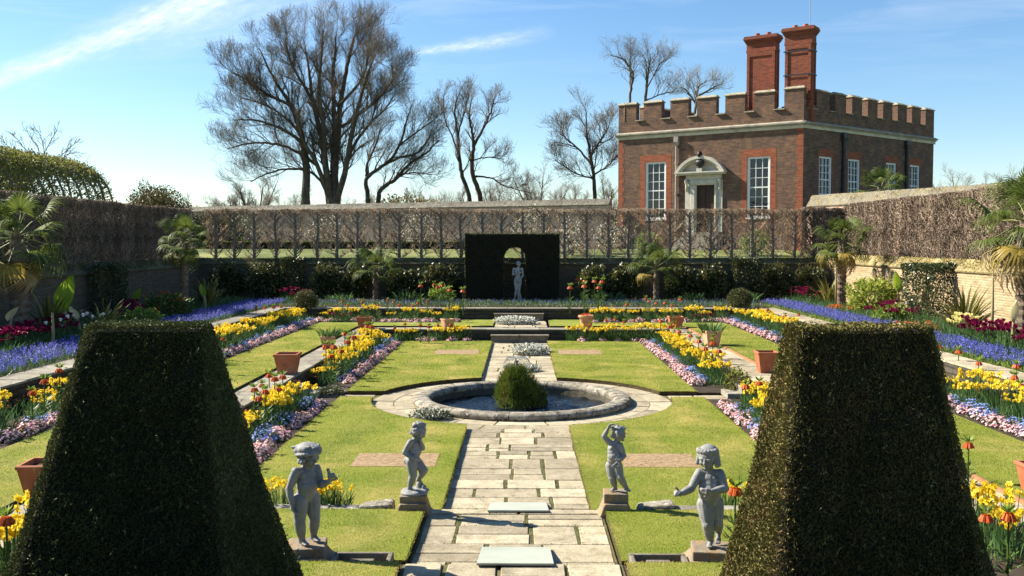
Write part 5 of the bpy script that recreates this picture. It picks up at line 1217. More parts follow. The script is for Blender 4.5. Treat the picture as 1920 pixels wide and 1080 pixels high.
# ---------------- planters on the walkways
def planter(x, y, z, w, h, rz, label, m='terracotta', soil=True):
    w, h = w * .86, h * .92
    root = empty('planter', (x, y, z), rz, label, 'planter', None); a, c = w / 2, w * .34
    b = MB()
    def frust(a0, z0, a1, z1, flip=False):
        p = [(-a0, -a0, z0), (a0, -a0, z0), (a0, a0, z0), (-a0, a0, z0), (-a1, -a1, z1), (a1, -a1, z1), (a1, a1, z1), (-a1, a1, z1)]
        f = [(0, 1, 5, 4), (1, 2, 6, 5), (2, 3, 7, 6), (3, 0, 4, 7)]; b.add(p, [q[::-1] for q in f] if flip else f)
    k = .13 * h
    frust(c, 0, a * .93, h - k); frust(a * .93, h - k, a, h - k + .012); frust(a, h - k + .012, a * 1.0, h - .01); frust(a, h - .01, a - .012, h); frust(a - .012, h, a * .84, h); frust(a * .84, h, c * .85, .06, False)
    b.add([(-c, -c, 0), (c, -c, 0), (c, c, 0), (-c, c, 0)], [(3, 2, 1, 0)])
    b.build('body', MT[m], root, uv=False)
    if soil: b = MB(); s = a * .80; b.box(-s, s, -s, s, h * .78, h * .84); b.build('soil', MT['soil'], root, uv=False)
    b = MB(); mid = (c + a * .93) / 2
    for k_, r in enumerate((.075, .05, .022)): b.ball((0, -mid - .004, h * .46), (r * w / .6, .012 + .006 * k_, r * w / .6), 12, 7)
    b.build('rosette', MT[m], root, smooth=True, uv=False)
    return root
def round_pot(x, y, z, r, h, label, m='terracotta_pale'):
    root = empty('plant_pot', (x, y, z), 0, label, 'plant pot'); b = MB()
    pr = [(r * .62, 0), (r * .66, .02), (r * .88, h * .78), (r * .9, h * .80), (r * 1.0, h * .82), (r * 1.02, h * .96), (r * .98, h), (r * .88, h), (r * .82, h * .8), (r * .5, h * .3)]
    b.lathe(pr[::-1], 20, (0, 0, 0)); b.lathe([(r * .62, 0), (.001, 0)], 20); b.build('body', MT[m], root, smooth=True, uv=False)
    b = MB(); b.lathe([(.001, h * .86), (r * .84, h * .84)][::-1], 16); b.build('soil', MT['soil'], root, uv=False); return root
planter(-5.3, 21.6, Z1, .64, .50, .05, 'large empty terracotta planter on the left walkway level with the fountain')
planter(-5.36, 26.5, Z1, .50, .40, .1, 'pale terracotta planter holding green leaves on the left walkway', 'terracotta_pale')
planter(-5.42, 33.0, Z1, .58, .44, 0, 'empty terracotta planter at the left rear corner of the walkway')
planter(-2.55, 33.0, Z1, .46, .36, .5, 'small terracotta planter among crown imperials on the rear wall, left', 'terracotta_pale')
round_pot(2.22, 33.0, Z1, .26, .46, 'pale round pot with orange flowers on the rear wall, right')
planter(5.3, 33.0, Z1, .60, .46, 0, 'terracotta planter at the right rear corner of the walkway')
planter(5.42, 27.3, Z1, .54, .50, .1, 'pale terracotta pot full of green strap leaves on the right walkway', 'terracotta_pale')
planter(5.6, 21.9, Z1, .58, .52, 0, 'empty terracotta planter half hidden by the right topiary')
planter(-5.62, 11.15, Z1, .56, .42, .08, 'empty terracotta planter at the left edge, half behind the dark topiary')
planter(6.08, 11.1, Z1, .56, .42, 0, 'terracotta planter cut off by the right edge of the view')

# ---------------- boards bridging the steps, stone plinths, pedestals
def board(x0, x1, yf, yn, zf, zn, label):
    b = MB(); t = .02; b.hexa([(x0, yn, zn - t), (x1, yn, zn - t), (x1 - .01, yf, zf), (x0 + .01, yf, zf), (x0, yn, zn), (x1, yn, zn), (x1 - .01, yf, zf + t), (x0 + .01, yf, zf + t)])
    o = b.build('ramp_board', MT['board'], uv=False); tag(o, label, 'board'); return o
board(-.41, .33, 12.32, 11.42, .006, .175, 'pale grey ramp board over the path step, the farther of two'); board(-.43, .31, 10.05, 9.05, .148, .33, 'pale grey ramp board at the bottom of the view, the nearer of two')
def plinth(x0, x1, y0, y1, z, label):
    b = MB(); h = .11; w = .05
    b.box(x0, x1, y0, y1, z - .2, z + .02); b.box(x0, x1, y0, y0 + w, z + .02, z + h); b.box(x0, x1, y1 - w, y1, z + .02, z + h); b.box(x0, x0 + w, y0 + w, y1 - w, z + .02, z + h); b.box(x1 - w, x1, y0 + w, y1 - w, z + .02, z + h)
    cx, cy = (x0 + x1) / 2, (y0 + y1) / 2
    for (xa, xb, ya, yb) in ((cx - .12, cx + .12, cy - .12, cy - .05), (cx - .12, cx + .12, cy + .05, cy + .12), (cx - .12, cx - .05, cy - .05, cy + .05), (cx + .05, cx + .12, cy - .05, cy + .05)): b.box(xa, xb, ya, yb, z + .02, z + .075)
    tag(b.build('stone_plinth', MT['step'], uv=False, bevel=.012), label, 'plinth')
plinth(-1.86, -1.27, 8.98, 9.42, .21, 'empty dark stone plinth sunk in grass beside the capped statue'); plinth(1.06, 1.62, 8.98, 9.40, .21, 'empty dark stone plinth sunk in grass beside the pointing statue')
def pedestal(x, y, z0, w, h1, wt, h2, rz, label):
    """scroll-shouldered block with a smaller block on it"""
    root = empty('pedestal', (x, y, z0), rz, label, 'pedestal'); n = 8; a = w / 2; t = wt / 2
    pr = [(-a, 0), (a, 0), (a, h1 * .45)] + [(a - (a - t * .9) * (i / n) ** .8, h1 * (.45 + .5 * (1 - math.cos(PI * i / n)) / 2 * 1.1)) for i in range(1, n + 1)]
    pr += [(-p[0], p[1]) for p in pr[:2:-1]] + [(-a, h1 * .45)]
    b = MB(); d = w * .45; N = len(pr)
    b.add([(p[0], -d, p[1]) for p in pr] + [(p[0], d, p[1]) for p in pr], [(i, (i + 1) % N, N + (i + 1) % N, N + i) for i in range(N)][::1] + [tuple(range(N))[::-1], tuple(range(N, 2 * N))])
    b.cbox((0, -d - .012, h1 * .62), (w * .16, .03, w * .16)); b.box(-a - .015, a + .015, -d - .02, d + .02, -.02, h1 * .14)
    b.build('plinth', MT['pedestal'], root, uv=False, bevel=.012)
    b = MB(); b.box(-t, t, -t, t, h1 * .96, h1 + h2); b.build('block', MT['pedestal'], root, uv=False, bevel=.012)
pedestal(-1.30, 11.42, 0, .46, .30, .32, .08, .06, 'brown lichened pedestal under the curly-haired boy on one leg'); pedestal(1.13, 11.42, 0, .44, .30, .29, .11, -.04, 'lichened pedestal under the boy with a raised hand')
pedestal(-2.13, 9.36, .21, .52, .12, .38, .09, .12, 'orange-lichened pedestal under the capped boy holding a bird'); pedestal(1.86, 9.30, .21, .56, .12, .38, .09, -.12, 'orange-lichened pedestal under the boy with one arm stretched out')

# ---------------- the mossy mound, its jet and the splashing water
def mound():
    rng = np.random.default_rng(3); c = (-.03, PCY + .3, -.16); root = empty('moss_mound', c, 0, 'shaggy green moss mound with a water jet in the pond', 'fountain')
    H = .78; n = 13000; t = rng.random(n) ** 1.3; az = rng.uniform(0, 2 * PI, n)
    rad = .49 * (1 - t ** 2.1 * .80) * (1 + .10 * np.sin(az * 3 + 1) + .08 * np.sin(az * 7 + t * 6)); off = -.04 * np.sin(t * 3) + .02
    P = np.stack([rad * np.cos(az) + off * 0 - .10 * t, rad * np.sin(az), H * t + .06 * np.sin(az * 5) * (1 - t)], 1)
    up = rng.random(n) < np.where((P[:, 0] < .05) & (t > .3), .75, .25)
    D = np.stack([np.cos(az) * .6, np.sin(az) * .6, np.where(up, 1.5, -.9)], 1) + rng.normal(size=(n, 3)) * .35
    v, f = leaf_quads(P, D, np.where(up, rng.uniform(.08, .22, n), rng.uniform(.03, .10, n)), .010, .1, rng)
    o = link('moss', np_mesh('moss', v, f, MT['mossmound']), root)
    b = MB(); b.lathe([(.48, -.3), (.46, .1), (.38, .35), (.24, .58), (.08, .70), (.0, .72)], 20, (-.05, 0, 0)); b.build('core', mat('wet_earth', (.02, .022, .006), (.035, .035, .01), 6, .9), root, uv=False)
    b = MB(); b.tube([(-.07, 0, .7), (-.07, 0, .98)], .022, 8); b.tube([(-.07, 0, .975), (-.07, 0, 1.0)], .04, 8); b.build('nozzle', MT['iron'], root, uv=False)
    r2 = empty('water_jet', (-.10, PCY + .3, .84), 0, 'clear umbrella of falling water over the moss mound', 'water jet')
    vs, fs = [], []                                                   # drops and strands along the falling bell
    parts = []; nd = 1500
    a = rng.uniform(0, 2 * PI, nd); s = rng.random(nd) ** .7
    rr = .30 * s ** .75; zz = .04 + .10 * s * 1.6 - .30 * s ** 2.6; P = np.stack([rr * np.cos(a), rr * np.sin(a), zz], 1) + rng.normal(size=(nd, 3)) * .006
    D = np.stack([np.cos(a) * .3, np.sin(a) * .3, .16 - .78 * s ** 1.6], 1)
    v, f = leaf_quads(P, D, rng.uniform(.02, .06, nd), .006, .02, rng); parts.append((v, f))
    nd = 420; a = rng.uniform(0, 2 * PI, nd); rr = .31 + rng.random(nd) * .42; P = np.stack([rr * np.cos(a), rr * np.sin(a), -.15 - rng.random(nd) * .8 - (rr - .3) * .3], 1); D = np.stack([np.cos(a) * .15, np.sin(a) * .15, -np.ones(nd)], 1)
    v, f = leaf_quads(P, D, rng.uniform(.012, .035, nd), .010, .02, rng); parts.append((v, f))
    nd = 900; a = rng.uniform(0, 2 * PI, nd); rr = .55 + rng.random(nd) ** 2 * .9; P = np.stack([rr * np.cos(a), rr * np.sin(a), -.985 + rng.random(nd) ** 3 * .12], 1)
    v, f = leaf_quads(P, rng.normal(size=(nd, 3)), rng.uniform(.012, .03, nd), .016, .02, rng); parts.append((v, f))
    v, f, _ = cat(parts); link('drops', np_mesh('drops', v, f, MT['spray']), r2)
    
mound()
bush('candytuft', (-.28 + .08, 34.6, .56), (.80, .45, .17), 5200, .05, .035, 'greygreen', 'wide white flower mound on the upper paving before the far step', 'flower mound', None, 201, stems=False, extra=('whitepetal', .62), lump=.2)
bush('candytuft', (.27, 29.0, .14), (.58, .50, .18), 5200, .045, .034, 'greygreen', 'white flower mound on the path just before the nearer stone step', 'flower mound', None, 202, stems=False, extra=('whitepetal', .55), lump=.2)
bush('candytuft', (.05, 25.2, .08), (.48, .35, .11), 2600, .045, .034, 'greygreen', 'low white flower mound on the path right behind the fountain', 'flower mound', None, 203, stems=False, extra=('whitepetal', .35), lump=.25)
bush('candytuft', (-1.75, 18.35, .08), (.40, .22, .11), 2200, .045, .03, 'greygreen', 'green flower mound against the front left of the pond rim', 'flower mound', None, 204, stems=False, extra=('whitepetal', .28), lump=.25)
bush('candytuft', (-4.25, 21.0, .12), (.34, .2, .1), 1400, .045, .03, 'greygreen', 'small grey-green mound at the left end of the cross path', 'flower mound', None, 205, stems=False, extra=('whitepetal', .08), lump=.25)
bush('wallflower', (4.75, 21.2, .3), (.3, .3, .3), 1100, .07, .03, 'bronze', 'brownish leafy plant at the right end of the cross path', 'plant', None, 206, stems=False, extra=('goldleaf', .35), lump=.3)

# ---------------- flower prototypes
def blades(n, r, h, w, rng, lean=.35, z0=0.):
    """upright strap leaves of two quads each"""
    a = rng.uniform(0, 2 * PI, n); q = rng.random(n) ** .5 * r; P = np.stack([q * np.cos(a), q * np.sin(a), np.full(n, z0 - .03)], 1)
    L = (h * rng.uniform(.65, 1.1, n))[:, None]; D = unit(np.stack([np.cos(a) * lean * rng.random(n), np.sin(a) * lean * rng.random(n), np.ones(n)], 1) + rng.normal(size=(n, 3)) * .08)
    S = unit(np.cross(D, rng.normal(size=(n, 3)))) * w / 2; M_ = P + D * L * .6; T = P + D * L + np.stack([np.cos(a), np.sin(a), -np.ones(n) * .4], 1) * L * .14
    V = np.stack([P - S * .7, P + S * .7, M_ + S, M_ - S, T + S * .15, T - S * .15], 1).reshape(-1, 3); k = np.arange(n)[:, None] * 6
    return V, np.concatenate([k + [0, 1, 2, 3], k + [3, 2, 4, 5]])
def petals(P, D, R_, np_, w, rng, cup=.25):
    """np_ diamond petals round each head P facing D"""
    D = unit(D); n = len(P); A = unit(np.cross(D, rng.normal(size=(n, 3)))); B = np.cross(D, A); out = []
    for k in range(np_):
        t = 2 * PI * k / np_; E = A * math.cos(t) + B * math.sin(t); S = -A * math.sin(t) + B * math.cos(t); m = P + E * R_ * .55 + D * R_ * cup * .5; out.append(np.stack([P, m + S * R_ * w, P + E * R_ + D * R_ * cup, m - S * R_ * w], 1))
    V = np.stack(out, 1).reshape(-1, 3); return V, np.arange(len(V)).reshape(-1, 4)
def cups(P, D, r, h, rng, n=5):
    D = unit(D); A = unit(np.cross(D, rng.normal(size=P.shape))); B = np.cross(D, A); out = []
    for k in range(n):
        t0, t1 = 2 * PI * k / n, 2 * PI * (k + 1) / n; e0, e1 = A * math.cos(t0) + B * math.sin(t0), A * math.cos(t1) + B * math.sin(t1); out.append(np.stack([P + e0 * r * .55, P + e1 * r * .55, P + D * h + e1 * r, P + D * h + e0 * r], 1))
    V = np.stack(out, 1).reshape(-1, 3); return V, np.arange(len(V)).reshape(-1, 4)
def daffodil(seed, r=.30, nf=34, nl=90, h=.43, petal='yellow'):
    rng = np.random.default_rng(seed); v, f = blades(nl, r * .9, h * .85, .016, rng)
    a = rng.uniform(0, 2 * PI, nf); q = rng.random(nf) ** .5 * r; H = h * rng.uniform(.86, 1.12, nf); P = np.stack([q * np.cos(a), q * np.sin(a), H], 1)
    sv, sf = np_tubes([(np.array([(p[0] * .8, p[1] * .8, -.03), p]), np.array([.005, .004])) for p in P], 3); v, f, _ = cat([(v, f), (sv, sf)])
    root = link('daffodil_clump', np_mesh('daffodil_clump', v, f, MT['strap'])); D = np.stack([rng.normal(size=nf), rng.normal(size=nf) - .5, rng.uniform(-.2, .7, nf)], 1)
    ps = []
    for k in range(2):
        j = rng.normal(size=(nf, 3)) * .022 * (k > 0); Dk = D + rng.normal(size=(nf, 3)) * .5 * (k > 0); p = P + j; ps += [petals(p, Dk, .038, 6, .36, rng, .12), cups(p, Dk, .014, .024, rng)]
    v, f, _ = cat(ps); link('blossoms', np_mesh('blossoms', v, f, MT[petal]), root); root['category'] = 'daffodils'; return root
def daisy(seed, m, name, cat_, r=.16, h=.13, n=95, fr=.021, lm='greygreen'):
    rng = np.random.default_rng(seed); d = unit(rng.normal(size=(220, 3)) * [1, 1, .7]); d[:, 2] = abs(d[:, 2]); P = d * [r, r, h * .8] * (.5 + .5 * rng.random((220, 1))); v, f = leaf_quads(P, d + rng.normal(size=P.shape) * .5, .05, .022, .1, rng)
    root = link(name, np_mesh(name, v, f, MT[lm])); d = unit(rng.normal(size=(n, 3)) * [1, 1, .9]); d[:, 2] = abs(d[:, 2]) + .02; P = d * [r, r, h] * (1 + .12 * rng.normal(size=(n, 1))); P[:, 2] += .015
    v, f = petals(P, d + [0, 0, .7] + rng.normal(size=P.shape) * .3, fr, 5, .5, rng, .05); link('blossoms', np_mesh('blossoms', v, f, MT[m]), root); root['category'] = cat_; return root
def tulip(seed, m, r=.2, nf=9, h=.46, nl=34, lm='strap', w=.035):
    rng = np.random.default_rng(seed); v, f = blades(nl, r, h * .72, w, rng, .5); a = rng.uniform(0, 2 * PI, nf); q = rng.random(nf) ** .5 * r; P = np.stack([q * np.cos(a), q * np.sin(a), h * rng.uniform(.85, 1.1, nf)], 1)
    sv, sf = np_tubes([(np.array([(p[0] * .8, p[1] * .8, -.03), p]), np.array([.006, .005])) for p in P], 3); v, f, _ = cat([(v, f), (sv, sf)]); root = link('tulip_clump', np_mesh('tulip_clump', v, f, MT[lm]))
    D = np.array([0, 0, 1.]) + rng.normal(size=(nf, 3)) * .25; v, f, _ = cat([cups(P, D, .038, .075, rng, 6), petals(P + [0, 0, .01], D, .055, 6, .4, rng, 1.0)]); link('blossoms', np_mesh('blossoms', v, f, MT[m]), root); root['category'] = 'tulips'; return root
def imperial(seed, h=.74):
    rng = np.random.default_rng(seed); lx = rng.normal() * .03; ln = [(np.array([(0, 0, -.05), (lx * .5, 0, h * .5), (lx, 0, h - .02)]), np.array([.014, .012, .010]))]; sv, sf = np_tubes(ln, 5)
    n = 34; a = rng.uniform(0, 2 * PI, n); z = rng.uniform(.05, .5, n) * h; lv, lf = leaf_quads(np.stack([np.zeros(n), np.zeros(n), z], 1), np.stack([np.cos(a), np.sin(a), rng.uniform(.2, .9, n)], 1), rng.uniform(.14, .22, n), .032, -.06, rng, np.tile([0., 0, 1], (n, 1)))
    v, f, _ = cat([(sv, sf), (lv, lf)]); root = link('crown_imperial', np_mesh('crown_imperial', v, f, MT['midleaf']))
    n = 7; a = np.arange(n) * 2 * PI / n + rng.random(); P = np.stack([lx + .035 * np.cos(a), .035 * np.sin(a), np.full(n, h - .015)], 1); D = np.stack([np.cos(a) * .35, np.sin(a) * .35, -np.ones(n)], 1); parts = [cups(P, D, .032, .075, rng, 6), petals(P + unit(D) * .02, D, .034, 6, .6, rng, 1.9)]
    v, f, _ = cat(parts); link('bells', np_mesh('bells', v, f, MT['orange']), root)
    n = 22; a = rng.uniform(0, 2 * PI, n); v, f = leaf_quads(np.tile([lx, 0, h], (n, 1)), np.stack([np.cos(a), np.sin(a), rng.uniform(.35, 1.8, n)], 1), rng.uniform(.09, .16, n), .026, -.06, rng); link('leaf_tuft', np_mesh('leaf_tuft', v, f, MT['lightleaf']), root); root['category'] = 'crown imperial'; return root
def leafclump(seed, r=.28, h=.42, n=70, w=.04): rng = np.random.default_rng(seed); v, f = blades(n, r, h, w, rng, .8); root = link('leaf_clump', np_mesh('leaf_clump', v, f, MT['strap'])); root['category'] = 'leaf clump'; return root

class Pool:
    """the first use moves the prototype itself, later uses copy it"""
    def __init__(s, protos): s.p = protos; s.u = set(); s.n = 0
    def put(s, x, y, z, label, group, sc=1., i=None):
        i = rnd.randrange(len(s.p)) if i is None else i; s.n += 1; k = sc * rnd.uniform(.9, 1.12); rz = rnd.uniform(0, 6.28)
        if i not in s.u:
            s.u.add(i); o = s.p[i]; o.location = (x, y, z); o.rotation_euler = (0, 0, rz); o.scale = (k, k, k); o['label'] = label
            if group: o['group'] = group
            return o
        return dup(s.p[i], (x, y, z), rz, label, group, k)
    def drop_unused(s):
        for i, o in enumerate(s.p):
            if i not in s.u:
                for c in list(o.children): bpy.data.objects.remove(c)
                bpy.data.objects.remove(o)
DAF = Pool([daffodil(301 + i) for i in range(5)]); PNK = Pool([daisy(321 + i, 'pink', 'daisy_clump', 'daisies') for i in range(4)]); FMN = Pool([daisy(331 + i, 'fmn', 'forget_me_not_clump', 'forget-me-nots', .17, .15, 150, .016, 'midleaf') for i in range(3)])
TUL = Pool([tulip(341 + i, 'magenta') for i in range(3)]); WTU = Pool([tulip(351, 'whitepetal', .2, 1, .5, 40), tulip(352, 'whitepetal', .2, 1, .5, 44)]); PYE = Pool([tulip(355, 'paleyellow', .24, 10, .5, 34)]); IMP = Pool([imperial(361 + i) for i in range(4)])
ORA = Pool([daisy(371 + i, 'brightorange', 'wallflower_clump', 'orange flowers', .2, .16, 120, .024, 'midleaf') for i in range(2)]); LEA = Pool([leafclump(381), leafclump(382)])
def row(pool, x0, x1, y0, y1, z, step, label, group, jit=.35, skip=.04, sc=1.):
    nx = max(1, round((x1 - x0) / step)); ny = max(1, round((y1 - y0) / step))
    for i in range(nx):
        for j in range(ny):
            if rnd.random() < skip: continue
            x = x0 + (x1 - x0) * (i + .5 + rnd.uniform(-jit, jit)) / nx; y = y0 + (y1 - y0) * (j + .5 + rnd.uniform(-jit, jit)) / ny
            if inframe(x, y, z + .3): pool.put(x, y, z, label, group, sc * rnd.choice((.72, .9, 1, 1.08, 1.16)))
for s, sd_ in ((-1, 'left'), (1, 'right')):
    def X(a, b): return sorted((s * a, s * b))
    lower, upper = 'in the bed below the %s walkway' % sd_, 'in the upper bed on the %s' % sd_
    # bed under the first walkway, beyond and before the cross path; the strip along the rear wall
    for (y0, y1, tail) in ((22.4, 32.0, ', beyond the pond'), (13.2, 19.6, ', nearer than the pond')):
        x0, x1 = X(4.35, 5.0); row(DAF, x0, x1, y0, y1, .05, .50, 'clump of yellow daffodils ' + lower + tail, 'daffodils ' + lower)
        x0, x1 = X(3.97, 4.32); row(PNK, x0, x1, y0 - .25, y1, .05, .235, 'pink and white daisy clump ' + lower + tail, 'daisies ' + lower, .25, .20)
        row(FMN, *X(4.22, 4.5), y0, y1, .05, .26, 'blue forget-me-not clump ' + lower + tail, 'forget-me-nots ' + lower, .3, .55)
    row(DAF, *X(1.65, 4.3), 32.3, 32.62, .05, .46, 'yellow daffodil clump against the low rear wall, ' + sd_ + ' of the path', 'daffodils by the rear wall on the ' + sd_)
    row(PNK, *X(1.7, 3.9), 32.1, 32.25, .06, .26, 'pink daisy clump at the rear edge of the ' + sd_ + ' pond lawn', 'daisies by the rear wall on the ' + sd_, .25, .45)
    # upper bed beside the grass strip, and across the back
    for (y0, y1, tail) in ((22.5, 36.0, ', beyond the pond'), (12.2, 19.8, ', nearer than the pond')):
        row(DAF, *X(7.85, 8.6), y0, y1, .465, .58, 'clump of yellow daffodils ' + upper + tail, 'daffodils ' + upper, .3, .06)
        row(PNK, *X(7.42, 7.78), y0, y1, .465, .26, 'pink and white daisy clump ' + upper + tail, 'daisies ' + upper, .25, .18)
        row(FMN, *X(7.62, 7.95), y0, y1, .465, .30, 'blue forget-me-not clump ' + upper + tail, 'forget-me-nots ' + upper, .3, .4)
    row(DAF, *X(2.45, 7.6), 35.55, 36.15, .465, .52, 'yellow daffodil clump in the long rear bed, ' + sd_ + ' of the paving', 'daffodils of the rear bed on the ' + sd_)
    row(PNK, *X(2.3, 7.6), 34.95, 35.25, .465, .27, 'pink daisy clump along the rear grass, ' + sd_ + ' of the paving', 'daisies of the rear bed on the ' + sd_, .25, .25)
for x in (-6.9, -6.6, -6.35, 6.3, 6.6, 6.9): TUL.put(x, 35.0, .465, 'magenta flowers at the %s corner of the rear bed' % ('left' if x < 0 else 'right'), 'magenta corner flowers on the ' + ('left' if x < 0 else 'right'), .6)
row(DAF, -4.98, -4.5, 8.2, 9.6, .36, .4, 'yellow daffodil clump at the left edge in front of the planter', 'daffodils at the near left edge', .2); row(DAF, 4.55, 4.98, 8.9, 10.2, .36, .45, 'yellow daffodil clump behind the foot of the right topiary', 'daffodils at the near right edge', .2)
for px, lb in ((518, 'yellow daffodils just left of the capped statue'), (600, 'yellow daffodils behind the bird hand of the capped statue'), (622, 'yellow daffodil clump right of the capped statue'), (1368, 'yellow-orange daffodils right of the statue with outstretched arm')):
    p = at(px, 962, .08); DAF.put(p.x, p.y + .1, .08, lb, None, .72)
DAF_N = DAF.n
BRN = Pool([daisy(391 + i, 'rust', 'wallflower_clump', 'wallflowers', .17, .26, 34, .022, 'bronze') for i in range(2)])
for s, sd_ in ((-1, 'left'), (1, 'right')): row(BRN, *sorted((s * 8.55, s * 8.92)), 12, 35.5, .465, .42, 'rust-coloured wallflower clump behind the daffodils of the upper %s bed' % sd_, 'wallflowers of the upper %s bed' % sd_, .35, .35); row(BRN, *sorted((s * 4.85, s * 5.03)), 13, 32, .05, .5, 'rust-coloured wallflower clump against the %s walkway wall' % sd_, 'wallflowers under the %s walkway' % sd_, .35, .55)
BRN.drop_unused()
# crown imperials, placed by their heads
def heads(lst, zb, h, where):
    for px, py in lst:
        p = at(px, py, zb + h); IMP.put(p.x, p.y, zb, 'orange-red crown imperial ' + where, 'crown imperials ' + where, h / .74)
heads([(477, 728), (492, 713), (505, 700), (515, 712), (530, 705), (497, 734), (522, 722), (484, 742)], .05, .68, 'below the big planter on the left walkway')
heads([(646, 620), (655, 627), (663, 634), (611, 650), (627, 653), (640, 650), (688, 609), (696, 612), (620, 661), (652, 640)], .05, .78, 'in the far lower left bed'); heads([(759, 606), (788, 611), (804, 611), (821, 604), (845, 606), (740, 610)], .05, .60, 'against the rear low wall on the left')
heads([(642, 566), (652, 569), (679, 566), (710, 571), (727, 560), (738, 564), (749, 571), (774, 570), (784, 569), (802, 564), (690, 572)], .88, .50, 'behind the long rear daffodil bed on the left')
heads([(789, 532), (814, 527), (821, 532), (828, 530), (843, 537), (868, 540)], .88, .90, 'left of the yew niche'); heads([(1069, 535), (1083, 523), (1097, 527), (1096, 535), (1115, 527), (1122, 534), (1129, 528)], .88, .95, 'right of the yew niche')
heads([(1210, 559), (1217, 563), (1230, 568), (1247, 568), (1275, 562), (1175, 570), (1260, 570)], .88, .55, 'behind the long rear daffodil bed on the right')
heads([(1136, 599), (1153, 599), (1189, 596), (1107, 606), (1170, 603)], .05, .60, 'against the rear low wall on the right'); heads([(1239, 603), (1264, 602), (1273, 618), (1294, 627), (1336, 630), (1337, 645), (1322, 652), (1348, 655), (1255, 612), (1310, 640), (1423, 708), (1397, 718)], .05, .74, 'in the lower right bed')
heads([(497, 575), (513, 577), (527, 573), (480, 578), (110, 695), (418, 630), (412, 612), (400, 650), (83, 716), (60, 730)], .465, .62, 'in the upper left bed'); heads([(1497, 586), (1472, 587), (1439, 580), (1762, 645), (1797, 660), (1902, 703), (1914, 716), (1907, 688), (1835, 676)], .465, .62, 'in the upper right bed')
heads([(1817, 826), (1892, 962), (1850, 958)], .36, .62, 'beside the foot of the right topiary'); heads([(12, 975)], .36, .62, 'at the bottom left edge')
p = at(1378, 912, .8); IMP.put(p.x, p.y, .08, 'orange crown imperial right of the statue with outstretched arm', None, .95)
# planting on the highest terrace
row(TUL, -12.5, -11.3, 20.5, 25.5, .88, .45, 'dark magenta tulip clump by the shaded left wall, near the big palm', 'tulips by the left wall', .35, .2); row(TUL, -12.6, -11.5, 28.3, 30.6, .88, .5, 'dark magenta tulip clump by the shaded left wall, farther along', 'tulips by the left wall', .35, .2)
row(TUL, 10.9, 12.0, 20.6, 24.6, .88, .42, 'magenta tulip clump behind the right bluebells under the tall palm', 'tulips by the right wall', .3, .1); row(TUL, 10.9, 12.0, 28.6, 31.2, .88, .45, 'magenta tulip clump before the ivy block on the right', 'tulips by the right wall', .3, .1); row(TUL, 11.0, 12.2, 38.2, 40.4, .88, .5, 'magenta tulip clump in the right rear corner', 'tulips by the right wall', .3, .2); row(TUL, -9.9, -9.0, 39.5, 41, .88, .5, 'magenta tulip clump in the left rear corner', 'tulips in the left rear corner', .3, .2)
row(WTU, -11.9, -11.2, 23.5, 25.6, .88, .42, 'leafy clump of white tulips left of the dark topiary', 'white tulips', .3); row(PYE, 11.2, 12.0, 24.5, 25.7, .88, .38, 'pale yellow flowers beside the right bluebells', 'pale yellow flowers', .3)
row(ORA, 11.4, 12.4, 35.0, 36.2, .88, .34, 'orange flower mat beyond the variegated shrub by the wall', 'orange mat by the shrub', .3); row(ORA, 11.0, 12.0, 27.4, 28.4, .88, .34, 'orange flower mat in front of the golden flax', 'orange mat by the flax', .3); row(ORA, -11.0, -10.5, 31.6, 32.4, .88, .34, 'orange flower mat at the left wall bed', 'orange mat on the left', .3)
for x, y, h, lb in ((-8.0, 40.6, .7, 'green strap-leaf clump in the back bed, far left'), (-4.9, 40.4, .9, 'green strap-leaf clump right of the left small palm'), (7.3, 40.6, .9, 'green strap-leaf clump right of the right small palm'), (9.5, 40.3, .9, 'bright strap-leaf clump before the right ivy column'), (3.9, 40.6, .8, 'green strap-leaf clump left of the right small palm'), (-7.6, 40.9, .8, 'green strap-leaf clump left of the left small palm')): LEA.put(x, y, .88, lb, None, h * 1.3)
for x, y, z, lb in ((-5.36, 26.5, Z1 + .32, 'green strap leaves growing in the left pale planter'), (5.42, 27.3, Z1 + .40, 'green strap leaves growing in the right pale planter')): LEA.put(x, y, z, lb, None, .85)
for k, x in enumerate((2.14, 2.28)): ORA.put(x, 33.0, Z1 + .36, 'orange flowers in the pale round pot', 'orange pot flowers', .8)
for P_ in (DAF, PNK, FMN, TUL, WTU, PYE, IMP, ORA, LEA): P_.drop_unused()
print('COUNTS daf', DAF.n, 'pink', PNK.n, 'fmn', FMN.n, 'tul', TUL.n, 'imp', IMP.n)

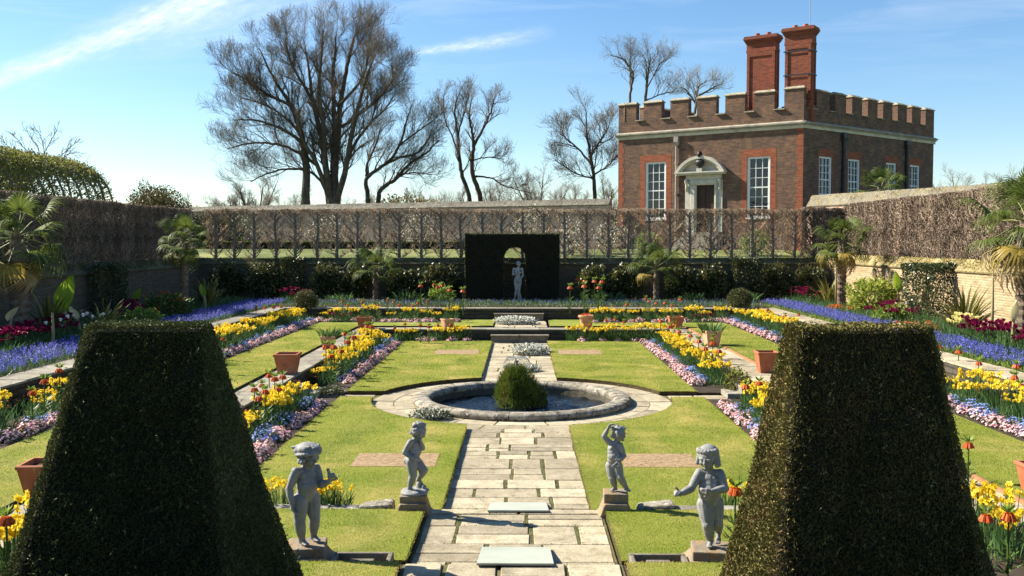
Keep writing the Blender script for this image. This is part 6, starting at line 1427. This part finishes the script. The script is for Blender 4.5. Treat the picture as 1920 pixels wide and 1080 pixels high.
# ---------------- sheets of bluebells and leaves nobody could count
def carpet(name, label, rects, z, den, h, flower, seed, frac=1., leafm='strap', fl=9, fs=.022, cat_='flowers'):
    rng = np.random.default_rng(seed); pts = []
    for x0, x1, y0, y1 in rects: n = int((x1 - x0) * (y1 - y0) * den); pts.append(np.stack([rng.uniform(x0, x1, n), rng.uniform(y0, y1, n), np.full(n, z)], 1))
    P = np.concatenate(pts); P = P[[inframe(p[0], p[1], p[2] + .2, 60, 60) for p in P]]; n = len(P); parts = []
    H = h * rng.uniform(.7, 1.15, n); D = unit(np.array([0, 0, 1.]) + rng.normal(size=(n, 3)) * .16)
    for k in range(3):
        v, f = leaf_quads(P - [0, 0, .02], np.array([0, 0, 1.]) + rng.normal(size=(n, 3)) * .35, H * rng.uniform(.7, 1.05, n), .016, .08, rng); parts.append((v, f, 0))
    if flower:
        k = rng.random(n) < frac; Q, Hq, Dq = P[k], H[k], D[k]
        for j in range(fl):
            t = .5 + .5 * j / fl; a = rng.uniform(0, 2 * PI, len(Q)); O = np.stack([np.cos(a), np.sin(a), np.full(len(Q), -.25)], 1); v, f = leaf_quads(Q + Dq * (Hq * t)[:, None], O, fs * (1.5 - .5 * t) * 1.25, fs, .1, rng); parts.append((v, f, 1))
    v, f, mi = cat(parts); o = link(name, np_mesh(name, v, f, [MT[leafm], MT[flower] if flower else MT[leafm]], mi)); tag(o, label, cat_, kind='stuff')
carpet('bluebells', 'band of violet-blue bluebells along the shaded left terrace', [(-11.15, -9.66, 14, 39.5)], .88, 115, .24, 'blue', 1, .85)
carpet('bluebells', 'band of violet-blue bluebells along the sunlit right terrace', [(9.75, 10.9, 14, 39.5)], .88, 130, .24, 'blue', 2, .8); carpet('bluebells', 'low blue flower carpet in front of the back wall and niche', [(-9.3, 9.5, 37.6, 39.4)], .88, 75, .22, 'blue', 3, .3, fl=6, fs=.016)
carpet('ground_cover', 'green bulb leaves between left bluebells and wall', [(-13.6, -11.2, 16, 40.5)], .88, 55, .36, None, 4, cat_='leaves'); carpet('ground_cover', 'green bulb leaves between right bluebells and wall', [(10.9, 13.2, 16, 40.5)], .88, 55, .34, None, 5, cat_='leaves')
carpet('ground_cover', 'low grey-green leaves between the rear coping and blue carpet', [(-9.3, 9.5, 36.8, 37.7), (-9.2, 9.4, 39.4, 41.6)], .88, 70, .18, 'whitepetal', 6, .12, 'greygreen', 4, .016, 'leaves'); carpet('ground_cover', 'yellow-green low leaves edging the right bluebells', [(9.62, 9.95, 14, 38)], .88, 150, .14, 'goldleaf', 7, .5, 'lightleaf', 3, .02, 'leaves')
carpet('ground_cover', 'low leaves between the flowers of the sunken beds', [(-5.02, -3.95, 12, 32.6), (3.95, 5.02, 12, 32.6), (-8.97, -7.8, 11, 36.2), (7.8, 8.97, 11, 36.2), (-8, -2.3, 35.3, 36.2), (2.3, 8, 35.3, 36.2)], .1, 0, .2, None, 8) if 0 else None
for z_, rc in ((.05, [(-5.02, -4.3, 12, 19.9), (-5.02, -4.3, 22, 32.6), (4.3, 5.02, 12, 19.9), (4.3, 5.02, 22, 32.6), (-4.3, -1.6, 32.25, 32.65), (1.5, 4.3, 32.25, 32.65)]), (.465, [(-8.95, -7.8, 11, 36.2), (7.8, 8.95, 11, 36.2), (-8, -2.3, 35.4, 36.25), (2.3, 8, 35.4, 36.25)])):
    carpet('ground_cover', 'upright leaves between the daffodils of the %s beds' % ('lower' if z_ < .2 else 'upper'), rc, z_, 60, .30, None, 8 + int(z_ * 10), cat_='leaves')

# ---------------- grass blades on the lawns
def grass(name, label, polys, den, h, seed, y_max=40):
    rng = np.random.default_rng(seed); vs = []
    for P, z in polys:
        P = np.array(P); x0, y0 = P.min(0); x1, y1 = P.max(0); n = int((x1 - x0) * (y1 - y0) * den); q = np.stack([rng.uniform(x0, x1, n), rng.uniform(y0, y1, n)], 1)
        q = q[rng.random(n) < np.clip((10.5 / q[:, 1]) ** 1.2, .12, 1)]; ins = np.zeros(len(q), bool); j = len(P) - 1
        for i in range(len(P)):
            xi, yi, xj, yj = *P[i], *P[j]; c = ((yi > q[:, 1]) != (yj > q[:, 1])) & (q[:, 0] < (xj - xi) * (q[:, 1] - yi) / (yj - yi + 1e-12) + xi); ins ^= c; j = i
        q = q[ins]; vs.append(np.column_stack([q, np.full(len(q), z)]))
        for i in range(len(P)):                                        # tufts hanging over the cut edge
            a, b_ = P[i - 1], P[i]; e = b_ - a; L = np.hypot(*e); m = int(L * 330 * min(1, (12 / max(a[1], b_[1], 9)) ** 1.2))
            if m: t = rng.random(m)[:, None]; nn = np.array([e[1], -e[0]]) / L; vs.append(np.column_stack([a + t * e + nn * rng.normal(size=(m, 1)) * .012, np.full(m, z - .004)]))
    P = np.concatenate(vs)
    for (x0, x1, y0, y1) in ((-2.62, -1.29, 28.3, 29.5), (1.1, 2.4, 28.3, 29.5), (-2.55, -1.28, 14.05, 14.95), (1.52, 2.65, 14.05, 14.95)): P = P[~((P[:, 0] > x0 + .02) & (P[:, 0] < x1 - .02) & (P[:, 1] > y0 + .02) & (P[:, 1] < y1 - .02))]
    n = len(P); far = np.clip(P[:, 1] / 11, 1, 2.2); v, f = leaf_quads(P - [0, 0, .004], np.array([0, 0, 1.]) + rng.normal(size=(n, 3)) * .55, h * rng.uniform(.5, 1.2, n) * (1 + .2 * far), (.0055 * far), .1, rng)
    tag(link(name, np_mesh(name, v, f, MT['blade'])), label, 'grass', kind='stuff')
grass('grass', 'short mown grass blades of the pond lawns', LAWN_POLYS, 4200, .017, 1)

def joint_moss():
    rng = np.random.default_rng(2); P = []
    for x0, y0, x1, y1, z, d in JOINTS:
        L = math.hypot(x1 - x0, y1 - y0); n = int(L * 130 * d * rng.random() ** .7)
        if n: t = rng.random(n)[:, None]; P.append(np.column_stack([np.array([x0, y0]) + t * np.array([x1 - x0, y1 - y0]) + rng.normal(size=(n, 2)) * .008 * (.5 + d), np.full(n, z - .006)]))
    P = np.concatenate(P); n = len(P); v, f = leaf_quads(P, rng.normal(size=(n, 3)) * .8 + [0, 0, .8], rng.uniform(.01, .028, n), .010, .1, rng)
    tag(link('joint_moss', np_mesh('joint_moss', v, f, MT['joint'])), 'moss and tiny weeds in the joints of the path', 'moss', kind='stuff')
MT['joint'] = mat('joint_weeds', (.09, .10, .025), (.17, .16, .05), 4, .8, island=.4, trans=.2)
joint_moss()
# ================================================================ STATUES
VOX = .0052
def melt(name, b, m, parent, vox=VOX, smooth_it=2, loc=None):
    """fuse overlapping solids into one smooth skin"""
    me = bpy.data.meshes.new('raw'); me.from_pydata([tuple(p) for p in b.v], [], b.f); me.update()
    o = bpy.data.objects.new('raw', me); COL.objects.link(o)
    r = o.modifiers.new('r', 'REMESH'); r.mode = 'VOXEL'; r.voxel_size = vox
    s = o.modifiers.new('s', 'SMOOTH'); s.factor = .5; s.iterations = smooth_it
    dg = bpy.context.evaluated_depsgraph_get(); out = bpy.data.meshes.new_from_object(o.evaluated_get(dg)); bpy.data.objects.remove(o)
    out.name = name; out.materials.clear(); out.materials.append(m); out.polygons.foreach_set('use_smooth', [True] * len(out.polygons)); return link(name, out, parent)
def chain(b, p0, r0, p1, r1, n=7, bulge=0.):
    p0, p1 = Vector(p0), Vector(p1)
    for i in range(n + 1):
        t = i / n; r = r0 + (r1 - r0) * t + bulge * math.sin(PI * min(1, t * 1.25)); b.ball(p0.lerp(p1, t), r, 12, 8)
def eb(b, c, r, R3):                      # ellipsoid in the frame of R3
    k = b.M; b.M = Matrix.Translation(c) @ R3.to_4x4(); b.ball((0, 0, 0), r, 14, 10); b.M = k
def frame(f, up=(0, 0, 1)):               # columns: left hand side, front, up
    f = Vector(f).normalized(); l = Vector(up).cross(f).normalized(); u = f.cross(l); return Matrix((l, f, u)).transposed()
def hand(b, w, d, pn, s, curl=.5, thumb=1):
    """palm and five fingers; d points along the hand, pn out of the palm"""
    d = Vector(d).normalized(); pn = (Vector(pn) - d * Vector(pn).dot(d)).normalized(); sd = d.cross(pn) * thumb; w = Vector(w)
    for k in (-1, -.3, .4, 1): chain(b, w, .016 * s, w + d * .045 * s + sd * .013 * s * k, .0125 * s, 4)
    for i, (k, L) in enumerate(((-1.15, .030), (-.38, .038), (.4, .041), (1.15, .036))):
        a = w + d * .050 * s + sd * .0135 * s * k; c = curl * (1 + .15 * i); m = a + (d * math.cos(c) + pn * math.sin(c)) * L * s; e = m + (d * math.cos(2 * c) + pn * math.sin(2 * c)) * L * .8 * s; chain(b, a, .0085 * s, m, .008 * s, 3); chain(b, m, .008 * s, e, .0065 * s, 3)
    a = w + d * .014 * s + sd * .018 * s; m = a + (sd * .8 + d * .6 + pn * .3).normalized() * .030 * s; e = m + (sd * .2 + d * .9 + pn * .4).normalized() * .024 * s; chain(b, a, .011 * s, m, .0095 * s, 3); chain(b, m, .009 * s, e, .0075 * s, 3)
def head(b, c, f, s, up=(0, 0, 1)):
    """child's or woman's head looking along f"""
    Q = frame(f, up); c = Vector(c)
    def P(x, y, z): return c + Q @ Vector((x, y, z)) * s
    eb(b, P(0, -.012, .012), (.088 * s, .098 * s, .094 * s), Q); eb(b, P(0, .018, -.034), (.066 * s, .066 * s, .066 * s), Q)
    for k in (-1, 1):
        eb(b, P(k * .036, .052, -.036), (.030 * s, .028 * s, .030 * s), Q); eb(b, P(k * .034, .074, .012), (.026 * s, .014 * s, .009 * s), Q)     # cheek, brow
        eb(b, P(k * .031, .070, -.006), (.013 * s, .010 * s, .009 * s), Q); eb(b, P(k * .088, -.012, -.012), (.012 * s, .022 * s, .030 * s), Q)      # eye, ear
    chain(b, P(0, .080, .008), .010 * s, P(0, .094, -.026), .0145 * s, 4)                                                                          # nose
    eb(b, P(0, .079, -.050), (.020 * s, .010 * s, .0055 * s), Q); eb(b, P(0, .077, -.062), (.017 * s, .011 * s, .0065 * s), Q); eb(b, P(0, .064, -.084), (.026 * s, .024 * s, .018 * s), Q)   # lips, chin
def foot(b, an, f, s, pitch=0.):
    an = Vector(an); f = Vector(f).normalized(); sd = Vector((0, 0, 1)).cross(f).normalized(); d = (f * math.cos(pitch) + Vector((0, 0, -math.sin(pitch)))).normalized()
    chain(b, an - f * .018 * s + Vector((0, 0, -.022 * s)), .024 * s, an + d * .05 * s + Vector((0, 0, -.024 * s)), .023 * s, 4); chain(b, an, .028 * s, an + d * .045 * s + Vector((0, 0, -.020 * s)), .022 * s, 4)
    for i, k in enumerate((-1, -.5, 0, .5, 1)):
        a = an + d * .05 * s + sd * .017 * s * k + Vector((0, 0, -.032 * s)); chain(b, a, .013 * s, a + d * (.045 - .004 * abs(i - 1.5)) * s, .0095 * s, 3)
def figure(J, f, adult=False):
    b = MB(); f = Vector(f).normalized(); l = Vector((0, 0, 1)).cross(f).normalized(); V_ = lambda k: Vector(J[k]); pe, ch, nk, hd = V_('pelvis'), V_('chest'), V_('neck'), V_('head')
    Q = frame(f); up = (ch - pe).normalized()
    k = dict(pel=(.098, .085, .075), bel=(.103, .098, .085), che=(.098, .078, .085), th=(.082, .056), ca=(.058, .033), ua=(.044, .036), fa=(.038, .025), nk=.042, sh=.042, hs=1.0, gl=.058, fs=1.0) if not adult else dict(pel=(.092, .066, .07), bel=(.066, .054, .07), che=(.076, .058, .08), th=(.056, .037), ca=(.038, .020), ua=(.028, .022), fa=(.024, .0155), nk=.027, sh=.030, hs=.62, gl=.048, fs=.78)
    eb(b, pe, k['pel'], Q); mid = pe.lerp(ch, .5); eb(b, mid + f * (.022 if not adult else .004), k['bel'], Q); eb(b, pe.lerp(ch, .25) + f * .014, tuple((a + c) / 2 for a, c in zip(k['pel'], k['bel'])), Q); eb(b, pe.lerp(ch, .75) + f * .008, tuple((a + c) / 2 for a, c in zip(k['che'], k['bel'])), Q); eb(b, ch, k['che'], Q)
    for s in (-1, 1):
        eb(b, ch + f * (.040 if not adult else .046) + l * s * (.042 if not adult else .038) + up * .012, (.042, .030, .036) if not adult else (.031, .030, .031), Q); eb(b, pe - f * .045 + l * s * .040 - up * .028, (k['gl'],) * 3, Q)
    sl, sr = V_('shl'), V_('shr'); chain(b, ch + up * .05, .055 if not adult else .04, nk, k['nk'], 4); chain(b, nk - up * .02, k['nk'], hd - Vector((0, 0, .04 * k['hs'])), k['nk'] * .95, 4)
    for s in (sl, sr): chain(b, nk - up * .045, k['nk'] * .9, s, k['sh'], 5); b.ball(s, k['sh'] * 1.02, 12, 8)
    for c in 'lr':
        s_, e, w, h, kn, an = (V_(n + c) for n in ('sh', 'el', 'wr', 'hip', 'kn', 'an')); chain(b, s_, k['ua'][0], e, k['ua'][1], 7, .004); chain(b, e, k['fa'][0], w, k['fa'][1], 7, .004)
        chain(b, h, k['th'][0], kn, k['th'][1], 9, .004); chain(b, kn, k['ca'][0] * .96, an, k['ca'][1], 9, .007); b.ball(kn + f * .010, k['th'][1] * .92, 10, 7); foot(b, an, J.get('toe' + c, f), k['fs'], J.get('pitch' + c, 0)); hand(b, w, J.get('hd' + c, (w - e)), J.get('pn' + c, (0, 0, -1)), (1.15 if not adult else .9), J.get('curl' + c, .5), J.get('tb' + c, 1))
    head(b, hd, J.get('face', f), k['hs'], J.get('hup', (0, 0, 1)))
    return b
def statue(x, y, z, H, J, f, label, adult=False, m='lead', extra=()):
    root = empty('statue', (x, y, z), 0, label, 'statue'); b = figure(J, f, adult); b.v = [p * H for p in b.v]; melt('figure', b, MT[m], root, VOX if not adult else .009)
    for nm, fn, vx in extra: q = MB(); fn(q); q.v = [p * H for p in q.v]; melt(nm, q, MT[m], root, vx, 2)
    return root
def locks(b, c, f, s, n, seed, r=.022, down=0., back=1.):
    """curly hair"""
    rng = random.Random(seed); Q = frame(f); c = Vector(c); eb(b, c + Q @ Vector((0, -.016, .022)) * s, (.094 * s, .098 * s, .092 * s), Q)
    for i in range(n):
        a = rng.uniform(0, 2 * PI); e = rng.uniform(-.5 - down, 1.5); v = Vector((math.cos(a) * math.cos(e), math.sin(a) * math.cos(e), math.sin(e)))
        if v.y > .45 and v.z < .45: continue
        p = c + Q @ Vector((v.x * .098, v.y * .102 - .014, v.z * .100 + .014)) * s; b.ball(p, r * s * rng.uniform(.7, 1.25), 8, 6); b.ball(p + Vector((rng.uniform(-1, 1), rng.uniform(-1, 1), -.8)) * .018 * s, r * .8 * s, 8, 6)
# A: capped boy with a bird
JA = dict(pelvis=(0, 0, .455), chest=(.0, .0, .65), neck=(.012, 0, .745), head=(.035, -.02, .845), shr=(-.075, -.085, .705), elr=(-.135, -.095, .545), wrr=(-.105, -.135, .425), shl=(.085, .075, .70), ell=(.135, .03, .555), wrl=(.225, -.055, .60), hipr=(-.045, -.05, .42), knr=(-.045, -.085, .235), anr=(-.03, -.055, .055), hipl=(.045, .045, .42), knl=(.075, .01, .235), anl=(.055, .055, .06), face=(.80, -.52, -.22), hdl=(.5, -.3, .8), pnl=(.7, -.6, -.2), curll=.5, curlr=.45, hdr=(.1, -.15, -1), pnr=(1, .3, 0), tbr=-1)
fA = (.72, -.69, 0)
def cap(b):
    c = Vector(JA['head']); Q = frame((.80, -.52, 0)); P = lambda x, y, z: c + Q @ Vector((x, y, z))
    eb(b, P(0, -.015, .060), (.112, .120, .066), Q); eb(b, P(.0, -.075, .045), (.105, .085, .062), Q); eb(b, P(.01, .055, .058), (.085, .075, .050), Q)       # soft crown, sagging at the back
    for i in range(26): a = 2 * PI * i / 26; b.ball(P(math.cos(a) * .106, math.sin(a) * .112 - .008, .020 + .016 * math.sin(a)), .019, 8, 6)                  # turned-up brim
    for i in range(11): t = i / 10; b.ball(P(.075 - .15 * t, .118 - .045 * (2 * t - 1) ** 2, .034), .018, 8, 6)
    for k in (-.062, -.02, .024, .066): chain(b, P(k, .07, .098), .013, P(k * 1.35, -.13, .078), .015, 8)                                                      # gathered folds
    chain(b, P(-.03, .112, .03), .012, P(-.036, .100, .085), .010, 4)
    for i in range(17): a = PI * .92 + PI * 1.16 * i / 16; b.ball(P(math.cos(a) * .090, math.sin(a) * .088, -.030 - .022 * (i % 2)), .023, 8, 6)              # curls under it
def bird(b):
    c = Vector((.262, -.10, .675)); chain(b, c + Vector((-.012, .0, -.01)), .026, c + Vector((.018, -.01, .006)), .022, 4); chain(b, c + Vector((-.02, 0, .012)), .016, c + Vector((-.028, .0, .048)), .015, 4); b.ball(c + Vector((-.028, -.004, .055)), .017, 8, 6); chain(b, c + Vector((-.03, -.008, .056)), .008, c + Vector((-.048, -.014, .056)), .003, 3); chain(b, c + Vector((.025, -.01, -.002)), .014, c + Vector((.065, -.022, -.026)), .006, 5); chain(b, c + Vector((-.01, 0, -.03)), .01, Vector((.245, -.08, .635)), .01, 3)
statue(-2.13, 9.36, .42, 1.045, JA, fA, 'grey lead boy in a soft cap holding a small bird', extra=(('cap', cap, .007), ('bird', bird, .004)))
# B: curly boy on one leg
JB = dict(pelvis=(-.012, 0, .465), chest=(.015, 0, .655), neck=(.05, 0, .75), head=(.095, -.01, .845), shr=(-.025, -.075, .705), elr=(-.105, -.085, .565), wrr=(.0, -.125, .50), shl=(.06, .075, .70), ell=(.13, .03, .60), wrl=(.112, -.03, .695), hipr=(-.02, -.045, .425), knr=(.005, -.06, .24), anr=(-.045, -.04, .05), hipl=(.02, .05, .42), knl=(.15, .0, .30), anl=(.075, .055, .17), face=(.85, -.25, -.52), hdl=(.0, -.1, 1), pnl=(-1, -.2, 0), hdr=(.9, -.3, -.3), pnr=(.2, 1, 0), pitchl=.9, hup=(.4, 0, 1))
fB = (.93, -.37, 0)
def baseB(b):
    for i in range(6): b.ball((.03 + .10 * math.cos(i), .03 + .10 * math.sin(i), .012), (.10, .10, .03), 10, 6)
    b.lathe([(.0, -.025), (.185, -.025), (.19, .0), (.17, .02), (.0, .025)], 24, (.015, 0, 0)); chain(b, (.09, .06, .02), .07, (.085, .06, .09), .05, 4); b.ball((.14, .03, .05), .045, 8, 6)
def hairB(b): locks(b, JB['head'], (.85, -.25, -.1), 1.0, 60, 5, .026, .1)
statue(-1.305, 11.42, .40, .87, JB, fB, 'grey lead curly-haired boy looking down, standing on one leg', extra=(('hair', hairB, .0065), ('base', baseB, .007)))
# C: boy with a raised hand and flowers
JC = dict(pelvis=(-.03, 0, .41), chest=(-.025, 0, .62), neck=(.01, -.005, .735), head=(.05, -.01, .845), shr=(-.10, .02, .715), elr=(-.17, -.0, .80), wrr=(-.115, -.03, .92), shl=(.06, -.04, .68), ell=(.115, -.05, .53), wrl=(.03, -.125, .46), hipr=(-.07, .0, .37), knr=(-.055, -.04, .21), anr=(-.005, .0, .055), hipl=(.02, -.025, .37), knl=(.055, -.085, .23), anl=(.15, -.03, .06), face=(.78, -.55, -.12), hdr=(.35, -.1, .7), pnr=(.5, -.6, -.4), hdl=(-.6, -.5, -.5), pnl=(-.3, 1, 0), toer=(-.75, -.6, 0), toel=(.5, -.8, 0))
fC = (.22, -.97, 0)
def hairC(b): locks(b, JC['head'], (.78, -.55, 0), 1.02, 46, 9, .022, .25)
def posy(b):
    rng = random.Random(4)
    for i in range(13): c = Vector((.0 + rng.uniform(-.055, .05), -.165 + rng.uniform(-.02, .02), .43 + rng.uniform(-.07, .08))); [b.ball(c + Vector((math.cos(k * 1.256), -.1, math.sin(k * 1.256))) * .013, .0085, 6, 5) for k in range(5)]; b.ball(c + Vector((0, .006, 0)), .013, 6, 5)
statue(1.13, 11.42, .41, .83, JC, fC, 'grey lead boy with one hand raised to his head and a posy', extra=(('hair', hairC, .0065), ('posy', posy, .004)))
# D: boy with an arm stretched out
JD = dict(pelvis=(-.02, 0, .44), chest=(-.025, 0, .63), neck=(-.03, -.01, .735), head=(-.045, -.03, .845), shr=(-.115, .005, .69), elr=(-.20, -.05, .555), wrr=(-.31, -.12, .525), shl=(.07, -.02, .69), ell=(.105, -.085, .565), wrl=(-.03, -.165, .56), hipr=(-.06, -.01, .40), knr=(-.045, -.06, .225), anr=(-.01, -.01, .055), hipl=(.035, .015, .40), knl=(.05, -.015, .235), anl=(.085, .085, .12), face=(-.50, -.85, -.25), hdr=(-.9, -.3, .1), pnr=(.2, -.8, .3), curlr=1.1, hdl=(-.95, -.25, .05), pnl=(.1, .9, 0), curll=.7, pitchl=.8)
fD = (-.30, -.95, 0)
def hairD(b):
    c = Vector(JD['head']); Q = frame((-.5, -.85, 0)); rng = random.Random(3); eb(b, c + Q @ Vector((0, -.020, .022)), (.100, .102, .096), Q)
    for i in range(15):
        a = PI * .93 + PI * 1.14 * i / 14; x, y = math.cos(a) * .088, math.sin(a) * .092 - .01; chain(b, c + Q @ Vector((x * .8, y * .8, .06)), .028, c + Q @ Vector((x * 1.08, y * 1.08, -.055 - .014 * rng.random())), .024, 5)
    for i in range(16): a = PI * (.12 + .76 * i / 15); b.ball(c + Q @ Vector((math.cos(a) * .094, math.sin(a) * .088 - .012, .055 + .012 * (i % 2))), .020, 8, 6)
statue(1.86, 9.30, .42, 1.055, JD, fD, 'grey lead boy with bobbed hair stretching one arm out sideways', extra=(('hair', hairD, .007),))
# the woman in the niche
JV = dict(pelvis=(.0, 0, .525), chest=(-.005, 0, .715), neck=(.01, 0, .835), head=(.02, -.01, .915), shr=(-.10, -.01, .79), elr=(-.125, -.03, .645), wrr=(-.0, -.085, .685), shl=(.105, .0, .79), ell=(.13, -.01, .63), wrl=(.055, -.085, .525), hipr=(-.048, 0, .49), knr=(-.035, -.045, .27), anr=(-.075, .03, .045), hipl=(.045, 0, .49), knl=(.03, -.015, .27), anl=(.01, .0, .035), face=(.55, -.83, -.05), hdr=(.9, -.2, .2), pnr=(0, 1, 0), hdl=(-.6, -.3, -.7), pnl=(.1, 1, 0))
def hairV(b): c = Vector(JV['head']); Q = frame((.55, -.83, 0)); eb(b, c + Q @ Vector((0, -.012, .014)), (.058, .062, .058), Q); b.ball(c + Q @ Vector((0, -.072, -.012)), .026, 8, 6); [b.ball(c + Q @ Vector((math.cos(a) * .052, math.sin(a) * .05, .018)), .014, 8, 6) for a in [PI * (.15 + .7 * i / 11) for i in range(12)]]
def baseV(b): b.lathe([(0, -.03), (.14, -.03), (.14, .0), (.12, .012), (0, .014)], 20, (-.02, 0, 0)); chain(b, (.06, .05, .0), .05, (.05, .04, .16), .03, 5)
statue(-.16, 40.55, .93, 1.70, JV, (.12, -.99, 0), 'pale nude standing woman statue in the arch of the dark yew niche', True, 'lead_dark', (('hair', hairV, .009), ('base', baseV, .01)))
